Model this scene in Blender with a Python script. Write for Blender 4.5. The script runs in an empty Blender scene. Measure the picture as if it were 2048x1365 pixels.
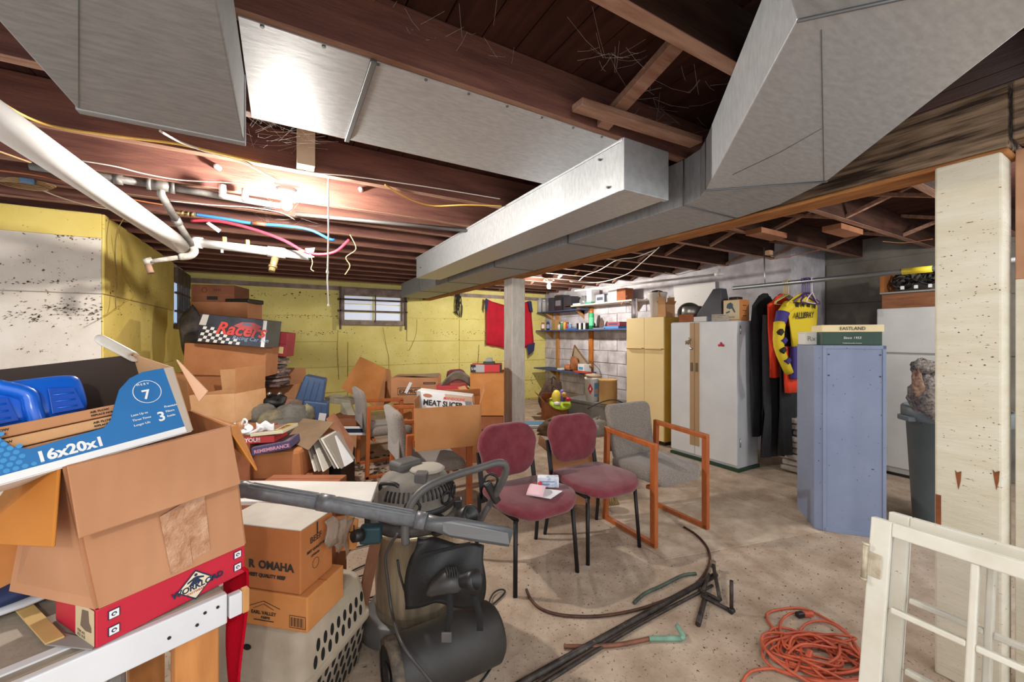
import bpy, bmesh, math, random
from mathutils import Vector as V, Matrix
random.seed(7)
C = bpy.context.scene.collection
PI = math.pi
# ---------------------------------------------------------------- camera, world, lamps, exposure
FPX, CX, CY, CAMZ = 806.0, 1024.0, 673.0, 1.4
YAW = math.radians(29.8)
cd = bpy.data.cameras.new('camera'); cam = bpy.data.objects.new('camera', cd); C.objects.link(cam)
cam.location = (0, 0, CAMZ); cam.rotation_euler = (PI/2, 0, -YAW)
cd.sensor_width = 36; cd.lens = FPX/2048*36; cd.clip_start = .03
cd.shift_y = -(682.5-CY)/2048
bpy.context.scene.camera = cam
w = bpy.data.worlds.new('world'); bpy.context.scene.world = w; w.use_nodes = True
w.node_tree.nodes['Background'].inputs[0].default_value = (.95, .97, 1, 1)
w.node_tree.nodes['Background'].inputs[1].default_value = 1.1
vs = bpy.context.scene.view_settings
vs.view_transform = 'Standard'; vs.look = 'None'; vs.gamma = 1; vs.use_curve_mapping = False
vs.exposure = .74
def lamp(name, loc, e, size, col=(1, .97, .92)):
    l = bpy.data.lights.new(name, 'POINT'); l.energy = e; l.shadow_soft_size = size; l.color = col
    o = bpy.data.objects.new(name, l); C.objects.link(o); o.location = loc; return o


lamp('lamp_light', (-.35, -1.1, 2.02), 40, .05)
lamp('lamp_light', (4.3, .3, 2.2), 30, .06)
# ---------------------------------------------------------------- helpers
def ray(px, py):
    r = (px-CX)/FPX; u = (CY-py)/FPX
    return V((math.sin(YAW)+math.cos(YAW)*r, math.cos(YAW)-math.sin(YAW)*r, u))
CAM = V((0, 0, CAMZ))
def P(px, py, d): return CAM+ray(px, py)*d
def PZ(px, py, z=0.0):
    q = ray(px, py); return CAM+q*((z-CAMZ)/q.z)
def PX(px, py, X):
    q = ray(px, py); return CAM+q*(X/q.x)
def PY(px, py, Y):
    q = ray(px, py); return CAM+q*(Y/q.y)
def srgb(h):
    if isinstance(h, tuple): return h
    h = h.lstrip('#'); o = []
    for i in (0, 2, 4):
        c = int(h[i:i+2], 16)/255
        o.append(c/12.92 if c <= .04045 else ((c+.055)/1.055)**2.4)
    return tuple(o)
MATS = {}
def mat(name, col, rough=.6, metal=0, col2=None, scale=8, stretch=(1, 1, 1), detail=4, bump=0, bscale=40,
        spots=None, sscale=30, sthr=.62, spec=.5, emit=0, trans=0, alpha=1, wave=0, sheen=0, lo=.35, hi=.65):
    if name in MATS: return MATS[name]
    m = bpy.data.materials.new(name); m.use_nodes = True; MATS[name] = m
    n = m.node_tree.nodes; l = m.node_tree.links; b = n['Principled BSDF']
    c = srgb(col)
    b.inputs['Base Color'].default_value = (*c, 1); b.inputs['Roughness'].default_value = rough
    b.inputs['Metallic'].default_value = metal; b.inputs['Specular IOR Level'].default_value = spec
    tc = n.new('ShaderNodeTexCoord'); mp = n.new('ShaderNodeMapping'); mp.inputs['Scale'].default_value = stretch
    l.new(tc.outputs['Object'], mp.inputs[0])
    cur = None
    def noise(sc, det=4, rg=.55):
        t = n.new('ShaderNodeTexNoise'); t.inputs['Scale'].default_value = sc; t.inputs['Detail'].default_value = det
        t.inputs['Roughness'].default_value = rg; l.new(mp.outputs[0], t.inputs['Vector']); return t
    if col2 is not None:
        t = noise(scale, detail); r = n.new('ShaderNodeValToRGB')
        r.color_ramp.elements[0].position = lo; r.color_ramp.elements[1].position = hi
        r.color_ramp.elements[0].color = (*c, 1); r.color_ramp.elements[1].color = (*srgb(col2), 1)
        l.new(t.outputs['Fac'], r.inputs[0]); cur = r.outputs[0]
    if spots is not None:
        t = noise(sscale, 6, .7); r = n.new('ShaderNodeValToRGB')
        r.color_ramp.elements[0].position = sthr; r.color_ramp.elements[1].position = sthr+.03
        r.color_ramp.elements[0].color = (0, 0, 0, 1); r.color_ramp.elements[1].color = (1, 1, 1, 1)
        l.new(t.outputs['Fac'], r.inputs[0])
        mx = n.new('ShaderNodeMix'); mx.data_type = 'RGBA'; l.new(r.outputs[0], mx.inputs[0])
        if cur: l.new(cur, mx.inputs[6])
        else: mx.inputs[6].default_value = (*c, 1)
        mx.inputs[7].default_value = (*srgb(spots), 1); cur = mx.outputs[2]
    if cur: l.new(cur, b.inputs['Base Color'])
    if bump:
        t = noise(bscale, 5, .6); bp = n.new('ShaderNodeBump'); bp.inputs['Strength'].default_value = bump
        bp.inputs['Distance'].default_value = .01; l.new(t.outputs['Fac'], bp.inputs['Height']); l.new(bp.outputs[0], b.inputs['Normal'])
    if wave:
        wv = n.new('ShaderNodeTexWave'); wv.inputs['Scale'].default_value = wave; wv.bands_direction = 'X'
        l.new(mp.outputs[0], wv.inputs[0]); bp = n.new('ShaderNodeBump'); bp.inputs['Strength'].default_value = .25
        bp.inputs['Distance'].default_value = .002; l.new(wv.outputs[0], bp.inputs['Height']); l.new(bp.outputs[0], b.inputs['Normal'])
    if emit:
        b.inputs['Emission Color'].default_value = (*c, 1); b.inputs['Emission Strength'].default_value = emit
    if trans: b.inputs['Transmission Weight'].default_value = trans
    if sheen: b.inputs['Sheen Weight'].default_value = sheen
    if alpha < 1: b.inputs['Alpha'].default_value = alpha
    return m
class MB:
    def __init__(s): s.v = []; s.f = []; s.sm = []
    def add(s, vs, fs, smooth=False):
        o = len(s.v); s.v += [V(p) for p in vs]
        for f in fs: s.f.append([i+o for i in f]); s.sm.append(smooth)
        return s
    def hexa(s, p):   # bottom 4 (ccw) then top 4
        return s.add(p, [(3, 2, 1, 0), (4, 5, 6, 7), (0, 1, 5, 4), (1, 2, 6, 5), (2, 3, 7, 6), (3, 0, 4, 7)])
    def par(s, O, U, W, H):
        O, U, W, H = V(O), V(U), V(W), V(H)
        if U.cross(W).dot(H) < 0: U, W = W, U
        return s.hexa([O, O+U, O+U+W, O+W, O+H, O+U+H, O+U+W+H, O+W+H])
    def box(s, x0, x1, y0, y1, z0, z1):
        return s.par((x0, y0, z0), (x1-x0, 0, 0), (0, y1-y0, 0), (0, 0, z1-z0))
    def cbox(s, c, size, rot=None):
        c = V(c); R = rot or Matrix.Identity(3)
        U, W, H = [R @ V(a) for a in ((size[0], 0, 0), (0, size[1], 0), (0, 0, size[2]))]
        return s.par(c-U/2-W/2-H/2, U, W, H)
    def prism(s, pts, ext):   # planar polygon extruded
        pts = [V(p) for p in pts]; e = V(ext); n = len(pts)
        nr = sum(((pts[i]-pts[0]).cross(pts[(i+1) % n]-pts[0]) for i in range(n)), V((0, 0, 0)))
        if nr.dot(e) < 0: pts.reverse()
        fs = [tuple(range(n-1, -1, -1)), tuple(range(n, 2*n))]+[(i, (i+1) % n, (i+1) % n+n, i+n) for i in range(n)]
        return s.add(pts+[p+e for p in pts], fs)
    def tube(s, pts, r, n=8, closed=False, caps=True):
        pts = [V(p) for p in pts]; k = len(pts); rr = r if isinstance(r, (list, tuple)) else [r]*k
        vs = []; up = None
        for i, p in enumerate(pts):
            a = pts[i-1] if (i > 0 or closed) else pts[i]; b = pts[(i+1) % k] if (i < k-1 or closed) else pts[i]
            t = (b-a).normalized() if (b-a).length > 1e-9 else V((0, 0, 1))
            if up is None: up = t.orthogonal().normalized()
            up = (up-t*up.dot(t)); up = up.normalized() if up.length > 1e-6 else t.orthogonal().normalized()
            sd = t.cross(up)
            for j in range(n):
                q = 2*PI*j/n; vs.append(p+up*math.cos(q)*rr[i]+sd*math.sin(q)*rr[i])
        fs = []
        for i in range(k if closed else k-1):
            for j in range(n):
                a, b = i*n+j, i*n+(j+1) % n; c, d = ((i+1) % k)*n+(j+1) % n, ((i+1) % k)*n+j
                fs.append((a, b, c, d))
        s.add(vs, fs, True)
        if caps and not closed:
            o = len(s.v)-k*n
            s.f.append([o+j for j in range(n-1, -1, -1)]); s.sm.append(False)
            s.f.append([o+(k-1)*n+j for j in range(n)]); s.sm.append(False)
        return s
    def cyl(s, a, b, r, r2=None, n=16): return s.tube([a, b], [r, r if r2 is None else r2], n)
    def lathe(s, prof, O=(0, 0, 0), axis=(0, 0, 1), n=20, sx=1, sy=1):   # prof: (r, h)
        O = V(O); ax = V(axis).normalized(); x = ax.orthogonal().normalized(); y = ax.cross(x); vs = []; fs = []
        for (r, h) in prof:
            for j in range(n):
                q = 2*PI*j/n; vs.append(O+ax*h+x*(math.cos(q)*r*sx)+y*(math.sin(q)*r*sy))
        for i in range(len(prof)-1):
            for j in range(n): fs.append((i*n+j, i*n+(j+1) % n, (i+1)*n+(j+1) % n, (i+1)*n+j))
        return s.add(vs, fs, True)
    def grid(s, fn, nu, nv, th=0, closed_u=False):   # fn(u,v)->point, th: thickness along normal
        g = [[V(fn(i/nu, j/nv)) for j in range(nv+1)] for i in range(nu+1)]
        vs = [p for r in g for p in r]; fs = []
        for i in range(nu):
            for j in range(nv):
                a = i*(nv+1)+j; fs.append((a, a+nv+1, a+nv+2, a+1))
        s.add(vs, fs, True); return s
    def obj(s, name, m, parent=None, bevel=0, seg=2, solid=0, sub=0, kind=None, label=None, off=0):
        me = bpy.data.meshes.new(name)
        inv = ROOT[parent.name].inverted() if parent is not None and parent.name in ROOT else None
        vv = [inv @ p for p in s.v] if inv is not None else s.v
        me.from_pydata([tuple(p) for p in vv], [], s.f); me.validate()
        me.polygons.foreach_set('use_smooth', s.sm[:len(me.polygons)])
        o = bpy.data.objects.new(name, me); C.objects.link(o)
        if parent is not None:
            o.parent = parent
            if inv is not None: ROOT[o.name] = ROOT[parent.name]
        me.materials.append(m)
        if solid:
            q = o.modifiers.new('s', 'SOLIDIFY'); q.thickness = solid; q.offset = off
        if bevel:
            q = o.modifiers.new('b', 'BEVEL'); q.width = bevel; q.segments = seg; q.limit_method = 'ANGLE'; q.angle_limit = .6
        if sub:
            q = o.modifiers.new('u', 'SUBSURF'); q.levels = sub; q.render_levels = sub
        if kind: o['kind'] = kind
        if label: o['label'] = label
        return o
ROOT = {}
def tag(o, label, cat, group=None, kind=None):
    if label: o['label'] = label
    if cat: o['category'] = cat
    if group: o['group'] = group
    if kind: o['kind'] = kind
    return o
def thing(name, label, cat, loc=(0, 0, 0), rz=0, group=None, rot=None):
    o = bpy.data.objects.new(name, None); C.objects.link(o); o.empty_display_size = .05
    M = Matrix.Translation(V(loc)) @ (rot.to_4x4() if rot is not None else Matrix.Rotation(rz, 4, 'Z'))
    o.matrix_world = M; ROOT[o.name] = M
    return tag(o, label, cat, group)
def lthing(name, label, cat, group=None):
    """a thing modelled in its own local coordinates (parts added unshifted); place() puts it"""
    o = bpy.data.objects.new(name, None); C.objects.link(o); o.empty_display_size = .05
    ROOT[o.name] = Matrix.Identity(4); return tag(o, label, cat, group)
def place(o, loc, rz=0, rx=0, ry=0):
    o.location = loc; o.rotation_euler = (rx, ry, rz); return o
def dup(root, loc, rz=0, label=None, group=None, rx=0, ry=0):
    r = root.copy(); C.objects.link(r); r.location = loc; r.rotation_euler = (rx, ry, rz)
    if label: r['label'] = label
    if group: r['group'] = group
    for ch in list(root.children):
        c = ch.copy(); C.objects.link(c); c.parent = r
        for g in list(ch.children):
            d = g.copy(); C.objects.link(d); d.parent = c
    return r
def struct(o): o['kind'] = 'structure'; return o
def lerp(a, b, t): return a+(b-a)*t
def smooth_path(pts, n=6, closed=False):
    pts = [V(p) for p in pts]; out = []; k = len(pts)
    for i in range(k if closed else k-1):
        g = lambda j: pts[j % k] if closed else pts[max(0, min(k-1, j))]
        p0, p1, p2, p3 = g(i-1), g(i), g(i+1), g(i+2)
        for q in range(n):
            t = q/n
            out.append(.5*((2*p1)+(p2-p0)*t+(2*p0-5*p1+4*p2-p3)*t*t+(-p0+3*p1-3*p2+p3)*t**3))
    if not closed: out.append(pts[-1])
    return out
def text(s, name, size, O, R, U, m, parent, bold=0, shear=0, ext=.0006, align='LEFT', wide=1):
    """lettering: origin O, reading direction R, up U"""
    c = bpy.data.curves.new(name, 'FONT'); c.body = s; c.size = size; c.extrude = ext; c.offset = bold*size; c.shear = shear
    c.align_x = align; c.resolution_u = 3
    t = bpy.data.objects.new('t', c); C.objects.link(t)
    me = bpy.data.meshes.new_from_object(t.evaluated_get(bpy.context.evaluated_depsgraph_get()))
    bpy.data.objects.remove(t); bpy.data.curves.remove(c)
    R = V(R).normalized(); U = V(U); U = (U-R*U.dot(R)).normalized(); N = R.cross(U)
    b = MB(); b.v = [V(O)+R*(p.co.x*wide)+U*p.co.y+N*(p.co.z+ext) for p in me.vertices]
    b.f = [list(p.vertices) for p in me.polygons]; b.sm = [False]*len(b.f)
    bpy.data.meshes.remove(me)
    return b.obj(name, m, parent)
def patch(name, m, parent, O, R, U, pts, ext=.0008, bevel=0):
    """flat printed/applied piece: polygon pts in (R,U) metres from O, on the R x U side"""
    R = V(R).normalized(); U = V(U); U = (U-R*U.dot(R)).normalized(); N = R.cross(U)
    return MB().prism([V(O)+R*a+U*b for a, b in pts], N*ext).obj(name, m, parent, bevel)
# ---------------------------------------------------------------- materials
def cb(name, a, b_, sc=5): return mat(name, a, .85, col2=b_, scale=sc, bump=.15, bscale=60, spec=.2)
CARD = cb('cardboard', '#b9835a', '#c6906a'); CARD2 = cb('cardboard_orange', '#c07c42', '#cb8a52')
CARD3 = cb('cardboard_dark', '#8f5636', '#a2664a'); CARD4 = cb('cardboard_tan', '#c99768', '#d3a67c')
CARDIN = cb('cardboard_inside', '#a8744a', '#b27f56'); DUSTC = cb('dusty_cardboard', '#9b8468', '#ad977b')
INK = mat('ink', '#2a2422', .8); WHITE = mat('white_print', '#e9e8e6', .6)
CONC = mat('concrete_floor', '#bfac99', .9, col2='#9a8571', scale=5.5, detail=14, bump=.5, bscale=30, spots='#5b483a', sscale=60, sthr=.60, spec=.2, lo=.32, hi=.70)
YEL = mat('yellow_painted_concrete', '#e2d688', .75, col2='#d8ca78', scale=3, detail=6, bump=.35, bscale=9, spots='#5b4d2c', sscale=26, sthr=.64, spec=.25)
YEL2 = mat('yellow_painted_concrete_deep', '#e3cd76', .75, col2='#d8c066', scale=3, detail=6, bump=.35, bscale=9, spots='#5b4d2c', sscale=26, sthr=.65, spec=.25)
WHT = mat('white_painted_concrete', '#dcd5cc', .8, col2='#cfc6ba', scale=4, detail=6, bump=.4, bscale=12, spots='#6d5030', sscale=22, sthr=.625, spec=.2)
STONE = mat('whitewashed_wall', '#cfcbd0', .85, col2='#a8a2a6', scale=5, detail=8, bump=.6, bscale=7, spots='#8b8287', sscale=14, sthr=.66, spec=.2)
GREYC = mat('bare_concrete', '#8b857c', .9, col2='#6f685f', scale=3, detail=8, bump=.4, bscale=12, spec=.2)
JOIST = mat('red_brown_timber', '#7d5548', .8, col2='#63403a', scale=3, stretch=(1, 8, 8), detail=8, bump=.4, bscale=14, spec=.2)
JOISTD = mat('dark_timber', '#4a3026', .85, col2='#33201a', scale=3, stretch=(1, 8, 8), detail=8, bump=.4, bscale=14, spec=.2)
JOISTE = mat('worn_timber_edge', '#a98673', .8, col2='#8a6350', scale=4, stretch=(1, 8, 8), detail=8, bump=.4, bscale=20, spec=.2)
BEAM = mat('old_beam_timber', '#8a735d', .85, col2='#352a22', scale=4.5, stretch=(9, .7, 9), detail=10, bump=.8, bscale=6, spec=.15, lo=.38, hi=.62)
RAWW = mat('raw_orange_wood', '#b07a48', .8, col2='#8a5730', scale=4, stretch=(8, 1, 8), detail=8, bump=.5, bscale=10, spec=.2)
SUBF = mat('subfloor_board', '#4b2d26', .85, col2='#38211c', scale=3, stretch=(8, 1, 1), detail=8, bump=.3, bscale=20, spec=.15)
GALV = mat('galvanised_sheet', '#c3c6c9', .45, .4, col2='#b2b5b8', scale=22, stretch=(1, 3, 1), detail=8, bump=.05, bscale=12)
GALVD = mat('galvanised_sheet_dull', '#a5a7a9', .6, .2, col2='#939597', scale=14, stretch=(1, 4, 1), detail=9, bump=.15, bscale=14)
SEAM = mat('duct_seam', '#6d6f71', .5, .6)
PVC = mat('white_pvc', '#e4e3e2', .3, col2='#dad8d4', scale=5)
OLDPIPE = mat('old_galvanised_pipe', '#8f8c88', .55, .5, col2='#6b6763', scale=15, detail=8, bump=.2)
BRASS = mat('brass', '#c2a372', .35, .8)
BLACK = mat('black_plastic', '#1d1c1c', .45, bump=.05); DBLACK = mat('black_fabric', '#151414', .9, bump=.3, bscale=120)
DGREY = mat('dark_grey_plastic', '#4a4847', .5, col2='#5b5754', scale=6, detail=8)
POSTW = mat('white_post_paint', '#c9c3ba', .7, col2='#b3aca2', scale=5, stretch=(4, 4, 1), detail=8, spots='#4a3526', sscale=26, sthr=.65, bump=.3, bscale=16)
POSTY = mat('cream_post_paint', '#d2ccba', .7, col2='#c8bfa8', scale=4, stretch=(1, 1, 5), detail=8, spots='#6a5230', sscale=26, sthr=.65, bump=.3, bscale=14)
BLUEP = mat('blue_shelf_paint', '#3f587f', .7, col2='#34496c', scale=6)
WOODP = mat('pine_wood', '#c48f54', .7, col2='#a8743c', scale=4, stretch=(6, 6, 1), detail=8)
WOODX = mat('pine_wood_long', '#c08a52', .7, col2='#a8743c', scale=4, stretch=(1, 6, 6), detail=8)
CHROME = mat('steel_tube', '#b5b8bc', .3, .9)
GLASSL = mat('frosted_glass', '#c9ced6', .35, trans=.3)
ROPE = mat('white_cord', '#e6e2da', .8)
YWIRE = mat('yellow_cable', '#d9ad50', .5); WWIRE = mat('cream_cable', '#e2ddd2', .5); BWIRE = mat('black_cable', '#1b1918', .5)
# ================================================================ STRUCTURE
YB, XL, XR, XR2 = 7.6, -1.225, 5.22, 6.05
ZJ, ZB, ZS = 2.35, 2.10, 2.56     # joist underside, beam underside, subfloor
b = MB(); b.box(-4.2, 6.3, -2.2, 7.9, -.1, 0); floor = struct(b.obj('floor', CONC))
# worn lighter slab patches on the floor are slightly proud screed
def floor_patch(pts, m, h=.004):
    MB().prism([PZ(x, y) for x, y in pts], (0, 0, h)).obj('screed', m, floor)
SCR = mat('light_screed', '#ccbba8', .9, col2='#ab9681', scale=5.5, detail=10, bump=.3, bscale=25, spots='#62503f', sscale=60, sthr=.635, spec=.2, lo=.33, hi=.6)
floor_patch([(1108, 985), (1420, 975), (1640, 1065), (1330, 1120)], SCR)
wb = struct(MB().box(XL-.3, XR+.3, YB, YB+.3, 0, ZS).obj('wall_back', YEL))
# formwork board courses, each slightly proud
for i, (z0, z1, dy) in enumerate(((0.02, .42, .012), (.43, .86, .02), (.87, 1.3, .014), (1.31, 1.74, .02), (1.75, 2.2, .010))):
    for x0, x1 in ((XL, 1.0), (1.02, 3.1), (3.12, XR)):
        if z1 > 1.6 and x0 < .9:
            MB().box(x0, .86, YB-dy, YB, z0, z1).obj('wall_course', YEL, wb, .004)
        elif z1 > 1.6 and x0 < 1.1:
            MB().box(2.06, x1, YB-dy, YB, z0, z1).obj('wall_course', YEL, wb, .004)
        else: MB().box(x0, x1, YB-dy, YB, z0, z1).obj('wall_course', YEL, wb, .004)
MB().box(XL, XR, YB-.03, YB, 2.2, 2.27).obj('sill_plate', mat('grey_sill', '#9d8d86', .8, col2='#7b6a64', scale=6), wb)
def crack(pts, plane, par, r=.003, m=None):
    MB().tube(smooth_path([plane(x, y) for x, y in pts], 4), r, 5).obj('crack', m or mat('crack_dark', '#6b5c33', .95), par, kind=None)
pb = lambda x, y: PY(x, y, YB-.022)
crack([(766, 655), (772, 690), (778, 720), (776, 760)], pb, wb)
crack([(834, 640), (832, 668), (824, 690), (818, 702)], pb, wb)
crack([(676, 660), (675, 700), (678, 760)], pb, wb)
crack([(958, 690), (956, 725), (955, 765)], pb, wb, .005)
PIT = mat('pitted_dark', '#4a3a26', .95)
def pits(par, plane, nrm, regions, seed, name='pitting'):
    rnd = random.Random(seed); g = MB()
    for (xa, xb, ya, yb_, n, s) in regions:
        for k in range(n):
            x = xa+(xb-xa)*rnd.random(); y = ya+(yb_-ya)*(.5+.5*(rnd.random()+rnd.random()-1)); q = plane(x, y); r = s*rnd.uniform(.4, 1.2)
            A_ = V((0, 0, 1)); B_ = V(nrm).cross(A_); el = rnd.uniform(.3, 1.0); m_ = 5
            g.prism([q+B_*(r*math.cos(t*2*PI/m_)*(1+.5*rnd.random()))+A_*(r*el*math.sin(t*2*PI/m_)) for t in range(m_)], V(nrm)*.0015)
    g.obj(name, PIT, par, kind='stuff')
pits(wb, lambda x, y: PY(x, y, YB-.021), (0, -1, 0), [(830, 1090, 636, 642, 70, .007), (500, 680, 628, 640, 70, .008), (560, 700, 660, 675, 60, .009), (860, 1000, 655, 680, 60, .009), (700, 1000, 690, 760, 70, .007), (1050, 1088, 720, 805, 40, .01), (470, 680, 580, 600, 30, .012)], 2)
# left projecting wall: white face with yellow band, yellow return
wl = MB().box(-4.2, XL, 4.37, 7.9, 0, 2.36).obj('wall_left', WHT); struct(wl)
MB().box(-4.2, XL, 4.345, 4.37, 2.17, 2.36).obj('yellow_band', YEL2, wl, .004)
for z0, z1, dy in ((0, .5, .012), (.505, 1.08, .02), (1.085, 1.73, .014), (1.735, 2.17, .02)):
    MB().box(-4.2, XL, 4.37-dy, 4.37, z0, z1).obj('wall_course', WHT, wl, .005)
for z0, z1, dx in ((0, .5, .01), (.505, 1.08, .016), (1.085, 1.73, .012), (1.735, 2.36, .018)):
    MB().box(XL, XL+dx, 4.35, 6.72, z0, z1).obj('wall_course', YEL2, wl, .005)
for z0, z1 in ((0, 1.5),): MB().box(XL, XL+.012, 6.72, YB, z0, z1).obj('wall_course', YEL2, wl, .005)
pits(wl, lambda x, y: PY(x, y, 4.349), (0, -1, 0), [(10, 205, 606, 652, 120, .005), (90, 205, 590, 640, 70, .006), (0, 150, 560, 570, 30, .006), (0, 205, 470, 700, 60, .004), (110, 200, 468, 482, 30, .006)], 4)
pits(wl, lambda x, y: PX(x, y, XL+.017), (1, 0, 0), [(210, 340, 575, 590, 25, .008), (212, 345, 480, 700, 70, .006)], 6)
# window 2 (left wall, barred, daylight)
w2 = thing('window_2', None, None, (XL, 7.1, 1.55)); struct(w2)
WFR = mat('weathered_frame', '#6f6055', .85, col2='#4f433b', scale=8, bump=.4)
PANE = mat('daylit_pane', '#9fb9d8', .3, emit=.55)
MB().box(XL+.02, XL+.06, 6.72, 7.56, 1.5, 1.57).obj('window_sill', WFR, w2, .004)
MB().box(XL+.02, XL+.06, 6.72, 7.56, 2.1, 2.3).obj('window_frame', WFR, w2, .004)
for k in range(5):
    y = 6.74+k*.165
    for z0, z1 in ((1.58, 1.72), (1.74, 1.96), (1.98, 2.1)):
        MB().box(XL+.015, XL+.022, y, y+.13, z0, z1).obj('pane', PANE, w2, .002)
    MB().box(XL+.02, XL+.05, y+.135, y+.16, 1.57, 2.1).obj('bar', WFR, w2, .003)
for z in (1.73, 1.97): MB().box(XL+.022, XL+.06, 6.72, 7.56, z-.012, z+.014).obj('rail', WFR, w2, .003)
# window 1 (back wall)
w1 = thing('window_1', None, None, (1.45, YB, 1.6)); struct(w1)
WFR1 = mat('weathered_sash', '#9c8c86', .85, col2='#75665f', scale=8, bump=.4)
PANE1 = mat('daylit_frosted_pane', '#c6ccdc', .35, emit=.32)
x0, x1, z0, z1 = .88, 2.02, 1.6, 2.24
for a in ((x0, x0+.07, z0, z1), (x1-.07, x1, z0, z1), (x0+.07, x1-.07, z1-.12, z1), (x0+.07, x1-.07, z0, z0+.08)):
    MB().box(a[0], a[1], YB-.08, YB-.01, a[2], a[3]).obj('window_frame', WFR1, w1, .005)
for i in range(3):
    for j in range(2):
        xx = x0+.08+j*.5; zz = z0+.09+i*.145
        MB().box(xx, xx+.47, YB-.03, YB-.022, zz, zz+.13).obj('pane', PANE1, w1, .002)
for z in (1.83, 2.03): MB().box(x0-.04, x1+.03, YB-.1, YB-.07, z, z+.03).obj('bar', WFR, w1, .003)
for x in (x0+.58, ): MB().box(x, x+.02, YB-.095, YB-.075, z0+.05, z1-.1).obj('bar', WFR, w1, .003)
for x in (x0-.01, x1-.02): MB().box(x, x+.03, YB-.1, YB-.07, z0-.08, z1+.02).obj('bar', WFR, w1, .003)
# right walls
wr = struct(MB().box(XR, XR+.9, 2.49, 7.9, 0, ZS).obj('wall_right', STONE))
rows = 9
for r_ in range(rows):        # whitewashed block courses
    z0 = r_*.225+.01
    for k in range(10):
        y0 = 3.3+k*.45+(.22 if r_ % 2 else 0); y1 = min(y0+.44, YB-.02)
        if y0 > YB-.1: continue
        MB().box(XR-.012-random.random()*.008, XR, y0, y1, z0, z0+.215).obj('block', STONE, wr, .006, 1)
wg = struct(MB().box(XR2, XR2+.25, -2.2, 2.49, 0, ZS).obj('wall_far_right', GREYC))
for z0, z1 in ((0, .6), (.61, 1.2), (1.21, 1.8), (1.81, 2.3)):
    for y0, y1 in ((-2.2, .2), (.21, 1.4), (1.41, 2.47)):
        MB().box(XR2-.015, XR2, y0, y1, z0, z1).obj('wall_course', GREYC, wg, .004)
# ceiling
cl = struct(MB().box(-4.2, 6.3, .0, 7.9, ZS+.025, ZS+.1).obj('ceiling', SUBF))
x = -3.0
while x < 6.2:
    MB().box(x, x+.142, -.05, 7.6, ZS-.004*random.random(), ZS+.025).obj('subfloor_board', SUBF, cl)
    x += .147
JY = [.26, .85, 1.43, 2.05, 2.62, 3.2, 3.62, 4.05, 4.47, 4.9, 5.33, 5.75, 6.17, 6.6, 7.02, 7.4]
JT = .05
for i, y in enumerate(JY):
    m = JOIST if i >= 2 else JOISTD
    MB().box(-4.1, 2.44, y-JT/2, y+JT/2, ZJ, ZS-.004).obj('joist', m, cl, .004, 1)
    if i >= 1: MB().box(-4.1, 2.40, y-JT/2-.001, y+JT/2+.001, ZJ-.003, ZJ).obj('joist_edge', JOISTE, cl)
    yy = y+.03 if i else y
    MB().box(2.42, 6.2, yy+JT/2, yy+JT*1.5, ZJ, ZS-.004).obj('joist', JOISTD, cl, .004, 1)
    MB().box(2.55, 6.2, yy+JT/2-.001, yy+JT*1.5+.001, ZJ-.003, ZJ).obj('joist_edge', JOISTE, cl)
# cross bridging between right-hand joists and two struts left
def bridge(xa, i, dirn, xb=None):
    ya, yb_ = JY[i]+.105, JY[i+1]+.055
    za, zb = (ZJ+.005, ZS-.03) if dirn else (ZS-.03, ZJ+.005)
    A, B = V((xa, ya, za)), V((xb or xa, yb_, zb))
    MB().par(A, (.038, 0, 0), B-A, (0, 0, .03)).obj('bridging', JOISTE, cl, .002, 1)
for i in range(1, 15):
    for xa in (3.0, 3.9, 5.1):
        bridge(xa, i, True); bridge(xa+.05, i, False)
for xa, i, d in ((1.25, 1, 0), (.2, 1, 1)):
    ya, yb_ = JY[i]+.027, JY[i+1]-.027
    za, zb = (ZJ+.005, ZS-.04) if d else (ZS-.04, ZJ+.005)
    A, B = V((xa, ya, za)), V((xa, yb_, zb))
    MB().par(A, (.07, 0, 0), B-A, (0, 0, .035)).obj('bridging', JOISTE, cl, .002, 1)
# loose cleats
A = PZ(1160, 200, ZJ+.04)
MB().par(PZ(1165, 208, ZJ-.0), PZ(1405, 285, ZJ)-PZ(1165, 208, ZJ), (0, .07, 0), (0, 0, .03)).obj('cleat', JOISTE, cl, .002, 1)
MB().box(.075, .165, 2.5, 2.594, ZJ, ZS-.01).obj('blocking', mat('pale_block', '#d9c6a8', .8, col2='#cbb594', scale=6), cl, .003)
for (xx, yy) in ((3.6, 1.95), (4.05, 1.55)):
    MB().box(xx, xx+.42, yy, yy+.14, ZJ-.05, ZJ-.003).obj('cleat', mat('cleat_wood', '#a8714f', .8, col2='#8d5a3c', scale=5), cl, .003)
# beam
bm_ = MB().box(2.36, 2.52, .385, 7.58, ZB+.012, ZJ-.002).obj('beam', BEAM, cl, .006)
MB().box(2.362, 2.522, .385, 7.58, ZB-.01, ZB+.012).obj('split_underside', RAWW, cl, .01, 3)
MB().box(2.35, 2.52, -1.6, .375, ZB+.03, ZJ-.002).obj('beam', BEAM, cl, .006)
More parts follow.
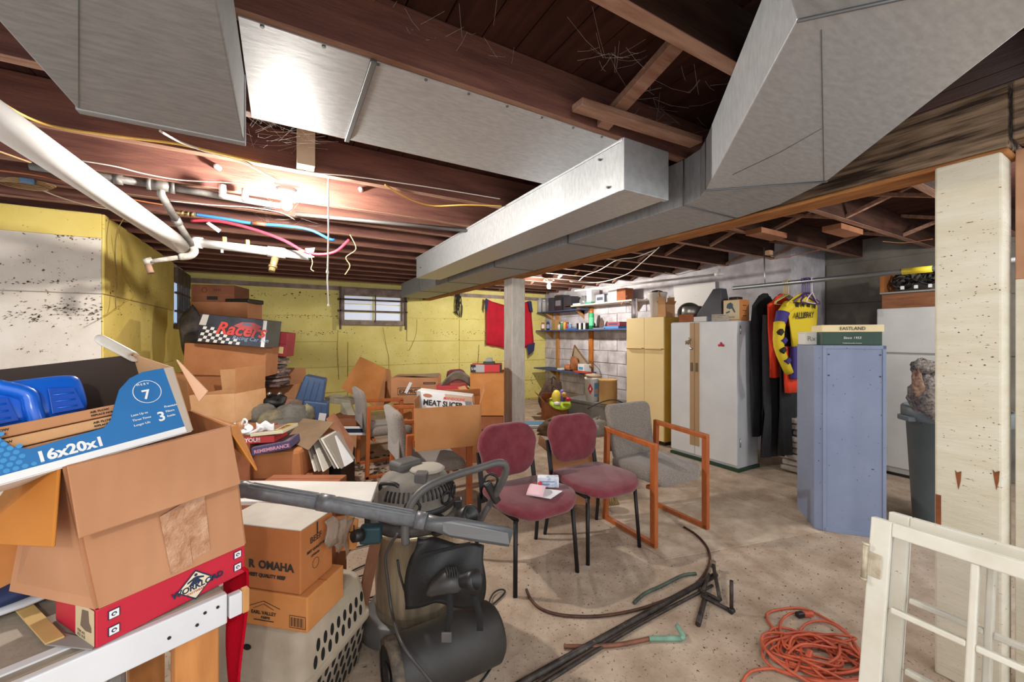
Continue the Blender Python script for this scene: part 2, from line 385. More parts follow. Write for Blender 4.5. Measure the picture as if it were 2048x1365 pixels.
# posts
p = thing('support_post', 'white painted square post in the middle of the room under the beam', 'post', (2.45, 4.2, 0))
MB().box(2.36, 2.54, 4.12, 4.32, 0, ZB-.01).obj('shaft', POSTW, p, .006)
p = thing('support_post', 'broad cream painted timber post at right with two gouged holes', 'post', (2.43, .5, 0))
MB().box(2.36, 2.50, .40, .582, 0, ZB-.0).obj('shaft', POSTY, p, .008)
pits(p, lambda x, y: PX(x, y, 2.36), (-1, 0, 0), [(1885, 2000, 340, 1090, 130, .0022)], 8)
GO = mat('gouge_wood', '#8a4f2a', .9, col2='#5f3418', scale=20)
for px, py in ((1917, 957), (1993, 957)):
    q = PX(px, py, 2.36); MB().prism([q+V((-.002, a, c)) for a, c in ((-.008, .03), (.004, .022), (.009, .03), (.006, 0), (0, -.045), (-.006, -.01))], (.003, 0, 0)).obj('gouge', GO, p)
q = PX(1878, 1000, 2.36); MB().par(q+V((-.002, -.006, -.11)), (.004, 0, 0), (0, .016, 0), (0, 0, .13)).obj('gouge', GO, p)
p = thing('door_jamb', 'thin white upright board with bare wood top right of the cream post', 'board', (2.5, .38, 0))
MB().box(2.46, 2.6, .345, .385, 0, 1.62).obj('painted_board', POSTY, p, .003)
MB().box(2.46, 2.6, .345, .385, 1.62, ZB+.02).obj('bare_board', mat('bare_board', '#b98d6c', .8, col2='#a5785a', scale=5), p, .003)
# ================================================================ DUCTS
def seam(par, pts, r=.006): MB().tube(pts, r, 6).obj('seam', SEAM, par)
d = thing('sheet_metal_duct', 'wide sheet metal trunk duct turning the corner, hung beside the beam', 'duct', (2.1, 3, ZB))
XA, XB = 1.865, 2.345
ZT = ZJ-.006
MB().box(XA, XB, 1.41, 7.25, ZB, ZT).obj('duct_run', GALVD, d, .004)
for y in (2.4, 3.6, 4.9, 6.1): MB().box(XA-.006, XB+.005, y, y+.018, ZB-.006, ZT).obj('seam', SEAM, d, .003)
pl = [V((XA, 1.41, 0)), V((XB, 1.41, 0)), V((2.134, .869, 0)), V((1.76, 1.21, 0))]
MB().prism([V((XA, 1.41, ZB)), V((XB, 1.41, ZB)), V((2.30, 1.15, ZB)), V((2.134, .869, ZB)), V((1.76, 1.21, ZB)), V((1.83, 1.29, ZB))], (0, 0, ZT-ZB)).obj('elbow', GALVD, d, .004)
MB().prism([V((1.76, 1.21, ZB)), V((2.134, .869, ZB)), V((1.324, .08, ZB)), V((.99, .46, ZB))], (0, 0, ZT-ZB)).obj('angled_run', GALV, d, .004)
MB().prism([V((.99, .46, ZB)), V((1.324, .08, ZB)), V((1.2, -.12, ZB)), V((.5, -.2, ZB)), V((.5, .32, ZB))], (0, 0, ZT-ZB)).obj('elbow', GALVD, d, .004)
e = .003
seam(d, [V((XA-e, 1.41, ZT)), V((XA-e, 1.41, ZB-e)), V((XB, 1.41, ZB-e))], .004)
seam(d, [V((1.76, 1.21, ZT)), V((1.758, 1.212, ZB-e)), V((2.134, .869, ZB-e))], .004)
seam(d, [V((.99, .46, ZB-e)), V((1.324, .08, ZB-e))], .004)
q = P(1000, 1000, 1)
seam(d, [PZ(1648, 362, ZB-.001), PZ(1643, 60, ZB-.001)], .0012)
seam(d, [PZ(1465, 350, ZB-.001), PZ(1560, 305, ZB-.001), PZ(1643, 258, ZB-.001)], .001)
d = thing('sheet_metal_duct', 'shorter galvanised duct with a capped end hung left of the trunk duct', 'duct', (1.56, 3, ZB))
MB().box(1.414, 1.715, 1.40, 4.79, ZB, ZT).obj('duct_run', GALV, d, .004)
MB().box(1.408, 1.72, 1.39, 1.42, ZB-.005, ZT).obj('end_cap', GALV, d, .003)
MB().box(1.406, 1.416, 1.40, 4.79, ZT-.012, ZT+.004).obj('flange', GALV, d, .002)
for q in ((1.40, 1.5, 2.14), (1.40, 1.56, 2.3), (1.40, 4.6, 2.2)): MB().cyl(q, V(q)+V((.02, 0, 0)), .006, n=8).obj('rivet', SEAM, d)
d = thing('sheet_metal_duct', 'broad dull grey duct at upper left ending above the white drain pipe', 'duct', (-.33, 1, ZB))
MB().box(-.545, -.115, -1.2, 1.765, ZB, ZT).obj('duct_run', GALVD, d, .006)
MB().box(-.548, -.112, 1.735, 1.768, ZB-.004, ZT).obj('end_flange', GALVD, d, .003)
seam(d, [PZ(157, 215, ZB-.001), PZ(157, -40, ZB-.001)], .001)
# panned joist bay
d = thing('joist_pan', 'bright galvanised sheet nailed under two joists between the ducts', 'sheet metal', (.6, 1.74, ZJ))
MB().box(-.11, .27, 1.43, 2.06, ZJ-.008, ZJ-.004).obj('sheet', GALV, d)
MB().box(.28, 1.405, 1.43, 2.06, ZJ-.009, ZJ-.005).obj('sheet', GALV, d)
MB().box(.262, .284, 1.42, 2.07, ZJ-.02, ZJ-.008).obj('seam', SEAM, d, .003)
for k in range(9):
    x = -.05+k*.17; MB().cyl((x, 1.437, ZJ-.013), (x, 1.437, ZJ-.007), .006, n=8).obj('nail', SEAM, d)
# ================================================================ shared builders
RT = V((math.cos(YAW), -math.sin(YAW), 0)); FW = V((math.sin(YAW), math.cos(YAW), 0)); UP = V((0, 0, 1))
def rotv(v, axis, deg): return Matrix.Rotation(math.radians(deg), 3, V(axis)) @ V(v)
def frame(x0, y0, x1, y1, d, D, yaw=0, roll=0, pitch=0, h=None):
    """box whose front face covers about x0..x1, y0..y1 at distance d; D deep; yaw>0 turns right end away"""
    s = d/FPX; w = (x1-x0)*s; hh = (y1-y0)*s if h is None else h
    U, W, H = RT*w, FW*D, UP*hh
    c = P((x0+x1)/2, y1, d)
    R = Matrix.Rotation(math.radians(yaw), 3, 'Z') @ Matrix.Rotation(math.radians(-roll), 3, FW) @ Matrix.Rotation(math.radians(pitch), 3, RT)
    U, W, H = R @ U, R @ W, R @ H
    return c-U/2, U, W, H
def slab(b, O, A, B, t):
    """thin sheet with corner O, edges A, B, thickness t centred"""
    n = A.cross(B).normalized(); b.par(O-n*t/2, A, B, n*t)
def carton(name, label, cat, fr, m, flaps=None, mi=None, fl=None, tape=None, group=None, t=.006, bev=.004, sag=0):
    O, U, W, H = [V(q) for q in fr]
    r = thing(name, label, cat, O+U/2+W/2, group=group)
    if flaps is None:
        MB().par(O, U, W, H).obj('body', m, r, bev)
        a, c = (W, U) if W.length < U.length else (U, W)
        MB().par(O+H+a*.495, a*.01, c*1.0, H.normalized()*.0015).obj('flap_joint', CARD3, r)
    else:
        mi = mi or CARDIN; b = MB()
        slab(b, O, U, W, t)
        for (o, e) in ((O, U), (O+W, U), (O, W), (O+U, W)): slab(b, o, e, H, t)
        b.obj('body', m, r)
        T = O+H
        # front, right, back, left  : hinge origin, edge, inward dir
        E = [(T, U, W), (T+U, W, -U), (T+U+W, -U, -W), (T+W, -W, U)]
        for k, a in enumerate(flaps):
            if a is None: continue
            o, e, inn = E[k]; L = (fl[k] if fl else inn.length/2)
            q = math.radians(a); dr = inn.normalized()*math.cos(q)+H.normalized()*math.sin(q)
            bb = MB(); i = e*.015; slab(bb, o+i, e*.97, dr*L, .005)
            bb.obj('flap', m if k % 2 == 0 else (mi or m), r, .0015, 1)
    if tape:
        TP = mat('packing_tape', '#b08a66', .25, col2='#c9a888', scale=10)
        n = -W.normalized()
        for (a0, a1, b0, b1) in tape:
            MB().par(O+U*a0+H*b0, U*(a1-a0), n*.001, H*(b1-b0)).obj('tape', TP, r)
    return r
def front(fr, u, h):   # point on front face, fractions
    O, U, W, H = fr; return O+U*u+H*h-W.normalized()*.0012
def fpatch(name, m, par, fr, pts, ext=.0009):
    O, U, W, H = fr; n = -W.normalized()*ext
    MB().prism([front(fr, a, c) for a, c in pts], n).obj(name, m, par)
def ftext(s, par, fr, u, h, size, m=None, **k): return text(s, 'lettering', size, front(fr, u, h), fr[1], fr[3], m or INK, par, **k)
def rect(a, b_, c, d): return [(a, c), (b_, c), (b_, d), (a, d)]
def sface(fr, side):     # frame of the right or left side face
    O, U, W, H = fr
    return (O+U, W, -U, H) if side == 'R' else (O+W, -W, U, H)
def topface(fr): O, U, W, H = fr; return (O+H, U, -H, W)
def loft(b, rings, cap=True, smooth=True):
    n = len(rings[0]); vs = [p for r in rings for p in r]; fs = []
    for i in range(len(rings)-1):
        for j in range(n): fs.append((i*n+j, i*n+(j+1) % n, (i+1)*n+(j+1) % n, (i+1)*n+j))
    if cap: fs.append(tuple(range(n-1, -1, -1))); fs.append(tuple((len(rings)-1)*n+j for j in range(n)))
    return b.add(vs, fs, smooth)
def cushion(outline, T, mf):
    """outline: 2D pts; T thickness; mf(x,y,t)->3D ; t along thickness"""
    cx = sum(p[0] for p in outline)/len(outline); cy = sum(p[1] for p in outline)/len(outline); rings = []
    for s, t in ((.0, 0), (.6, 0), (.92, .03), (.985, .2), (1, .5), (.985, .8), (.93, .97), (.6, 1.06), (.3, 1.09), (.0, 1.1)):
        s = max(s, .01); rings.append([V(mf(cx+(x-cx)*s, cy+(y-cy)*s, t*T)) for x, y in outline])
    return loft(MB(), rings)
def outl(w0, w1, d, rf, rb, n=6):
    """rounded trapezoid: front y=-d/2 width w0, back y=+d/2 width w1"""
    pts = []
    for (cx, cy, r, a0) in ((w0/2-rf, -d/2+rf, rf, -90), (w1/2-rb, d/2-rb, rb, 0), (-w1/2+rb, d/2-rb, rb, 90), (-w0/2+rf, -d/2+rf, rf, 180)):
        for k in range(n+1):
            q = math.radians(a0+90*k/n); pts.append((cx+math.cos(q)*r, cy+math.sin(q)*r))
    return pts
# ================================================================ CHAIRS
BURG = mat('burgundy_fabric', '#702c35', .95, col2='#7d3a41', scale=14, bump=.4, bscale=220, spots='#8a5a50', sscale=90, sthr=.66, sheen=.3, spec=.15)
GREYF = mat('grey_tweed', '#90867d', .95, col2='#766c64', scale=190, bump=.4, bscale=220, sheen=.3, spec=.15, lo=.45, hi=.55)
GREYF2 = mat('grey_tweed_dusty', '#8b837b', .95, col2='#6f6760', scale=190, bump=.4, bscale=220, sheen=.3, spec=.15, lo=.45, hi=.55)
LEGB = mat('worn_black_metal', '#1f1d1d', .5, .3, spots='#6b5b4d', sscale=60, sthr=.68)
OAK = mat('orange_stained_wood', '#b0602e', .4, col2='#9b4f24', scale=5, stretch=(5, 5, 1), detail=8, bump=.1)
def side_chair(label, group):
    t = lthing('side_chair', label, 'chair', group)
    o = outl(.52, .45, .47, .17, .07, 8)
    def sm(x, y, q):
        return (x, y-.03, .405+q-.05*max(0, (-y-.14)/.085)**2*.35+.012*(x/.24)**2)
    cushion(o, .055, sm).obj('seat', BURG, t)
    ob = outl(.44, .40, .33, .13, .13, 8)
    def bmf(x, y, q):   # y up -> z ; leaning back
        return (x, .205+y*.16-q+.05*0+.35*x*x*-1+.05, .66+y)
    cushion([(a, -c) for a, c in ob], .05, bmf).obj('backrest', BURG, t)
    for s in (-1, 1):
        MB().tube([(s*.218, -.215, 0), (s*.20, -.19, .40)], .0125, 10).obj('leg', LEGB, t)
        MB().tube(smooth_path([(s*.235, .235, 0), (s*.225, .2, .22), (s*.222, .2, .42)], 5), .0125, 10).obj('leg', LEGB, t)
    for s in (-1, 1):
        MB().par((s*.2-.016, .185, .36), (.032, 0, 0), (0, .012, 0), (0, .06, .30)).obj('back_upright', LEGB, t, .003)
    b = MB()
    for s in (-1, 1): b.tube([(s*.19, -.19, .393), (s*.20, .2, .395)], .0125, 8)
    b.tube([(-.2, -.1, .40), (.2, -.1, .40)], .01, 8); b.tube([(-.2, .12, .40), (.2, .12, .40)], .01, 8)
    b.obj('seat_frame', LEGB, t)
    MB().box(-.17, .17, .262, .272, .56, .8).obj('back_shell', BLACK, t, .02)
    return t
ca = side_chair('burgundy padded chair nearest the camera, with letter and small box on it', None)
place(ca, (1.30, 2.09, 0), math.radians(2))
cbx = dup(ca, (1.85, 2.12, 0), math.radians(-1), 'burgundy padded chair between the other burgundy chair and grey armchair, seat empty')
dup(ca, (2.72, 6.35, 0), math.radians(20), 'far burgundy chair against yellow wall, only its rounded back showing')
def armchair(label, group, m):
    t = lthing('armchair', label, 'armchair', group)
    o = outl(.50, .47, .47, .09, .05, 6)
    cushion(o, .085, lambda x, y, q: (x, y-.01, .385+q+.015*(x/.25)**2-.03*max(0, (-y-.15)/.085)**2)).obj('seat', m, t)
    ob = outl(.46, .42, .42, .05, .05, 6)
    cushion([(a, -c) for a, c in ob], .06, lambda x, y, q: (x, .225+y*.2-q+.06-.4*x*x, .655+y)).obj('backrest', m, t)
    for s in (-1, 1):
        X = s*.265; fr = thing  # side frames : arm, front leg, rear leg, runner
        wdt = .034
        def bar(nm, a, b_, th):
            a, b_ = V(a), V(b_); d = (b_-a); n = V((0, -d.z, d.y)).normalized()*th
            MB().par(a-n/2-V((wdt/2, 0, 0)), d, n, (wdt, 0, 0)).obj(nm, OAK, t, .006)
        bar('front_leg', (X, -.235, .0), (X, -.235, .675), .045)
        bar('rear_leg', (X, .235, .0), (X, .215, .69), .04)
        bar('armrest', (X, -.257, .672), (X, .235, .695), .036)
        bar('runner', (X, -.257, .018), (X, .255, .018), .034)
    MB().box(-.25, .25, -.18, -.15, .36, .385).obj('cross_rail', OAK, t, .003); MB().box(-.25, .25, .15, .18, .36, .385).obj('cross_rail', OAK, t, .003)
    MB().box(-.2, .2, .262, .272, .5, .82).obj('back_shell', m, t, .004)
    return t
a1 = armchair('grey tweed armchair with orange wooden arms at the right end of the row', None, GREYF)
place(a1, (2.413, 2.08, 0), math.radians(-1))
a2 = dup(a1, (1.0, 3.06, 0), math.radians(88), 'grey tweed armchair facing right, holding the open box with the kitchen slicer carton')
a3 = dup(a1, (.96, 4.38, 0), math.radians(90), 'farther grey tweed armchair facing right, beside the folded-open cardboard box')
# things on the nearest burgundy chair
fr = (V((1.36, 2.06, .475)), rotv((.13, 0, 0), UP, -32), rotv((0, .055, 0), UP, -32), V((0, 0, .06)))
c_ = thing('medicine_box', 'small white and blue carton lying on the nearest burgundy seat', 'box', fr[0])
PW = mat('printed_white_carton', '#dfe3ea', .6, col2='#a9bcd6', scale=30, lo=.5, hi=.62)
MB().par(*fr).obj('body', PW, c_, .002); fpatch('print', mat('blue_print', '#7d97bd', .6), c_, fr, rect(.08, .55, .25, .4)); fpatch('print', mat('blue_print', '#7d97bd', .6), c_, fr, rect(.08, .8, .55, .65))
e_ = thing('letter', 'white envelope with pink flap lying on the nearest burgundy seat', 'paper', (1.32, 1.98, .475))
MB().prism([V((1.235, 1.99, .478)), V((1.33, 1.88, .474)), V((1.455, 1.935, .476)), V((1.36, 2.02, .479))], (0, 0, .003)).obj('sheet', mat('letter_white', '#f1eef2', .6), e_)
PINK = mat('pink_paper', '#ecc3cb', .6)
MB().grid(lambda u, v: V((1.235, 1.99, .482)).lerp(V((1.31, 1.89, .48)), u*.8)+V((.09*v, .07*v, .035*math.sin(v*2.6))), 3, 6).obj('pink_flap', PINK, e_, solid=.0015)
MB().lathe([(.0, 0), (.012, .004), (.014, .012), (0, .02)], (1.345, 2.01, .51), n=10).obj('red_tip', mat('red_tip', '#c3272f', .5), e_)
# ================================================================ CABINETS ON THE RIGHT
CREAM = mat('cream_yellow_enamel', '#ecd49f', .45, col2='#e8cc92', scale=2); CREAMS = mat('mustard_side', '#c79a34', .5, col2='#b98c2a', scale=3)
c_ = thing('tall_cabinet', 'tall cream yellow metal cabinet with four doors', 'cabinet', (4.38, 3.8, 0))
x0, x1, y0, y1, h = 4.22, 4.6, 3.47, 4.11, 1.65
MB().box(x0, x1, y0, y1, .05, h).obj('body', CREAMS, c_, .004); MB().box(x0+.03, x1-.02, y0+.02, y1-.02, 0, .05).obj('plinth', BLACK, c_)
zs = 1.235
for i, (ya, yb_) in enumerate(((y0+.004, (y0+y1)/2-.002), ((y0+y1)/2+.002, y1-.004))):
    for za, zb in ((.06, zs-.004), (zs+.004, h-.004)):
        dd = MB().box(x0-.018, x0, ya, yb_, za, zb).obj('door', CREAM, c_, .004)
        if za > 1: MB().par((x0-.045, ya+.02, zs-.01), (.028, 0, 0), (0, yb_-ya-.04, 0), (0, 0, .022)).obj('handle', mat('cream_handle', '#c9a878', .4, .3), dd, .006)
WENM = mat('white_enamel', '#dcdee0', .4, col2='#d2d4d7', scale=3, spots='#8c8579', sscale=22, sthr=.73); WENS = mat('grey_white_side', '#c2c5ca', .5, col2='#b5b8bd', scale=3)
c_ = thing('storage_cabinet', 'white two door metal cabinet with tan centre strips and magnets', 'cabinet', (4.27, 2.85, 0))
x0, x1, y0, y1, h = 4.09, 4.45, 2.447, 3.26, 1.565
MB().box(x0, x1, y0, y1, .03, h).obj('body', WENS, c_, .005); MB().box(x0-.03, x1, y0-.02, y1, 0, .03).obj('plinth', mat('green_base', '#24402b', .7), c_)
ym = 2.94; TANS = mat('tan_strip', '#b09069', .5)
for ya, yb_ in ((y0+.003, ym-.002), (ym+.002, y1-.003)):
    dd = MB().box(x0-.02, x0, ya, yb_, .06, h-.01).obj('door', WENM, c_, .005)
    s0 = yb_-.06 if ya < ym-.1 else ya
    MB().box(x0-.024, x0-.02, s0, s0+.055, .16, h-.012).obj('tan_strip', TANS, dd)
    MB().box(x0-.036, x0-.024, s0+.015, s0+.04, 1.0, 1.1).obj('latch', mat('latch', '#7b6a50', .4, .6), dd, .004)
MB().lathe([(0, .03), (.014, .028), (.016, .015), (.008, 0)], (x0-.02, ym+.03, 1.26), (-1, 0, 0)).obj('knob', CHROME, c_)
for z in (.25, 1.42): MB().cyl((x0+.03, y0-.006, z), (x0+.03, y0-.006, z+.09), .006, n=8).obj('hinge', CHROME, c_)
def blobs(b, c, lst):
    for (dy, dz, r) in lst: b.lathe([(r*math.sin(q*PI/6), -r*.5*math.cos(q*PI/6)) for q in range(7)], V(c)+V((0, dy, dz)), (-1, 0, 0), n=10)
    return b
q = PX(1377, 684, 4.062); m_ = thing('magnet', 'small brown animal magnet on the white cabinet door', 'magnet', q)
blobs(MB(), q, [(0, 0, .022), (.025, -.004, .02), (-.02, .02, .013), (.035, -.025, .009), (.005, -.028, .009), (-.02, -.025, .008), (-.035, .035, .007), (-.005, .042, .007)]).obj('figure', mat('magnet_brown', '#7b7052', .6), m_)
q = PX(1442, 690, 4.062); m_ = thing('magnet', 'small red magnet on the right white cabinet door', 'magnet', q)
blobs(MB(), q, [(0, 0, .018), (.022, -.006, .014), (-.022, -.006, .014), (0, .018, .012)]).obj('figure', mat('magnet_red', '#b8203a', .5), m_)
# locker, steel blue
LB = mat('slate_blue_paint', '#8590ab', .5, col2='#7c88a4', scale=3, spots='#20222b', sscale=45, sthr=.65, bump=.05)
A, B, Cc = V((3.35, 1.44, 0)), V((3.615, 1.128, 0)), V((3.66, 1.70, 0))
U_ = B-A; W_ = V((-U_.y, U_.x, 0)).normalized()*.40
c_ = thing('locker', 'slate blue metal locker turned away, shoe boxes on top', 'locker', A+U_/2+W_/2)
MB().prism([A+W_*.06, A+U_*.12, B, B+W_, A+W_], (0, 0, 1.335)).obj('body', LB, c_, .004)
n_ = -W_.normalized()
for a0, a1, z0, z1 in ((0.11, .16, 0.0, 1.335), (.95, 1, 0, 1.335), (.12, 1, 1.31, 1.335), (.12, 1, 0, .03)):
    MB().par(A+U_*a0+V((0, 0, z0)), U_*(a1-a0), n_*.006, (0, 0, z1-z0)).obj('edge_trim', LB, c_, .002)
for a, z in ((.2, 1.27), (.92, 1.27), (.2, 1.12), (.92, 1.12)):
    MB().cyl(A+U_*a+V((0, 0, z)), A+U_*a+n_*.004+V((0, 0, z)), .005, n=8).obj('screw', BLACK, c_)
GRN = mat('dark_green_card', '#2f4a3e', .6); CRM = mat('cream_card', '#ead7a8', .6)
O_ = A+U_*.13+V((0, 0, 1.336))+W_*.05; fr = (O_, U_*.84, W_*.5, V((0, 0, .1)))
s_ = thing('shoe_box', 'dark green shoe box with cream lid on the blue locker', 'box', O_)
MB().par(*fr).obj('body', GRN, s_, .003)
MB().par(O_-U_*.02+n_*.006+V((0, 0, .095)), U_*.88, W_*.53, (0, 0, .05)).obj('lid', CRM, s_, .003)
text('EASTLAND', 'lettering', .034, O_+U_*.42+n_*.010+V((0, 0, .108)), U_, UP, INK, s_, align='CENTER', wide=.9)
text('Since 1955', 'lettering', .024, O_+U_*.42+n_*.004+V((0, 0, .045)), U_, UP, WHITE, s_, align='CENTER', shear=.2)
text('Traditional quality footwear', 'lettering', .010, O_+U_*.42+n_*.004+V((0, 0, .012)), U_, UP, WHITE, s_, align='CENTER')
O2 = A+W_*.35-U_*.05+V((0, 0, 1.336)); s_ = thing('small_box', 'small white box beside the green shoe box on the locker', 'box', O2)
MB().par(O2, U_*.22, W_*.4, (0, 0, .09)).obj('body', mat('white_card', '#dddbd5', .6), s_, .003)
MB().par(O2+V((0, 0, .085))-U_*.01-W_*.01, U_*.24, W_*.42, (0, 0, .012)).obj('lid', mat('white_card', '#dddbd5', .6), s_, .003)
text('Rx', 'lettering', .05, O2+n_*.002+U_*.03+V((0, 0, .03)), U_, UP, mat('grey_print', '#8f8a88', .6), s_)
# fridge
FRG = mat('fridge_white', '#c6c5c4', .5, col2='#bcbbba', scale=3, spots='#8f8d8a', sscale=40, sthr=.7, bump=.12, bscale=150)
c_ = thing('refrigerator', 'large grey white refrigerator behind the blue locker', 'refrigerator', (5.65, 1.35, 0))
MB().box(5.34, 5.98, .98, 1.734, .03, 1.68).obj('body', FRG, c_, .01)
MB().box(5.30, 5.337, .985, 1.73, .09, 1.22).obj('fridge_door', FRG, c_, .012, 3); MB().box(5.30, 5.337, .985, 1.73, 1.235, 1.68).obj('freezer_door', FRG, c_, .012, 3)
MB().box(5.36, 5.95, 1.0, 1.71, 0, .035).obj('base_gap_shade', BLACK, c_)  # black block stands for the shade in the gap under the fridge
fr = (V((5.4, 1.72, 1.682)), V((0, -.42, 0)), V((.3, 0, 0)), V((0, 0, .15)))
c_ = carton('wooden_box', 'flat brown wooden box on top of the refrigerator', 'box', fr, mat('brown_box', '#8f5d3b', .8, col2='#7a4b2d', scale=6, stretch=(6, 1, 6)))
fpatch('label_outline', mat('brown_print', '#6f4426', .8), c_, fr, rect(.28, .6, .62, .66)); fpatch('label_outline', mat('brown_print', '#6f4426', .8), c_, fr, rect(.28, .6, .2, .24))
fr = (V((5.4, 1.27, 1.682)), V((0, -.3, 0)), V((.3, 0, 0)), V((0, 0, .15)))
c_ = thing('tool_case', 'black plastic case beside the brown box on the refrigerator', 'case', fr[0]); MB().par(*fr).obj('body', BLACK, c_, .012, 3)
MB().par(fr[0]+V((-.006, -.1, .1)), (.008, 0, 0), (0, -.08, 0), (0, 0, .03)).obj('latch', mat('green_latch', '#8a9c3c', .5), c_, .003)
c_ = thing('crate', 'shallow wooden tray of black cables above the flat brown box', 'crate', (5.5, 1.45, 1.834))
WC = mat('crate_wood', '#a2632f', .8, col2='#8a5226', scale=6)
MB().box(5.38, 5.7, .95, 1.73, 1.834, 1.85).obj('bottom', mat('plastic_wrap_grey', '#8d8b88', .4), c_)
for y in (.95, 1.28, 1.70): MB().box(5.38, 5.7, y, y+.03, 1.85, 2.07).obj('end_board', WC, c_, .003)
k_ = thing('cable_bundle', 'tangled black cables and plugs piled in the tray on refrigerator', 'cables', (5.5, 1.5, 1.86))
for k in range(9):
    cy, cz = 1.33+.33*random.random(), 1.92+.08*random.random(); cx = 5.43+.1*random.random()
    MB().tube([(cx+.02*math.sin(3*q), cy+.065*math.cos(q), cz-.005+.05*math.sin(q)) for q in [j*PI/7 for j in range(14)]], .010, 6, closed=True).obj('cable', BWIRE, k_)
for k in range(3): MB().cbox((5.40, 1.36+.1*k, 1.885), (.03, .025, .035)).obj('plug', WHITE, k_, .004)
# trash can
GCAN = mat('grey_can_plastic', '#6d7577', .5, col2='#646c6e', scale=5)
c_ = thing('trash_can', 'round grey plastic trash can standing behind the cream post', 'bin', (4.22, .93, 0))
MB().lathe([(0, .01), (.22, .01), (.225, .03), (.262, .78), (.285, .785), (.29, .80), (.29, .87), (.278, .885), (.262, .885), (.26, .8), (.215, .05), (0, .05)], (4.22, .93, 0), n=32).obj('body', GCAN, c_)
for k in range(2):
    a = k*PI+2.4; MB().cbox((4.22+.3*math.cos(a), .93+.3*math.sin(a), .8), (.05, .12, .04), Matrix.Rotation(a, 3, 'Z')).obj('handle', GCAN, c_, .008)
f_ = thing('shaggy_bundle', 'ragged grey brown woolly bundle sticking out of the trash can', 'cloth', (4.1, 1.0, .9))
FUZ = mat('fuzzy_wool', '#5e5854', 1, col2='#a49a92', scale=60, bump=1, bscale=90, spec=.1)
def lump(b, c, r, seed, k=.25, n=14, nz=9):
    rnd = random.Random(seed); ph = [rnd.random()*6 for _ in range(6)]; rg = []
    for i in range(nz+1):
        th = PI*i/nz
        rg.append([V(c)+V((r[0]*math.sin(th)*math.cos(q), r[1]*math.sin(th)*math.sin(q), -r[2]*math.cos(th)))*(1+k*(math.sin(3*q+ph[0]+th*2)*.5+math.sin(5*th+ph[1]+q*2)*.5)) for q in [2*PI*j/n for j in range(n)]])
    return loft(b, rg)
lump(MB(), P(1862, 790, 2.86), (.12, .12, .19), 3).obj('bundle', FUZ, f_)
lump(MB(), P(1846, 733, 2.8), (.075, .07, .05), 4).obj('top', FUZ, f_)
lump(MB(), P(1835, 768, 2.72), (.035, .03, .085), 5, .35).obj('hanging_tuft', mat('brown_tuft', '#a3846f', 1, col2='#6f5547', scale=50, bump=1, bscale=80), f_)
c_ = thing('small_bucket', 'small tan bucket on the floor right of the blue locker', 'bucket', (3.95, 1.38, 0))
MB().lathe([(0, .0), (.07, 0), (.09, .27), (.095, .28), (.085, .28), (.065, .02), (0, .02)], (4.02, 1.38, 0), n=20).obj('body', mat('tan_bucket', '#a5906d', .6), c_)
# ================================================================ CLOTHES RAIL
c_ = thing('clothes_rail', 'long grey pipe hung from the joists carrying hangers', 'rail', (4.5, 1.4, 1.95))
MB().cyl((4.5, -.3, 1.93), (4.5, 2.75, 1.95), .022).obj('pipe', mat('rail_pipe', '#8b8e92', .4, .6), c_)
for y in (2.4, .9): MB().tube([(4.5, y, 1.93), (4.49, y, 2.06), (4.5, y+.01, 2.36)], .006, 6).obj('hanging_wire', CHROME, c_)
MB().cyl((4.5, 1.12, 1.937), (4.5, 1.30, 1.94), .026).obj('yellow_tape', mat('yellow_tape', '#d8c22c', .5), c_)
HC = {'purple': mat('hanger_purple', '#5a3f86', .4), 'cream': mat('hanger_cream', '#d9c27e', .4), 'white': mat('hanger_white', '#e4d6df', .4), 'black': BLACK}
def hanger(y, col, label, tilt=0, group=None):
    t = thing('clothes_hanger', label, 'hanger', (4.5, y, 1.95), group=group)
    R_ = Matrix.Rotation(math.radians(tilt), 3, 'Z')
    f = lambda x, z: V((4.5, y, 1.95))+R_ @ V((x, 0, z))
    MB().tube([f(0, -.12), f(-.21, -.205), f(-.21, -.225), f(.21, -.225), f(.21, -.205)], .006, 6, closed=True).obj('bar', HC[col], t)
    MB().tube(smooth_path([f(0, -.12), f(0, -.04), f(.025, -.0), f(.018, .022), f(-.01, .024), f(-.025, .0)], 4), .004, 6).obj('hook', CHROME if col == 'black' else HC[col], t)
    return t
hanger(1.96, 'white', 'pale pink wire hanger, nearest of the empty hangers on the rail', 12)
for k, (y, cc, tl) in enumerate(((1.985, 'purple', 8), (2.0, 'purple', -5), (2.015, 'purple', 14), (2.03, 'purple', 3), (2.045, 'purple', -9))):
    hanger(y, cc, 'purple plastic hanger bunched over the yellow jersey', tl, 'purple hangers')
for k, y in enumerate((2.17, 2.185, 2.2, 2.215)):
    hanger(y, 'cream', 'cream hanger bunched on the rail left of the purple ones', -4+3*k, 'cream hangers')
def garment(name, label, cat, y, pts, m, folds=.012, th=.05, tilt=0, shade=None):
    """pts: half profile list (xl, xr, z) from top to bottom, in X at plane y"""
    t = thing(name, label, cat, (4.5, y, pts[-1][2]))
    n = 22; rings = []
    for (a, b_, z) in pts:
        ring = []
        for j in range(n):
            q = 2*PI*j/n; cx, hw = (a+b_)/2, (b_-a)/2
            xx = cx+hw*math.cos(q); dpt = th*(.35+.65*min(1, (pts[0][2]-z)*4))
            yy = y+dpt*.5*math.sin(q)+folds*math.sin(xx*55+z*2)*(1 if math.sin(q) < 0 else -1)
            ring.append(V((4.5, y, z))+Matrix.Rotation(math.radians(tilt), 3, 'Z') @ V((xx, yy-y, 0)))
        rings.append(ring)
    loft(MB(), rings).obj('cloth', m, t); return t
JY_ = mat('jersey_yellow', '#d3b81e', .8, bump=.3, bscale=60); JP = mat('jersey_purple', '#3d2f77', .8); JB = mat('jersey_black', '#29251c', .8)
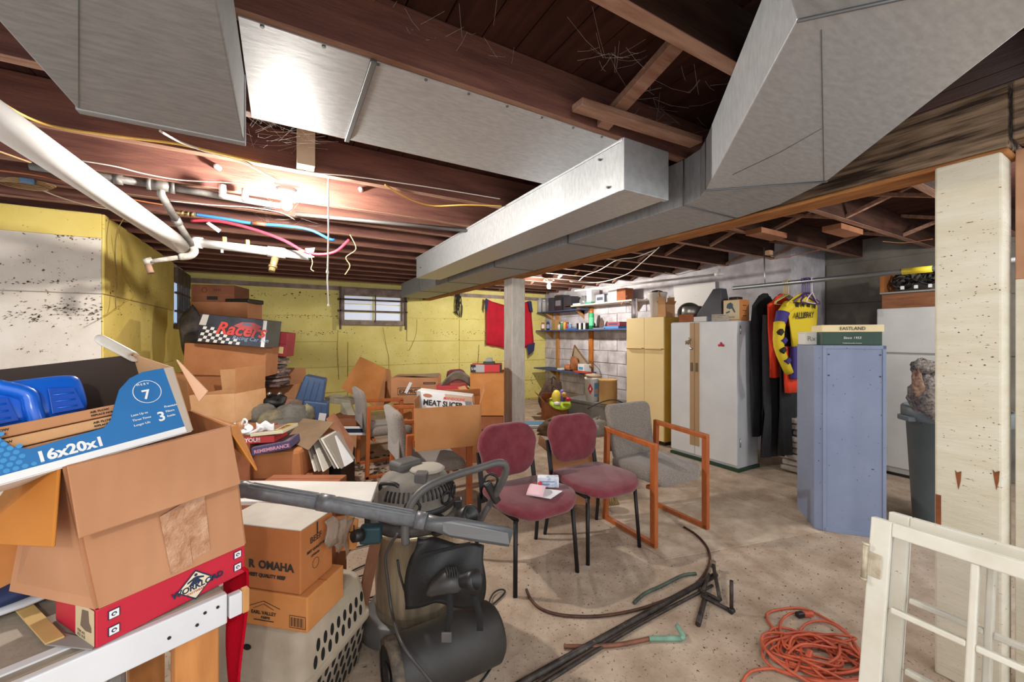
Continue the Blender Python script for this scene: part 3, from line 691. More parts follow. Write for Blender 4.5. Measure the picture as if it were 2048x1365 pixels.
ORG = mat('hunter_orange', '#e8401c', .8, bump=.3, bscale=60)
DK = mat('black_cloth', '#1b1b1e', .9, col2='#26262a', scale=6, bump=.4, bscale=40); DK2 = mat('charcoal_cloth', '#303033', .9, col2='#262629', scale=6, bump=.4, bscale=40)
garment('coat', 'long black coat hanging closest to the white cabinet', 'clothing', 2.40, [(-.03, .03, 1.86), (-.1, .1, 1.83), (-.24, .22, 1.72), (-.28, .24, 1.5), (-.27, .23, 1.0), (-.25, .2, .55), (-.24, .2, .35)], DK)
MB_ = garment('work_trousers', 'long charcoal trousers hanging in front of the black coat', 'clothing', 2.30, [(-.2, .16, 1.62), (-.2, .16, 1.4), (-.2, .17, 1.0), (-.23, .19, .6), (-.25, .22, .16)], DK2, .02, .08)
garment('work_trousers', 'black trousers hanging behind the orange sleeve', 'clothing', 2.17, [(-.16, .2, 1.5), (-.16, .2, 1.2), (-.15, .18, .7), (-.16, .15, .2)], DK, .02, .07)
garment('safety_vest', 'bright red orange vest between dark coat and yellow jersey', 'clothing', 2.23, [(-.03, .03, 1.84), (-.12, .1, 1.80), (-.27, .16, 1.72), (-.27, .16, 1.5), (-.24, .15, 1.15), (-.22, .12, .98)], ORG, .015)
j_ = garment('jersey', 'yellow and purple racing jersey with black lettering on a hanger', 'clothing', 2.04, [(-.04, .05, 1.83), (-.14, .14, 1.80), (-.31, .30, 1.71), (-.28, .28, 1.6), (-.23, .25, 1.42), (-.20, .23, 1.3)], JY_, .006)
jf = (V((4.28, 2.035, 1.0)), V((.5, 0, 0)), V((0, .1, 0)), V((0, 0, 1)))
MB().box(4.3, 4.7, 2.02, 2.07, .98, 1.31).obj('purple_panel', JP, j_, .02, 3)
for k in range(4): MB().par((4.30+k*.11, 2.004, 1.70-abs(k-1.5)*.008), (.04, 0, -.01), (0, .004, 0), (.012, 0, .045)).obj('black_check', JB, j_)
text('ALLISPAY', 'lettering', .085, (4.27, 1.998, 1.57), (1, 0, .05), UP, JB, j_, bold=.02, shear=.15, wide=1.0)
# jersey sleeves
def sleeve(pts, r, m, nm='sleeve'): return MB().tube(smooth_path(pts, 4), [r*(1-.25*i/(len(smooth_path(pts, 4))-1)) for i in range(len(smooth_path(pts, 4)))], 10).obj(nm, m, j_)
sleeve([(4.28, 2.06, 1.70), (4.17, 2.08, 1.6)], .058, JY_); sleeve([(4.19, 2.07, 1.63), (4.14, 2.08, 1.49)], .058, JP, 'purple_band'); sleeve([(4.15, 2.08, 1.53), (4.10, 2.06, 1.3), (4.20, 2.02, 1.05)], .05, JY_)
for k, (a, b_) in enumerate((((4.045, 2.025, 1.44), 0), ((4.075, 2.01, 1.36), 1), ((4.05, 2.005, 1.27), 0), ((4.10, 1.99, 1.17), 1))):
    a = V(a); MB().prism([a, a+V((.045, -.004, .03)), a+V((.085, 0, .0)), a+V((.04, .004, -.035))], (0, .03, 0)).obj('diamond', JP if b_ else JB, j_)
o_ = garment('safety_vest', 'orange sleeves hanging lowest, below the jersey sleeve', 'clothing', 2.1, [(-.22, .02, 1.3), (-.23, .05, 1.1), (-.2, .05, .95), (-.18, -.02, .84)], ORG, .012)
# stacked folded things at the wall behind clothes
c_ = thing('paper_stack', 'stack of pale folded bags low between the clothes and the locker', 'bags', (4.7, 2.1, 0))
for k in range(9):
    MB().cbox((4.72+.015*math.sin(k*2.3), 2.05, .045+k*.062), (.42, .42, .055), Matrix.Rotation(.1*math.sin(k*1.7), 3, 'Z')).obj('bag', mat('pale_sack', '#b7ada0', .9, col2='#9b9084', scale=10, bump=.5), c_, .018, 3)
# ================================================================ WORKBENCH, FOREGROUND LEFT
WPB = mat('white_painted_board', '#d9dadc', .5, col2='#cfd0d2', scale=4, spots='#8c6a48', sscale=30, sthr=.74)
TC = PZ(455, 1188, .777); ad = (TC-PZ(193, 1301, .777)).normalized(); bd = V((-ad.y, ad.x, 0)); TC.z = 0
wbn = thing('workbench', 'low bench with white front board and pine leg, boxes piled on it', 'workbench', TC-ad*.6+bd*.3)
MB().par(TC-ad*1.5+bd*.026+V((0, 0, .755)), ad*1.5, bd*.6, (0, 0, .02)).obj('bench_top', mat('dusty_top', '#a59a8a', .9, col2='#857b6c', scale=6, bump=.3), wbn, .003)
MB().par(TC-ad*1.5+V((0, 0, .705)), ad*1.5, bd*.02, (0, 0, .072)).obj('front_board', WPB, wbn, .003)
MB().par(TC-ad*1.5+bd*.02+V((0, 0, .765)), ad*1.5, bd*.018, (0, 0, .008)).obj('wood_strip', WOODX, wbn)
MB().par(TC-ad*1.5+bd*.05+V((0, 0, .775)), ad*1.32, bd*.022, (0, 0, .004)).obj('white_strip', WPB, wbn)
MB().par(TC+bd*.0+V((.004, 0, .712)), ad*.028, bd*.02, (0, 0, .055)).obj('end_cleat', WPB, wbn, .003)
MB().par(TC+ad*.028+V((.004, 0, .71)), ad*.016, bd*.02, (0, 0, .058)).obj('end_cleat', WOODP, wbn, .003)
PINE = mat('pine_leg', '#c78549', .7, col2='#aa6c35', scale=4, stretch=(6, 6, 1), detail=8)
MB().par(TC-ad*.095+bd*.022, ad*.085, bd*.04, (0, 0, .705)).obj('leg', PINE, wbn, .004)
MB().par(TC-ad*1.45+bd*.022, ad*.085, bd*.04, (0, 0, .705)).obj('leg', PINE, wbn, .004)
MB().par(TC-ad*.09+bd*.55, ad*.085, bd*.04, (0, 0, .755)).obj('leg', PINE, wbn, .004)
MB().par(TC-ad*.19+bd*.12, ad*.03, bd*.03, (0, 0, .7)).obj('pipe_leg', OLDPIPE, wbn, .01)
for k, a in enumerate((.02, .06, .045, .11)):
    q = TC-ad*a+V((0, 0, .755-.02*(k % 2))); MB().cyl(q, q-bd*.002, .0035, n=8).obj('nail_head', BLACK, wbn)
# red fleece cloth over bench end
RED = mat('red_fleece', '#b80f25', 1, bump=.5, bscale=300, spec=.05)
t_ = thing('red_cloth', 'red fleece cloth draped over the end of the white bench', 'cloth', TC+V((.06, .1, 0)))
def rc(u, v):
    q = TC+ad*(.052+.012*math.sin(v*9+u*3))+bd*(.06+.10*u)
    if v < .12: return q-ad*(.05*(1-v/.12))+V((0, 0, .79+.006*math.sin(PI*v/.12)))
    return q+V((0, 0, .79-(v-.12)*.86))+ad*(.018*math.sin(u*9)*v)
MB().grid(rc, 14, 30).obj('cloth', RED, t_, solid=.006)
# items under the bench
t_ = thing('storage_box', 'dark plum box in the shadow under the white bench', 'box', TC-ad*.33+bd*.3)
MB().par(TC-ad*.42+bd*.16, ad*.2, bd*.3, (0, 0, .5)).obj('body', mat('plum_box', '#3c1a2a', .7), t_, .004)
# ---- red boot box on the bench
A = PZ(192, 1299, .7795); Bq = PZ(490, 1145, .7795); U_ = (Bq-A); U_.z = 0; W_ = V((-U_.y, U_.x, 0)).normalized()*.19
rfr = (A, U_, W_, V((0, 0, .076)))
REDC = mat('red_glossy_card', '#c41f38', .45, col2='#b81c33', scale=4)
rb = thing('boot_box', 'flat red boot box with diamond logo on the white bench', 'box', A+U_/2)
MB().par(*rfr).obj('body', REDC, rb, .002)
NAVY = mat('navy_print', '#1d2c4a', .6); CRP = mat('cream_print', '#e6d8b8', .6)
cx, cy = .60, .42
fpatch('logo_diamond', NAVY, rb, rfr, [(cx-.135, cy), (cx, cy-.46), (cx+.135, cy), (cx, cy+.46)], .0008)
fpatch('logo_diamond', CRP, rb, rfr, [(cx-.12, cy), (cx, cy-.41), (cx+.12, cy), (cx, cy+.41)], .0014)
fpatch('logo_figure', NAVY, rb, rfr, [(cx-.055, cy+.03), (cx-.02, cy+.17), (cx-.06, cy+.12), (cx-.06, cy+.17), (cx-.012, cy+.25), (cx+.012, cy+.25), (cx+.06, cy+.17), (cx+.06, cy+.12), (cx+.02, cy+.17), (cx+.05, cy+.03)], .002)
fpatch('logo_head', NAVY, rb, rfr, [(cx+.012*math.cos(q), cy+.31+.045*math.sin(q)) for q in [k*PI/5 for k in range(10)]], .002)
text('WORKLOAD', 'lettering', .0185, front(rfr, cx-.165, cy-.12)-W_.normalized()*.001, U_, UP, NAVY, rb, bold=.03)
text('FOOTWEAR', 'lettering', .007, front(rfr, cx-.07, cy-.23)-W_.normalized()*.001, U_, UP, mat('red_print', '#b4202c', .6), rb)
for (u, h) in ((.06, .6), (.06, .16), (.90, .62), (.90, .2)):
    fpatch('icon', NAVY, rb, rfr, rect(u, u+.065, h, h+.24), .0008); fpatch('icon', WHITE, rb, rfr, rect(u+.006, u+.059, h+.02, h+.22), .0013)
    fpatch('icon_mark', NAVY, rb, rfr, [(u+.032+.016*math.cos(q)*(1 if q < 4 else .5), h+.12+.055*math.sin(q)) for q in [k*PI/4 for k in range(8)]], .0018)
    fpatch('icon_mark', WHITE, rb, rfr, [(u+.032+.008*math.cos(q), h+.12+.028*math.sin(q)) for q in [k*PI/4 for k in range(8)]], .0022)
ls = sface(rfr, 'L'); fpatch('side_label', mat('kraft_label', '#c9b48d', .7), rb, ls, rect(.55, .98, .06, .98))
fpatch('boot_picture', mat('boot_brown', '#6e5a49', .8), rb, ls, [(.68, .4), (.72, .85), (.86, .9), (.88, .6), (.93, .5), (.93, .38), (.8, .34)], .0016)
ftext('ITEM 4471', rb, ls, .6, .2, .008); ftext('SIZE 10 EE', rb, ls, .6, .1, .008)
# opened lid flap lying on the bench
kf = thing('yellow_packing_strip', 'bent strip of yellow kraft cardboard leaning beside the red boot box', 'cardboard', PZ(140, 1300, .78))
a, b_, c2, d2 = P(52, 1196, .92), P(16, 1208, .93), P(90, 1292, .80), P(120, 1268, .83)
KR = mat('kraft_yellow', '#c9a869', .8, col2='#b9975a', scale=8)
MB().par(P(16, 1208, .93), P(52, 1196, .95)-P(16, 1208, .93), PZ(90, 1292, .783)-P(16, 1208, .93), (0, 0, .004)).obj('strip', KR, kf, .001)
MB().prism([PZ(90, 1292, .781), PZ(120, 1268, .781), PZ(195, 1285, .781), PZ(185, 1302, .781)], (0, 0, .003)).obj('grey_strip', mat('grey_board', '#8c8480', .8), kf)
# sneaker behind
sn = thing('sneaker', 'dark blue and white sneaker on the bench behind yellow strip', 'shoe', PZ(60, 1255, .785))
c0 = PZ(40, 1222, .785)+bd*.03; dd_ = (PZ(88, 1203, .785)-PZ(40, 1222, .785)).normalized(); sd = V((-dd_.y, dd_.x, 0))
def shoe_ring(t, w, h, z0): return [c0+dd_*(t+0)+sd*(w*math.cos(q))+UP*(z0+h*(.5+.5*math.sin(q))) for q in [2*PI*j/14 for j in range(14)]]
loft(MB(), [shoe_ring(t, w, .02, 0) for t, w in ((-.07, .01), (-.06, .03), (0, .04), (.1, .035), (.17, .036), (.19, .02))]).obj('sole', mat('sole_white', '#c6c8cc', .6), sn)
loft(MB(), [shoe_ring(t, w, h, .015) for t, w, h in ((-.065, .01, .01), (-.05, .028, .03), (0, .036, .045), (.06, .032, .075), (.12, .03, .085), (.17, .03, .08), (.185, .015, .06))]).obj('upper', mat('sneaker_navy', '#16264f', .7), sn)
MB().tube(smooth_path([c0+dd_*.0+UP*.06, c0+dd_*.05+UP*.085+sd*.01, c0+dd_*.1+UP*.1-sd*.01], 4), .004, 6).obj('lace', WHITE, sn)
t_ = thing('newspaper_stack', 'stack of yellowed papers on the bench behind the sneaker', 'paper', PZ(60, 1190, .785))
for k in range(5):
    MB().cbox(PZ(70, 1215, .79)+bd*.17+V((0, 0, .012+.022*k)), (.22, .16, .02), Matrix.Rotation(.4+.08*math.sin(k*2), 3, 'Z')).obj('bundle', mat('yellowed_paper', '#a98d58', .9, col2='#8f7647', scale=20), t_, .004)
fr = (PZ(-95, 1262, .778), ad*.115, bd*.16, V((0, 0, .20)))
carton('cardboard_box', 'brown cardboard box at the left edge of the bench, mostly out of frame', 'box', fr, CARD2)
# ---- big open carton
def quadbox(b, c, t):   # walls from 4 bottom, 4 top corner points
    for i in range(4):
        j = (i+1) % 4; A_, B_, Bt, At = c[i], c[j], c[j+4], c[i+4]
        n = (B_-A_).cross(At-A_).normalized()*t
        b.hexa([A_, B_, B_+n, A_+n, At, Bt, Bt+n, At+n])
    return b
zt = .8575
b0 = PZ(196, 1217, zt); b1 = PZ(487, 1090, zt); fd = (b1-b0).normalized(); sd_ = V((-fd.y, fd.x, 0))
b3 = b0+sd_*.24-fd*.06; b2 = b1+sd_*.27
t0, t1 = P(132, 931, .775), P(458, 852, 1.02); t3, t2 = t0+V((-.12, .24, 0)), t1+V((-.115, .25, .01))
bc = [b0, b1, b2, b3, t0, t1, t2, t3]
BIGC = mat('big_carton', '#b07c58', .8, col2='#bd8a66', scale=3, wave=9, spec=.25)
BIGO = mat('big_carton_flap_light_tint', '#b8742f', .8, col2='#c27e38', scale=4, spec=.2)  # side flaps: orange tint of light and shade mixed into the colour
bg = thing('cardboard_carton', 'large crumpled open carton on the red boot box with hanging flaps', 'box', (b0+b2)/2)
quadbox(MB(), bc, .006).obj('body', BIGC, bg)
MB().hexa([b0, b1, b2, b3]+[q+V((0, 0, .006)) for q in (b0, b1, b2, b3)]).obj('base', BIGC, bg)
def flapq(nm, p0, p1, p2, p3, m, par, t=.005):
    n = (p1-p0).cross(p3-p0).normalized()*t
    return MB().hexa([p0, p1, p2, p3, p0+n, p1+n, p2+n, p3+n]).obj(nm, m, par, .0015, 1)
flapq('front_flap', t0+V((.004, -.008, .0)), t1+V((.004, -.010, 0)), P(482, 968, .99), P(158, 1078, .745), BIGC, bg)
flapq('left_flap', t0+V((-.006, .0, 0)), t3, P(-60, 1085, .80), P(112, 1094, .735), BIGO, bg)
flapq('right_flap', t1, t2, P(478, 850, 1.16), P(516, 941, 1.0), BIGO, bg)
flapq('back_flap', t3, t2, t2+V((-.02, .05, .10)), t3+V((-.02, .05, .10)), CARDIN, bg)
TP = mat('clear_tape', '#a9744f', .12, col2='#c79a78', scale=30, bump=.6, bscale=60, spec=.8)
def onfront(u, v, off=-.0072):   # bilinear on front face of carton
    p = b0.lerp(b1, u).lerp(t0.lerp(t1, u), v); n = (b1-b0).cross(t0-b0).normalized(); return p+n*(-off)
def fq(nm, m, par, pts, e=.001):
    q = [onfront(u, v, -.0066) for u, v in pts]; n = (b1-b0).cross(t0-b0).normalized(); MB().prism(q, n*e).obj(nm, m, par)
fq('tape', TP, bg, [(.43, .02), (.58, .02), (.60, .52), (.42, .47)]); fq('tape', TP, bg, [(.585, .06), (.72, .08), (.74, .62), (.60, .60)])
# ---- filter box (blue) standing on the carton
FB = mat('filter_blue', '#1f6fae', .5, col2='#1c68a5', scale=5); FBD = mat('filter_light_blue', '#3b8ec6', .5); KFT = mat('kraft_brown_dark', '#3d3029', .8)
R_ = P(383, 862, .975); Lf = P(0, 970, .70); Uf = (R_-Lf); Lf = R_-Uf.normalized()*.46; Uf = R_-Lf
Hf = (P(345, 735, .985)-R_); Hf = Hf-Uf.normalized()*Hf.dot(Uf.normalized())*.55
Wf = Hf.normalized().cross(Uf.normalized())*-.145
if Wf.dot(FW) < 0: Wf = -Wf
hh = Hf.length; ffr = (Lf, Uf, Wf, Hf)
fb = thing('filter_box', 'blue furnace filter box lying open on top of the large carton', 'box', Lf+Uf/2)
b = MB(); slab(b, Lf+Hf*.0, Uf, Wf, .004); b.obj('bottom_panel', WHITE, fb)
# front panel with cut-out, coordinates in fraction of U,H measured from the right end
LU = Uf.length
def fp(d, h): return Lf+Uf*(1-d/LU)+Hf.normalized()*h
prof = [(0, 0), (LU, 0), (LU, hh*.62), (.325, hh*.80), (.295, hh*.62), (.275, hh*.36), (.255, hh*.30), (.150, hh*.34), (.136, hh*.42), (.122, hh*.62), (.108, hh*.80), (.085, hh*.93), (.06, hh*.99), (.03, hh*1.0), (0, hh)]
nf = -Wf.normalized()
MB().prism([fp(d, h) for d, h in prof], nf*.003).obj('front_panel', FB, fb)
MB().prism([fp(d, h) for d, h in ((0, 0), (LU, 0), (LU, .014), (0, .014))], nf*.0042).obj('white_edge', WHITE, fb)
MB().prism([fp(d, h) for d, h in ((0, 0), (.012, 0), (.018, hh), (0, hh))], nf*.0044).obj('white_edge', mat('greyed_card', '#b9a99a', .7), fb)
back = MB(); back.prism([Lf+Wf, Lf+Uf+Wf, Lf+Uf+Wf+Hf*1.5, Lf+Wf+Hf*1.5], -nf*.003); back.obj('back_panel', KFT, fb)
MB().prism([Lf+Uf, Lf+Uf+Wf, Lf+Uf+Wf+Hf*1.5, Lf+Uf+Hf*1.0], Uf.normalized()*.004).obj('end_panel', CARD4, fb)
MB().prism([Lf+Wf+Hf*1.48, Lf+Wf+Hf*1.48+Uf*.5, Lf+Wf+Hf*1.56+Uf*.5, Lf+Wf+Hf*1.60], nf*.012).obj('top_rim', mat('tan_rim', '#c9a04f', .6), fb)
e0 = Lf+Uf*.99+Wf*.9+Hf*1.43
MB().grid(lambda u, v: e0+Uf.normalized()*(-.05*v+.012*math.cos(u*5.5))+Hf.normalized()*(.058*v+.012*math.sin(u*5.5))+Wf.normalized()*.01*v, 12, 6).obj('curled_flap', mat('silver_flap', '#b9a996', .4, col2='#d7cfc4', scale=6), fb, solid=.003)
MB().prism([P(352, 720, 1.0), P(356, 722, 1.0), P(415, 783, 1.02), P(398, 804, 1.02)], FW*.003).obj('torn_flap', mat('peach_card', '#dcb292', .7), fb)
def fr_text(s, d, h, size, m=WHITE, **k): return text(s, 'lettering', size, fp(d, h)+nf*.0032, Uf, Hf, m, fb, **k)
fr_text('16x20x1', .252, hh*.125, .027, bold=.035, wide=1.02)
cxy = (.062, hh*.70)
ring = [fp(cxy[0]-.026*math.cos(q), cxy[1]+.026*math.sin(q))+nf*.0036 for q in [k*PI/16 for k in range(32)]]
MB().tube(ring, .0008, 5, closed=True).obj('circle_mark', WHITE, fb)
fr_text('7', .073, hh*.60, .030, bold=.02); fr_text('M E R V', .078, hh*.80, .007)
fr_text('3', .058, hh*.25, .030, bold=.02)
fr_text('Lasts Up to', .103, hh*.40, .0065); fr_text('Three Times', .103, hh*.33, .0065); fr_text('Longer Life', .103, hh*.26, .0065)
fr_text('Premium', .040, hh*.42, .007); fr_text('Filters', .040, hh*.35, .007); fr_text('Inside', .040, hh*.28, .007)
for i in range(18):
    for j in range(8):
        d = .19+.011*i+(j % 2)*.0055; h = .020+j*.0095
        if h > (hh*.36 if d < .28 else hh*.58) or d > LU-.01: continue
        if (d-.335)**2+(h-.05)**2 < .036**2: continue
        r_ = .0042*min(1, (i+1)/8)*(1 if h < .09 else .7)
        if d < .266 and h > .024: continue
        MB().prism([fp(d+r_*math.cos(q), h+r_*math.sin(q))+nf*.003 for q in [k*PI/4 for k in range(8)]], nf*.0004).obj('printed_dot', FBD, fb)
c2_ = (.335, .05)
MB().tube([fp(c2_[0]-.03*math.cos(q), c2_[1]+.03*math.sin(q))+nf*.0036 for q in [k*PI/16 for k in range(32)]], .0012, 5, closed=True).obj('circle_mark', WHITE, fb)
# filters inside
for k in range(4):
    z = .012+k*.023
    f_ = thing('air_filter', ['kraft framed air filter lowest in the blue box', 'kraft framed air filter second from bottom in the blue box', 'kraft framed air filter second from top in the blue box', 'kraft framed air filter on top of the stack in the blue box'][k], 'filter', fp(.3, z), group='air filters in the blue box')
    O = fp(LU-.004, z)+Wf*.06
    MB().par(O, Uf*.93, Wf*.85, Hf.normalized()*.0205).obj('frame', CARD if k % 2 else CARD4, f_, .0015, 1)
    for dq in (.30, .16):
        text('AIR FLOW', 'lettering', .0065, fp(dq+.0, z+.011)+Wf*.06+nf*.0005, Uf, Hf, INK, f_); text('AIR FLOW' if dq > .2 else 'REPLACE MONTHLY', 'lettering', .0055, fp(dq, z+.004)+Wf*.06+nf*.0005, Uf, Hf, INK, f_)
# blue jug
jg = thing('plastic_jug', 'bright translucent blue plastic jug lying in the filter box', 'jug', fp(.3, .1)+Wf*.5)
BLJ = mat('blue_jug', '#0f5fd0', .25, col2='#1a74e6', scale=4, spec=.6, trans=.15)
J0 = fp(.312, .100)+Wf*.28; ju = Uf.normalized(); jh = Hf.normalized(); jw = Wf.normalized()
def jr(t, w0, w1, h0, h1):
    return [J0+ju*t+jw*(w0+(w1-w0)*(.5+.5*math.cos(q))*1)+jh*(h0+(h1-h0)*(.5+.5*math.sin(q))) for q in [2*PI*j/20+.001 for j in range(20)]]
def jr2(t, s=1.0, dp=.0):
    o = []
    for j in range(20):
        q = 2*PI*j/20; x = math.copysign(abs(math.cos(q))**.5, math.cos(q)); y = math.copysign(abs(math.sin(q))**.5, math.sin(q))
        o.append(J0+ju*t+jw*(.042+.04*x*s+(dp if x < 0 else 0))+jh*(.05+.048*y*s))
    return o
loft(MB(), [jr2(t, s, 0) for t, s in ((0, .3), (.003, .8), (.014, .97), (.08, 1), (.145, .97), (.165, .9), (.172, .7), (.175, .3))]).obj('body', BLJ, jg, sub=1)
BLD = mat('blue_jug_recess_shade', '#0b49ab', .35)  # darker blue plates stand in for the shade of the hand recesses
for a0, a1 in ((.018, .066), (.110, .158)):
    MB().prism([J0+jw*.0005+ju*a+jh*h for a, h in ((a0, .012), (a1, .012), (a1-.006, .06), (a0+.004, .066))], -jw*.002).obj('hand_recess_shade', BLD, jg, .001)
    for q_ in range(3): MB().tube([J0+jw*-.001+ju*(a0+.008)+jh*(.022+.014*q_), J0+jw*-.001+ju*(a1-.01)+jh*(.020+.014*q_)], .0022, 6).obj('grip_rib', BLJ, jg)
MB().tube(smooth_path([J0+jw*.000+ju*.088+jh*.004, J0-jw*.004+ju*.086+jh*.03, J0-jw*.004+ju*.084+jh*.06, J0+jw*.000+ju*.05+jh*.085], 5), .013, 12).obj('handle', BLJ, jg)
# ================================================================ BEEF CARTONS, PET CRATE, WHITE PANEL
cr = P(601, 1064, 1.36); u_ = V((-.75, .66, 0)).normalized(); v_ = V((.66, .75, 0)).normalized()
def ozp(px, py, z): return PZ(px, py, z)
ZK = .40
O1 = V((cr.x, cr.y, ZK+.125)); H1 = V((0, 0, cr.z-O1.z))
fr1 = (O1+u_*.33, -u_*.33, v_*.17, H1)
MEATC = mat('carton_orange_brown', '#a9683a', .8, col2='#b37243', scale=5, bump=.15, bscale=60, spec=.2)
c_ = carton('meat_carton', 'orange brown carton printed OMAHA with a dusty white lid', 'box', fr1, MEATC)
MB().par(O1+u_*.33+H1+V((0, 0, .0005)), -u_*.33, v_*.17, (0, 0, .004)).obj('white_lid', mat('dusty_white_lid', '#cdc5ba', .8, col2='#bdb3a6', scale=7), c_, .001)
text('OMAHA', 'lettering', .038, O1+u_*.165-v_*.001+V((0, 0, .075)), -u_, UP, INK, c_, bold=.03, wide=1.0)
text('R', 'lettering', .038, O1+u_*.205-v_*.001+V((0, 0, .075)), -u_, UP, INK, c_, bold=.03)
text('HIGHEST QUALITY BEEF', 'lettering', .0165, O1+u_*.235-v_*.001+V((0, 0, .045)), -u_, UP, INK, c_, bold=.03)
sf = (O1, v_, -u_, UP)
nn = -u_*.0
text('BEEF', 'lettering', .030, O1+v_*.045-u_*.001+V((0, 0, .15)), v_, UP, INK, c_)
text('BEST QUALITY BEEF', 'lettering', .012, O1+v_*.03-u_*.001+V((0, 0, .12)), v_, UP, INK, c_, bold=.02)
text('OMAHA', 'lettering', .012, O1+v_*.05-u_*.001+V((0, 0, .10)), v_, UP, INK, c_)
MB().tube([O1+v_*(.075+.016*math.cos(q))-u_*.001+V((0, 0, .07+.018*math.sin(q))) for q in [k*PI/8 for k in range(16)]], .0008, 5, closed=True).obj('seal_mark', INK, c_)
MB().par(O1+v_*.08-u_*.001+H1*.78, v_*.006, -u_*.001, H1*.2).obj('handle_slot', INK, c_)
fr2 = (V((cr.x, cr.y, ZK+.003))+u_*.33-v_*.005+v_*.0-u_*.03, -u_*.33, v_*.2, V((0, 0, .12)))
c_ = carton('meat_carton', 'lower tan carton with a barn logo and barcode under the OMAHA carton', 'box', fr2, CARD2)
O2 = fr2[0]-fr2[2].normalized()*.001; U2 = fr2[1].normalized()
MB().tube([O2+U2*.10+UP*.065, O2+U2*.16+UP*.088, O2+U2*.225+UP*.068], .001, 5).obj('barn_roof', INK, c_)
MB().tube([O2+U2*.12+UP*.06, O2+U2*.16+UP*.078, O2+U2*.20+UP*.062], .0008, 5).obj('barn_roof', INK, c_)
text('EARL VALLEY', 'lettering', .017, O2+U2*.11+UP*.042, U2, UP, INK, c_); text('FARMS', 'lettering', .012, O2+U2*.15+UP*.028, U2, UP, INK, c_)
MB().par(O2+U2*.12+UP*.02, U2*.08, fr2[2].normalized()*-.0005, UP*.003).obj('rule', INK, c_)
for k in range(12): MB().par(O2+U2*(.268+k*.0042)+UP*.018, U2*(.001+.0015*(k % 3 == 0)), fr2[2].normalized()*-.0006, UP*.03).obj('barcode_bar', INK, c_)
for a in ((.262, .324, .013, .0145), (.262, .324, .053, .0545), (.262, .2635, .013, .054), (.3225, .324, .013, .054)):
    MB().par(O2+U2*a[0]+UP*a[2], U2*(a[1]-a[0]), fr2[2].normalized()*-.0006, UP*(a[3]-a[2])).obj('barcode_frame', INK, c_)
# loose plastic wrap on the corner
pw = thing('plastic_wrap', 'torn clear tape and plastic hanging from the OMAHA carton corner', 'plastic', O1+v_*.15)
CLR = mat('clear_plastic', '#d9c7b4', .1, trans=.75, bump=.8, bscale=50, spec=.8)
for k in range(3):
    q0 = O1+v_*(.10+.05*k)-u_*.004+H1*(.95-.12*k)
    MB().grid(lambda u, v: q0+v_*(.05*u+.012*math.sin(v*7+k))-u_*(.012+.02*math.sin(v*3+k)*u+.015*v)+UP*(-.10*v-.02*k*v), 6, 9).obj('strip', CLR, pw, solid=.0008)
lb = thing('torn_carton_piece', 'torn orange carton side printed FU standing behind the OMAHA carton', 'cardboard', O1+v_*.25)
fo = P(672, 1105, 1.62); MB().prism([fo, P(712, 1098, 1.66), P(716, 1040, 1.66), P(690, 1032, 1.62), P(664, 1036, 1.6)], FW*.006).obj('sheet', CARD2, lb)
text('FU', 'lettering', .045, P(684, 1066, 1.625), RT, UP, INK, lb)
# pet crate
PC = mat('dusty_beige_plastic', '#b5a793', .6, col2='#9c8d79', scale=5, detail=8, spots='#6f5d48', sscale=25, sthr=.71)
OP = V((cr.x, cr.y, 0))-u_*.02-v_*.02
pc = thing('pet_carrier', 'beige plastic pet carrier with rows of slot holes under the cartons', 'pet carrier', OP+u_*.2+v_*.2)
def crate_ring(z, s, dx=0):
    L, Wd = .56, .42; o = []
    for (a, c, r) in ((0, 0, .05), (L, 0, .05), (L, Wd, .05), (0, Wd, .05)):
        cxx = a+(r if a == 0 else -r); cyy = c+(r if c == 0 else -r)
        a0 = {(0, 0): 180, (1, 0): 270, (1, 1): 0, (0, 1): 90}[(int(a > 0), int(c > 0))]
        for k in range(5):
            q = math.radians(a0+90*k/4); x = cxx+r*math.cos(q); y = cyy+r*math.sin(q)
            x = L/2+(x-L/2)*s; y = Wd/2+(y-Wd/2)*s
            o.append(OP+u_*(x-.0)+v_*y+V((0, 0, z)))
    return o
loft(MB(), [crate_ring(z, s) for z, s in ((0, .86), (.015, .90), (.20, 1.0), (.205, 1.04), (.23, 1.04), (.235, 1.0), (.34, .95), (.385, .90), (.4, .82))]).obj('shell', PC, pc, .003)
HOLE = mat('dark_hole', '#0e0c0a', .9)
# hole rows on the right (-u) side, which looks toward the vacuum, and two holes in front
def cr_pt(y, z):
    s = .95+(1-.95)*(.34-z)/.105 if z > .235 else .9+.1*(z/.2)
    return OP+u_*(.28-.28*s)+v_*(.21+(y-.21)*s)+V((0, 0, z))
for r_i, z in enumerate((.05, .095, .14, .185, .26, .305)):
    for k in range(8):
        y = .07+k*.040+(.02 if r_i % 2 else 0)
        c0_ = cr_pt(y, z); tz = (cr_pt(y, z+.01)-c0_).normalized()
        MB().prism([c0_+v_*(.010*math.cos(q))+tz*(.019*math.sin(q)+.006*math.cos(q))-u_*.0006 for q in [j*PI/6 for j in range(12)]], -u_*.0016).obj('vent_hole', HOLE, pc)
for x in (.22, .28):
    c0_ = OP+u_*x+V((0, 0, .33))-v_*-.012; MB().prism([c0_+u_*(.016*math.cos(q))+UP*(.009*math.sin(q))-v_*.004 for q in [j*PI/6 for j in range(12)]], -v_*.004).obj('vent_hole', HOLE, pc)
MB().tube(smooth_path([OP+u_*.17-v_*-.02+UP*.30, OP+u_*.14-v_*-.01+UP*.31, OP+u_*.12-v_*-.012+UP*.33], 4), .002, 5).obj('crack', mat('crack_brown', '#7a5a34', .9), pc)
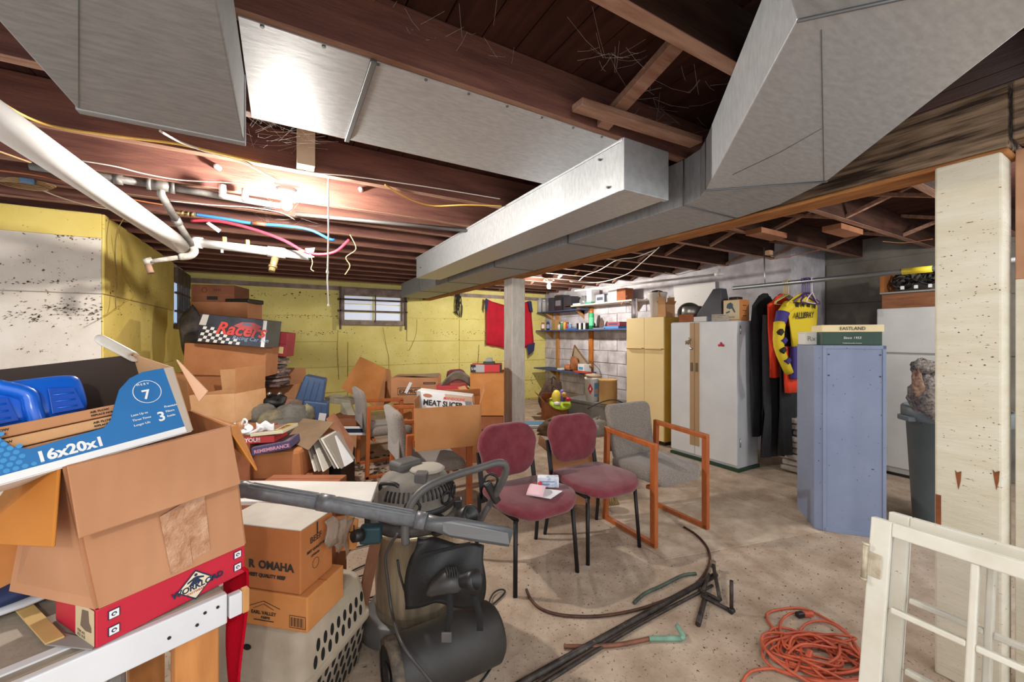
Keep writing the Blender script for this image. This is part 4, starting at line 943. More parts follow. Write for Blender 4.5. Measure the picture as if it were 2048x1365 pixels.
# white tabletop behind the vacuum wand
wp = thing('white_tabletop', 'dusty white panel lying behind the vacuum wand', 'panel', PZ(600, 985, .70))
zt_ = .72; q = [PZ(440, 968, zt_), PZ(756, 971, zt_), PZ(742, 1010, zt_), PZ(440, 1012, zt_)]
MB().prism(q, (0, 0, .016)).obj('board', mat('white_laminate', '#e2dfda', .5, col2='#d4cfc8', scale=4), wp, .002)
fr = (PZ(470, 1003, .70)*1.0, RT*.33, FW*.10, V((0, 0, .3))); fr = (V((fr[0].x, fr[0].y, 0))+FW*.16, RT*.36, FW*.12, V((0, 0, .717)))
carton('cardboard_box', 'brown carton hidden under the dusty white panel', 'box', fr, CARD3)
# diagonal brown board
MB_ = thing('wood_board', 'brown board leaning between the beef cartons and the vacuum', 'board', PZ(700, 1240, 0))
a, b_ = P(690, 1175, 1.72), P(742, 1085, 1.78)
MB().par(V((a.x, a.y, .0)), V((.045, -.01, 0)), V((0, .02, 0)), b_-V((a.x, a.y, 0))).obj('board', mat('brown_board', '#84563a', .8, col2='#6d442c', scale=5), MB_, .003)
# ================================================================ SHOP VACUUM
STEEL = mat('brushed_steel', '#cbbb9f', .3, .7, col2='#a99a80', scale=6, stretch=(5, 5, 1), detail=8)
DUSTP = mat('dusty_grey_plastic', '#8b8378', .75, col2='#5e5851', scale=5, detail=8, bump=.1)
VC = V((.555, 1.91, 0))
vac = thing('shop_vacuum', 'dusty steel drum shop vacuum with black base and push handle', 'vacuum', VC)
MB().lathe([(0, .09), (.165, .09), (.178, .13), (.178, .16), (.182, .165), (.178, .175), (.182, .30), (.182, .5), (.19, .505), (.19, .53), (0, .53)], VC, n=36).obj('drum', STEEL, vac)
MB().lathe([(.0, .53), (.20, .53), (.205, .545), (.20, .575), (.18, .58), (0, .58)], VC, n=36).obj('rim', mat('vac_rim', '#2e2d2c', .5, col2='#575049', scale=9), vac)
MB().lathe([(.186, .575), (.188, .62), (.178, .69), (.15, .735), (.10, .76), (.0, .765)], VC, n=30).obj('motor_head', DUSTP, vac)
MB().cbox(VC+V((-.03, .05, .775)), (.13, .10, .05), Matrix.Rotation(.35, 3, 'Z')).obj('head_handle', DGREY, vac, .015, 3)
MB().cbox(VC+RT*.055-FW*.10+UP*.745, (.055, .06, .075), Matrix.Rotation(-YAW, 3, 'Z')).obj('switch_tower', DGREY, vac, .008, 3)
for a, zz in ((-1.0, .66), (-.55, .66), (-1.9, .655), (-.15, .65)):
    c0_ = VC+V((.182*math.cos(a), .182*math.sin(a), zz)); n0 = V((math.cos(a), math.sin(a), 0)); t0_ = V((-math.sin(a), math.cos(a), 0))
    MB().tube([c0_+n0*.006+t0_*(.032*math.cos(q))+UP*(.026*math.sin(q)) for q in [k*PI/8 for k in range(16)]], .006, 6, closed=True).obj('motor_port', BLACK, vac)
MB().lathe([(.1885, .60), (.1935, .603), (.1935, .625), (.188, .63)], VC, n=36).obj('head_band', BLACK, vac)
for k in range(26):
    a = -2.6+k*.12; n0 = V((math.cos(a), math.sin(a), 0))
    MB().cbox(VC+n0*.176+UP*.692, (.012, .007, .045), Matrix.Rotation(a, 3, 'Z') @ Matrix.Rotation(-.5, 3, 'Y')).obj('cooling_slot', BLACK, vac)
MB().lathe([(.0, .762), (.075, .758), (.085, .766), (.07, .776), (0, .778)], VC+RT*.06, n=24).obj('top_plate', mat('dusty_light_plastic', '#a39a8e', .8), vac)
MB().tube(smooth_path([VC-RT*.13-FW*.10+UP*.70, VC-RT*.12-FW*.12+UP*.735, VC-RT*.05-FW*.14+UP*.74, VC-RT*.02-FW*.14+UP*.70], 5), .009, 8).obj('carry_loop', BLACK, vac)
MB().tube(smooth_path([VC+RT*.12-FW*.10+UP*.69, VC+RT*.15-FW*.06+UP*.74, VC+RT*.165+UP*.72, VC+RT*.17+FW*.02+UP*.68], 5), .009, 8).obj('carry_loop', BLACK, vac)
for a in (2.9, -.35, -1.35):
    c0_ = VC+V((.205*math.cos(a), .205*math.sin(a), .565)); MB().cbox(c0_, (.04, .05, .085), Matrix.Rotation(a, 3, 'Z')).obj('latch', BLACK, vac, .006)
c0_ = P(742, 1068, 1.66); MB().cbox(c0_, (.085, .05, .07), Matrix.Rotation(-.4, 3, 'Z')).obj('port_housing', mat('dark_teal', '#1c4048', .5), vac, .01, 3)
MB().cyl(c0_+V((-.04, -.02, .015)), c0_+V((-.075, -.035, .02)), .026, .022).obj('inlet_port', BLACK, vac)
# base with wheels
def br(z, s): return [VC+RT*(.235*s*math.copysign(abs(math.cos(q))**.7, math.cos(q)))+FW*(.215*s*math.copysign(abs(math.sin(q))**.7, math.sin(q)))+UP*z for q in [2*PI*k/28 for k in range(28)]]
loft(MB(), [br(.045, .9), br(.05, 1), (br(.09, 1)), br(.125, .9), br(.13, .78)]).obj('base', DGREY, vac, .004)
for a in (.7, 2.4, 3.9, 5.4):
    c0_ = VC+RT*(.19*math.cos(a))+FW*(.17*math.sin(a))+UP*.027
    MB().cyl(c0_-RT*.013, c0_+RT*.013, .027, n=14).obj('caster', BLACK, vac)
hp = [P(812, 1088, 1.52), P(810, 1058, 1.52), P(822, 1010, 1.54), P(850, 978, 1.58), P(900, 955, 1.64), P(955, 938, 1.7), P(998, 926, 1.72), P(1012, 935, 1.74), P(1006, 960, 1.76), P(985, 1000, 1.82), P(962, 1035, 1.86), P(940, 1070, 1.86)]
MB().tube(smooth_path(hp, 6), .0155, 12).obj('push_handle', DGREY, vac)
q = P(984, 985, 1.8); MB().cbox(q, (.035, .03, .11), Matrix.Rotation(-.5, 3, 'Y')).obj('handle_clamp', BLACK, vac, .006)
MB().tube(smooth_path([P(982, 962, 1.8)+RT*(.03*math.cos(a))+UP*(.03*math.sin(a)) for a in [k*PI/6 for k in range(12)]], 2), .006, 8, closed=True).obj('clamp_ring', BLACK, vac)
MB().cyl(P(955, 1060, 1.78), P(1010, 945, 1.9), .009).obj('handle_strut', DGREY, vac)
MB().lathe([(0, 0), (.04, 0), (.042, .03), (.04, .06), (.03, .062), (.028, .02), (0, .02)], P(925, 1040, 1.62), (.3, -.7, .5), n=20).obj('hose_port', BLACK, vac)
# power cord down the drum
MB().tube(smooth_path([P(795, 1068, 1.5), P(772, 1110, 1.50), P(776, 1165, 1.49), P(785, 1230, 1.46), P(805, 1290, 1.30), P(850, 1350, 1.28), P(880, 1385, 1.28)], 6), .0055, 8).obj('power_cord', mat('dark_grey_cord', '#33302e', .5), vac)
# wand
wd = thing('vacuum_wand', 'long grey vacuum extension wand with flat crevice tool across the vacuum', 'vacuum wand', P(750, 1030, 1.42))
WG = mat('grey_wand_plastic', '#57585a', .4, col2='#66676a', scale=12, stretch=(4, 4, 4), detail=8)
w0, w1, w2, w3 = P(478, 978, 1.33), P(655, 1007, 1.36), P(835, 1040, 1.37), P(870, 1048, 1.37)
w4 = P(1022, 1076, 1.37)
MB().tube([w0, w0.lerp(w1, .06), w0.lerp(w1, .1), w1], [.027, .028, .025, .026], 20).obj('upper_tube', WG, wd)
MB().tube([w1.lerp(w0, .1), w1.lerp(w2, .05), w1.lerp(w2, .06), w2], [.0285, .0285, .0255, .0265], 20).obj('lower_tube', WG, wd)
wdx = (w3-w2).normalized()
for k in range(5):
    a = -.9+k*.42; nn_ = (UP*math.cos(a)-FW*math.sin(a)); 
    MB().tube([w0.lerp(w1, .14)+nn_*.0255, w1.lerp(w0, .12)+nn_*.0265], .0016, 5).obj('rib', mat('grey_wand_rib', '#7a7b7d', .4), wd)
    MB().tube([w1.lerp(w2, .1)+nn_*.0258, w2.lerp(w1, .05)+nn_*.027], .0016, 5).obj('rib', mat('grey_wand_rib', '#7a7b7d', .4), wd)
def wring(c, a, b__): return [c+FW*(a*math.cos(q))+(UP*1.0-wdx*wdx.z)*(b__*math.sin(q)) for q in [2*PI*k/20 for k in range(20)]]
MB().tube([w2-wdx*.005, w2+wdx*.03], [.0285, .0285], 20).obj('collar', WG, wd)
loft(MB(), [wring(w2+wdx*.02, .026, .026), wring(w3+wdx*.01, .025, .025), wring(w3.lerp(w4, .25), .016, .036), wring(w3.lerp(w4, .6), .013, .036), wring(w4, .012, .033)]).obj('crevice_tool', mat('dark_wand_plastic', '#4a4b4d', .4, col2='#57585a', scale=8), wd)
MB().prism([w3.lerp(w4, .12)-FW*.020+UP*.02, w3.lerp(w4, .22)-FW*.0165+UP*.026, w3.lerp(w4, .96)-FW*.0135+UP*.021, w3.lerp(w4, .98)-FW*.0135-UP*.016, w3.lerp(w4, .2)-FW*.0165-UP*.02, w3.lerp(w4, .12)-FW*.020-UP*.01], -FW*.002).obj('flat_cheek', mat('flat_cheek', '#6c6d6e', .45), wd)
# black bag and floor tool strapped in front
bg_ = thing('tool_bag', 'black vinyl bag hanging in front of the vacuum drum', 'bag', P(880, 1200, 1.5))
fA, fB, fC, fD = P(835, 1075, 1.50), P(968, 1092, 1.52), P(962, 1203, 1.50), P(812, 1205, 1.47)
def bagf(u, v):
    q = fA.lerp(fB, u).lerp(fD.lerp(fC, u), v); return q+FW*(-.035*math.sin(PI*u)*math.sin(PI*min(1, v*1.1))+.012*math.sin(u*9+v*5))
MB().grid(bagf, 16, 16).obj('body', mat('black_vinyl', '#0d0d0d', .55, bump=.2, bscale=30), bg_, solid=.03, off=-1)
MB().par(P(840, 1110, 1.44), P(940, 1085, 1.46)-P(840, 1110, 1.44), FW*.004, UP*-.012).obj('strap', DBLACK, bg_)
MB().tube(smooth_path([P(795, 1120, 1.47), P(800, 1150, 1.46), P(815, 1200, 1.46)], 4), .004, 6).obj('piping', mat('black_vinyl', '#131313', .35), bg_)
tl = thing('floor_tool', 'black plastic vacuum floor nozzle strapped to the black bag', 'vacuum tool', P(905, 1170, 1.40))
a0_ = P(870, 1168, 1.42)
loft(MB(), [[c+UP*(h*math.sin(q)) + FW*(d*math.cos(q)) for q in [2*PI*k/16+.39 for k in range(16)]] for c, h, d in ((P(856, 1180, 1.42), .012, .03), (P(866, 1172, 1.42), .028, .045), (P(882, 1163, 1.42), .038, .05), (P(902, 1160, 1.41), .04, .05), (P(918, 1162, 1.41), .034, .04), (P(925, 1163, 1.41), .022, .03))]).obj('nozzle_body', mat('matt_black_nozzle', '#2b2a29', .45, col2='#3a3836', scale=9), tl)
for k in range(5): MB().cbox(P(893+k*5, 1146, 1.375), (.0035, .03, .02), Matrix.Rotation(-YAW+.3, 3, 'Z')).obj('rib', BLACK, tl)
MB().lathe([(.018, 0), (.022, .012), (.024, .03), (.031, .05), (.033, .075), (.030, .075), (.022, .03), (0, .028)], P(918, 1163, 1.40), P(968, 1160, 1.36)-P(918, 1163, 1.40), n=24).obj('round_socket', BLACK, tl)
for (xa, ya, xb, yb_, dd2) in ((898, 1185, 893, 1270, 1.38), (948, 1190, 960, 1262, 1.38)):
    pts = smooth_path([P(xa, ya, dd2), P((xa+xb)/2+4, (ya+yb_)/2, dd2-.02), P(xb, yb_, dd2)], 4)
    MB().grid(lambda u, v: pts[min(len(pts)-1, int(v*(len(pts)-1)))]+RT*(u-.5)*.022, 1, len(pts)-1).obj('strap', DBLACK, tl, solid=.003)
MB().cbox(P(893, 1275, 1.37), (.035, .008, .035), Matrix.Rotation(-YAW, 3, 'Z')).obj('buckle', DGREY, tl, .003)
# horizontal black canister (carry case) in front of the base
cn = thing('black_canister', 'dark grey cylinder lying on the floor in front of the vacuum', 'canister', P(830, 1330, 1.4))
ca_, cb_ = V((0, 0, .123))+PZ(0, 0, 0)*0, None
ca_ = PZ(775, 1352, .125); cb_ = PZ(985, 1262, .125)
ax = (cb_-ca_).normalized()
MB().lathe([(.0, .02), (.088, .02), (.10, 0), (.118, .0), (.121, .015), (.115, .03), (.118, .05), (.120, .30), (.118, .44), (.10, .46), (0, .46)], ca_, ax, n=32).obj('body', mat('dark_vinyl_case', '#262423', .55, col2='#373431', scale=5, detail=8), cn)
MB().lathe([(.098, -.004), (.119, -.004), (.124, .012), (.122, .035), (.10, .035)], ca_, ax, n=32).obj('end_ring', mat('brown_end_ring', '#6e6153', .7, col2='#40382f', scale=30, bump=.4), cn)
MB().lathe([(0, 0), (.03, -.01), (.04, -.006), (.045, .0), (0, .018)], ca_, ax, n=20).obj('hub', BLACK, cn)
# cords round the vacuum
t_ = thing('vacuum_cable', 'black cable loops on the floor left of the vacuum drum', 'cord', PZ(720, 1180, 0))
for k, (ya, yb_) in enumerate(((1098, 1082), (1142, 1115), (1158, 1140), (1205, 1190), (1218, 1200))):
    MB().tube(smooth_path([PZ(690, ya+12, .01), PZ(705, ya, .01), PZ(735, (ya+yb_)/2, .012), PZ(765, yb_, .01), PZ(800, yb_-5, .01)], 4), .005, 6).obj('loop', BWIRE, t_)
t_ = thing('vacuum_cable', 'black cable looping on the floor right of the vacuum', 'cord', PZ(1000, 1190, 0))
MB().tube(smooth_path([PZ(960, 1225, .008), PZ(985, 1210, .008), PZ(1010, 1185, .008), PZ(1000, 1180, .012), PZ(985, 1190, .012), PZ(978, 1215, .02), PZ(985, 1290, .008), PZ(985, 1330, .008), PZ(950, 1380, .008)], 6), .0045, 6).obj('cable', BWIRE, t_)
# ================================================================ BULBS
def bulb(p, label, W_, holder):
    t = thing('light_bulb', label, 'lamp', p)
    gl = mat('bulb_glow', '#fff3e2', .5); bn = gl.node_tree.nodes['Principled BSDF']
    bn.inputs['Emission Color'].default_value = (1, .95, .87, 1); bn.inputs['Emission Strength'].default_value = W_
    MB().lathe([(0, -.034), (.018, -.029), (.029, -.014), (.031, 0), (.027, .018), (.016, .04), (.014, .05)], p, (0, 0, 1), n=20).obj('bulb', gl, t)
    MB().lathe([(.0, .05), (.015, .05), (.017, .06), (.055, .075), (.058, .1), (0, .1)], p, (0, 0, 1), n=20).obj('lamp_holder', mat('porcelain', '#e8e6e2', .3), t)
    MB().box(p[0]-.07, p[0]+.07, p[1]-.05, p[1]+.05, p[2]+.1, p[2]+.115).obj('mounting_plate', mat('porcelain', '#e8e6e2', .3), t)
BULB1 = (.03, 2.93, 2.235); BULB2 = (3.75, 5.35, 2.2)
bulb(BULB1, 'bright bare bulb under the joists left of the ducts', 1900, None)
bulb(BULB2, 'bright bare bulb hanging beyond the white post near the shelves', 1900, None)
# ================================================================ PIPES AND WIRES OVERHEAD
p0, p1 = P(0, 242, 1.41), P(366, 494, 3.02)
t_ = thing('drain_pipe', 'thick white plastic drain pipe slanting down from upper left', 'pipe', p1)
dd_ = (p1-p0).normalized()
MB().tube([p0-dd_*.8, p1], .058, 28).obj('pipe', PVC, t_)
MB().tube([p1-dd_*.02, p1+dd_*.05], [.05, .045], 20).obj('coupling', OLDPIPE, t_)
t_ = thing('galvanised_pipe', 'old grey threaded pipe with tee branching down to the drain joint', 'pipe', P(320, 372, 2.75))
pA, pT, pB = PZ(170, 350, 2.32), PZ(322, 372, 2.32), PZ(560, 412, 2.32)
MB().cyl(PZ(60, 332, 2.32), pT, .021).obj('pipe', OLDPIPE, t_); MB().cyl(pT, pB, .021).obj('pipe', OLDPIPE, t_)
ax = (pB-pT).normalized()
MB().cyl(pT-ax*.055, pT+ax*.055, .031).obj('tee', OLDPIPE, t_)
for q in (-.055, .055): MB().cyl(pT+ax*(q-.01), pT+ax*(q+.01), .035).obj('tee_collar', OLDPIPE, t_)
pm = pA.lerp(pT, .42); MB().cyl(pm-ax*.02, pm+ax*.02, .028).obj('collar', OLDPIPE, t_)
MB().tube([pT, pT+V((0, 0, -.05)), P(352, 440, 2.72)], .021, 12).obj('branch', OLDPIPE, t_)
MB().cyl(P(350, 436, 2.71), P(357, 448, 2.75), .027).obj('collar', OLDPIPE, t_)
MB().cyl(P(352, 440, 2.72), P(385, 492, 3.02), .021).obj('branch', OLDPIPE, t_)
MB().tube(smooth_path([P(385, 492, 3.02), P(389, 503, 3.02), P(380, 512, 3.0), P(360, 514, 2.98)], 4), .026, 12).obj('elbow', mat('white_crusty_pipe', '#bdb6ac', .7, col2='#8d857b', scale=25, bump=.3), t_)
MB().cyl(P(372, 513, 3.0), P(296, 524, 2.88), .017).obj('branch', mat('white_crusty_pipe', '#bdb6ac', .7), t_)
MB().cyl(P(305, 521, 2.9), P(288, 525, 2.87), .025).obj('elbow', mat('white_crusty_pipe', '#bdb6ac', .7), t_)
MB().cyl(P(296, 530, 2.87), P(302, 547, 2.87), .02).obj('open_end', mat('rusty', '#8d705c', .8), t_)
t_ = thing('supply_pipe', 'white plastic water pipe running right from the drain joint', 'pipe', P(500, 495, 3.1))
w0_, w1_ = P(392, 485, 3.03), P(618, 513, 3.25); ax = (w1_-w0_).normalized()
MB().cyl(w0_, w1_, .033, n=20).obj('pipe', PVC, t_)
MB().cyl(w0_-ax*.02, w0_+ax*.04, .042).obj('coupling', PVC, t_); MB().cyl(w0_.lerp(w1_, .62), w0_.lerp(w1_, .78), .042).obj('coupling', PVC, t_)
MB().tube([w0_.lerp(w1_, .95), w1_+ax*.04], [.03, .004], 12).obj('torn_end', PVC, t_)
for q in (.24, .44):
    c0_ = w0_.lerp(w1_, q); MB().cbox(c0_+UP*.045, (.03, .03, .05)).obj('clamp', BRASS, t_, .006)
MB().cbox(w0_.lerp(w1_, .22)-UP*.04, (.016, .01, .03)).obj('strap_end', PVC, t_)
t_ = thing('tube_light_stub', 'short brass coloured cylinder hanging under the white water pipe', 'pipe', P(545, 530, 3.2))
MB().cyl(P(552, 510, 3.2), P(543, 543, 3.15), .028, .022).obj('stub', mat('tan_brass', '#a08a5f', .4, .4), t_); MB().cyl(P(546, 532, 3.165), P(545, 536, 3.16), .031).obj('ring', BRASS, t_)
def wire(name, label, pts, r, m, cat='cable', fn=None, n=5):
    t = thing(name, label, cat, pts[0] if fn is None else fn(*pts[0][:2]) if len(pts[0]) < 3 else P(*pts[0]))
    q = [P(*p) if fn is None else fn(*p) for p in pts]
    MB().tube(smooth_path(q, n), r, 8).obj('run', m, t); return t
BLT = mat('blue_tube', '#3b80cb', .35); RDT = mat('red_tube', '#c33a4c', .35)
def wire3(name, label, pts, r, m, cat='cable', n=5):
    q = [P(*p) for p in pts]; t = thing(name, label, cat, q[0]); MB().tube(smooth_path(q, n), r, 8).obj('run', m, t); return t
t_ = wire3('water_tube', 'blue plastic water tube sagging under the joists below the bulb', [(390, 429, 3.0), (450, 438, 3.03), (505, 447, 3.08), (570, 452, 3.12), (620, 460, 3.18), (658, 478, 3.25), (668, 480, 3.3)], .0115, BLT, 'tube')
MB().cyl(P(346, 424, 2.95), P(390, 430, 3.0), .015).obj('brass_fitting', BRASS, t_)
for x in (356, 366, 378, 387): q = P(x, 425+(x-350)*.12, 2.97); MB().cyl(q-ax*.007, q+ax*.007, .020, n=8).obj('brass_nut', BRASS, t_)
MB().cyl(P(505, 446, 3.06), P(531, 449, 3.08), .0145).obj('copper_joint', mat('copper', '#b08060', .4, .6), t_)
t_ = wire3('water_tube', 'red plastic water tube curving below the blue one', [(383, 442, 3.0), (430, 442, 3.0), (470, 449, 3.02), (520, 463, 3.05), (570, 482, 3.08), (608, 503, 3.1), (640, 509, 3.12), (672, 503, 3.15), (698, 480, 3.2)], .0115, RDT, 'tube')
MB().cbox(P(603, 503, 3.08), (.04, .02, .02), Matrix.Rotation(-.4, 3, 'Z')).obj('brass_crimp', BRASS, t_, .004)
t_ = thing('paper_tag', 'white paper tags tied to the red tube beside the brass fitting', 'tag', P(425, 452, 2.98))
MB().prism([P(412, 447, 2.98), P(418, 444, 2.98), P(442, 460, 2.98), P(437, 466, 2.98)], FW*.002).obj('tag', WHITE, t_)
MB().prism([P(610, 497, 3.09), P(630, 496, 3.09), P(627, 505, 3.09), P(614, 506, 3.09)], FW*.002).obj('tag', WHITE, t_)
fz = lambda z: (lambda x, y: PZ(x, y, z))
def wirez(name, label, pts, z, r, m, n=5):
    q = [PZ(x, y, z) for x, y in pts]; t = thing(name, label, 'cable', q[0]); MB().tube(smooth_path(q, n), r, 6).obj('run', m, t); return t
wirez('yellow_cable', 'yellow flat cable stapled along a joist above the white drain pipe', [(-20, 190), (30, 222), (75, 243), (130, 258), (200, 268), (270, 277), (350, 287), (420, 302), (520, 326)], ZJ-.01, .006, YWIRE)
wirez('yellow_cable', 'yellow cable drooping across the joists left of the capped duct', [(770, 370), (800, 388), (830, 403), (870, 412), (930, 410), (1003, 412)], ZJ-.012, .0055, YWIRE)
wirez('cream_cable', 'cream cable crossing joists towards the bulb', [(320, 262), (360, 284), (420, 305), (480, 322), (525, 345), (560, 362)], ZJ-.012, .006, WWIRE)
wirez('cream_cable', 'thin cream wire along the bright joist face left of the bulb', [(165, 322), (230, 333), (290, 348), (360, 360), (440, 364), (520, 370)], ZJ-.012, .0035, WWIRE)
wirez('cream_cable', 'thin cream wire stapled beneath the joists right of the bulb', [(612, 345), (700, 352), (800, 366), (880, 378), (1000, 398)], ZJ-.01, .003, WWIRE)
wirez('cream_cable', 'pair of thin cream wires in the bay below the blue tube', [(340, 402), (420, 410), (500, 415), (560, 425), (590, 440)], ZJ-.01, .004, WWIRE)
for k, (pts, lb_) in enumerate((([(-10, 300), (60, 325), (130, 352), (200, 385), (250, 400)], 'tan cable at far upper left, highest of the bunch'), ([(-10, 340), (80, 352), (160, 372), (260, 398), (340, 412)], 'orange tinted cable at far upper left below the highest one'), ([(-10, 360), (60, 372), (120, 395), (180, 412), (230, 420)], 'dull grey cable at far upper left just above the yellow wall band'))):
    wirez('old_cable', lb_, pts, ZJ-.015, .005, mat('old_cable%d' % k, ('#a98a5f', '#a8623a', '#8d8168')[k], .7))
t_ = thing('cable_coil', 'small loose coil of brown cable at far upper left by the joists', 'cable', PZ(60, 365, 2.33))
for k in range(4):
    c0_ = PZ(48, 362, 2.33); MB().tube([c0_+V((.10*math.cos(a)+.01*k, .07*math.sin(a), .008*k-.03)) for a in [j*PI/9 for j in range(18)]], .004, 5, closed=True).obj('loop', mat('old_cable0', '#a98a5f', .7), t_)
q = PZ(30, 352, 2.33); MB().cbox(q+V((.05, 0, -.02)), (.06, .03, .03)).obj('blue_connector', mat('blue_connector', '#4c6a86', .5), t_, .006)
# conduit along joists
t_ = thing('conduit', 'dark grey conduit running along a joist right of the bulb', 'conduit', PZ(700, 440, 2.33))
MB().cyl(PZ(590, 428, 2.33), PZ(945, 462, 2.33), .016).obj('pipe', mat('grey_conduit', '#6f6a66', .5, .4), t_)
# knob insulators
for (px, py, Y, lb_) in ((437, 336, 3.165, 'white porcelain knob on a joist above the grey tee pipe'), (722, 380, 3.165, 'white porcelain knob on a joist right of the pull cord')):
    q = PY(px, py, Y); t_ = thing('insulator', lb_, 'insulator', q, group=None)
    MB().lathe([(0, .04), (.012, .04), (.016, .03), (.014, .022), (.016, .012), (.016, -.01), (0, -.01)], q, (-.3, -1, -.1), n=14).obj('knob', mat('porcelain', '#e8e6e2', .3), t_)
for (px, py, lb_) in ((445, 386, 'white porcelain tube under the grey pipe, left of two'), (490, 393, 'white porcelain tube under the grey pipe, right of two')):
    q = PZ(px, py, 2.30); t_ = thing('insulator', lb_, 'insulator', q)
    MB().lathe([(0, -.03), (.018, -.03), (.021, -.02), (.018, -.01), (.021, 0), (.018, .01), (.021, .02), (.018, .05), (0, .05)], q, (0, 0, 1), n=12).obj('knob', mat('porcelain', '#e8e6e2', .3), t_)
# pull cord
t_ = thing('pull_cord', 'long white pull cord hanging from the ceiling left of the ducts', 'cord', P(656, 612, 2.5))
MB().tube([V((P(657, 345, 2.5).x, P(657, 345, 2.5).y, ZS+.02)), P(657, 345, 2.5), P(657, 470, 2.5), P(655, 560, 2.5), P(657, 610, 2.5)], .0045, 6).obj('cord', ROPE, t_)
MB().lathe([(0, -.012), (.007, -.01), (.009, 0), (.004, .02)], P(655, 545, 2.5), (0, 0, 1), n=10).obj('knot', ROPE, t_)
MB().lathe([(0, -.01), (.007, -.008), (.007, 0), (.003, .01)], P(657, 610, 2.5), (0, 0, 1), n=10).obj('knot', ROPE, t_)
wire3('loose_wire', 'crooked tan wire dangling from the joists right of the pull cord', [(700, 470, 3.2), (712, 498, 3.2), (692, 515, 3.2), (700, 532, 3.2), (690, 550, 3.2)], .004, mat('tan_wire', '#a98d60', .6))
wire3('loose_wire', 'short tan wire end hanging from the red tube', [(620, 508, 3.1), (625, 525, 3.1), (622, 538, 3.1), (628, 543, 3.1)], .0035, mat('tan_wire', '#a98d60', .6))
wire3('loose_wire', 'thin brown vine-like wire hanging down the yellow left wall', [(252, 432, 3.2), (240, 450, 3.18), (232, 475, 3.17), (230, 520, 3.2), (234, 560, 3.25), (231, 600, 3.25), (232, 618, 3.2)], .0035, mat('brown_wire', '#7a6530', .8))
wire3('loose_wire', 'paler twisting wire beside the vine-like wire on the yellow left wall', [(238, 468, 3.25), (243, 500, 3.3), (246, 545, 3.4), (260, 575, 3.5), (267, 595, 3.5), (250, 605, 3.35), (235, 618, 3.2), (206, 632, 3.05)], .003, mat('ochre_wire', '#a58a35', .8))
# right side wires
YR = lambda x, y, z=2.33: PZ(x, y, z)
wirez('cream_cable', 'white twisted cable slung under the right-hand joists from beam to bulb', [(1310, 500), (1270, 515), (1235, 520), (1200, 540), (1170, 552), (1158, 562)], 2.30, .006, WWIRE)
wirez('cream_cable', 'white cable crossing the right-hand joists in a long curve', [(1318, 495), (1290, 520), (1255, 548), (1215, 562), (1180, 566), (1140, 563)], 2.30, .006, WWIRE)
t_ = thing('conduit', 'thin grey conduit from the round ceiling box to the bulb by the shelves', 'conduit', P(1437, 548, 5.1))
MB().cyl(P(1437, 549, 5.1), P(1150, 582, 7.0), .014).obj('pipe', mat('pale_conduit', '#b5b0aa', .5, .3), t_)
MB().lathe([(0, 0), (.05, 0), (.055, .03), (.02, .05), (.02, .09), (0, .09)], P(1438, 552, 5.1), (0, 0, 1), n=14).obj('ceiling_box', mat('porcelain', '#e8e6e2', .3), t_)
for k, (pts, lb_) in enumerate((([(1540, 520), (1590, 511), (1640, 500)], 'bare orange wire in the joist bay right of the small wooden cleat'), ([(1560, 545), (1620, 540), (1680, 532)], 'bare orange wire lower in the joist bays above the clothes'), ([(1765, 483), (1810, 486), (1866, 478)], 'bare orange wire near the cream post between joists'), ([(1330, 545), (1390, 556), (1430, 548)], 'grey wire sagging left of the round ceiling box'))):
    wirez('loose_wire', lb_, pts, ZJ-.02, .004, mat('orange_wire', '#a8683e', .7) if k < 3 else mat('tan_wire', '#a98d60', .6))
q = PZ(1538, 506, ZJ-.02); t_ = thing('junction_block', 'small pale wooden block nailed under a right-hand joist', 'block', q)
MB().cbox(q, (.07, .05, .05)).obj('block', mat('pale_wood', '#c39b74', .8), t_, .003); MB().cbox(q+V((.07, .0, -.005)), (.05, .02, .06)).obj('bracket', CHROME, t_)
# cobwebs
wb_ = bpy.data.objects
cw = MB(); rnd = random.Random(5)
def web(cx, cy, z, n, R_):
    for k in range(n):
        q = PZ(cx+rnd.uniform(-R_, R_), cy+rnd.uniform(-R_*.5, R_*.5), z+rnd.uniform(-.01, .05)); e = q+V((rnd.uniform(-.16, .16), rnd.uniform(-.12, .12), rnd.uniform(-.02, .1)))
        m_ = q.lerp(e, .5)+V((0, 0, -.012*rnd.random())); cw.tube([q, m_, e], .00035, 3, caps=False)
web(560, 275, 2.37, 50, 60); web(700, 100, 2.45, 40, 110); web(900, 120, 2.45, 36, 140); web(1330, 210, 2.45, 30, 100); web(560, 430, 2.3, 30, 60); web(1250, 120, 2.42, 20, 60)
o = cw.obj('cobweb', mat('cobweb', '#d8d4cf', .9)); tag(o, 'fine white cobweb strands strung between the joists', 'cobweb', None, 'stuff')
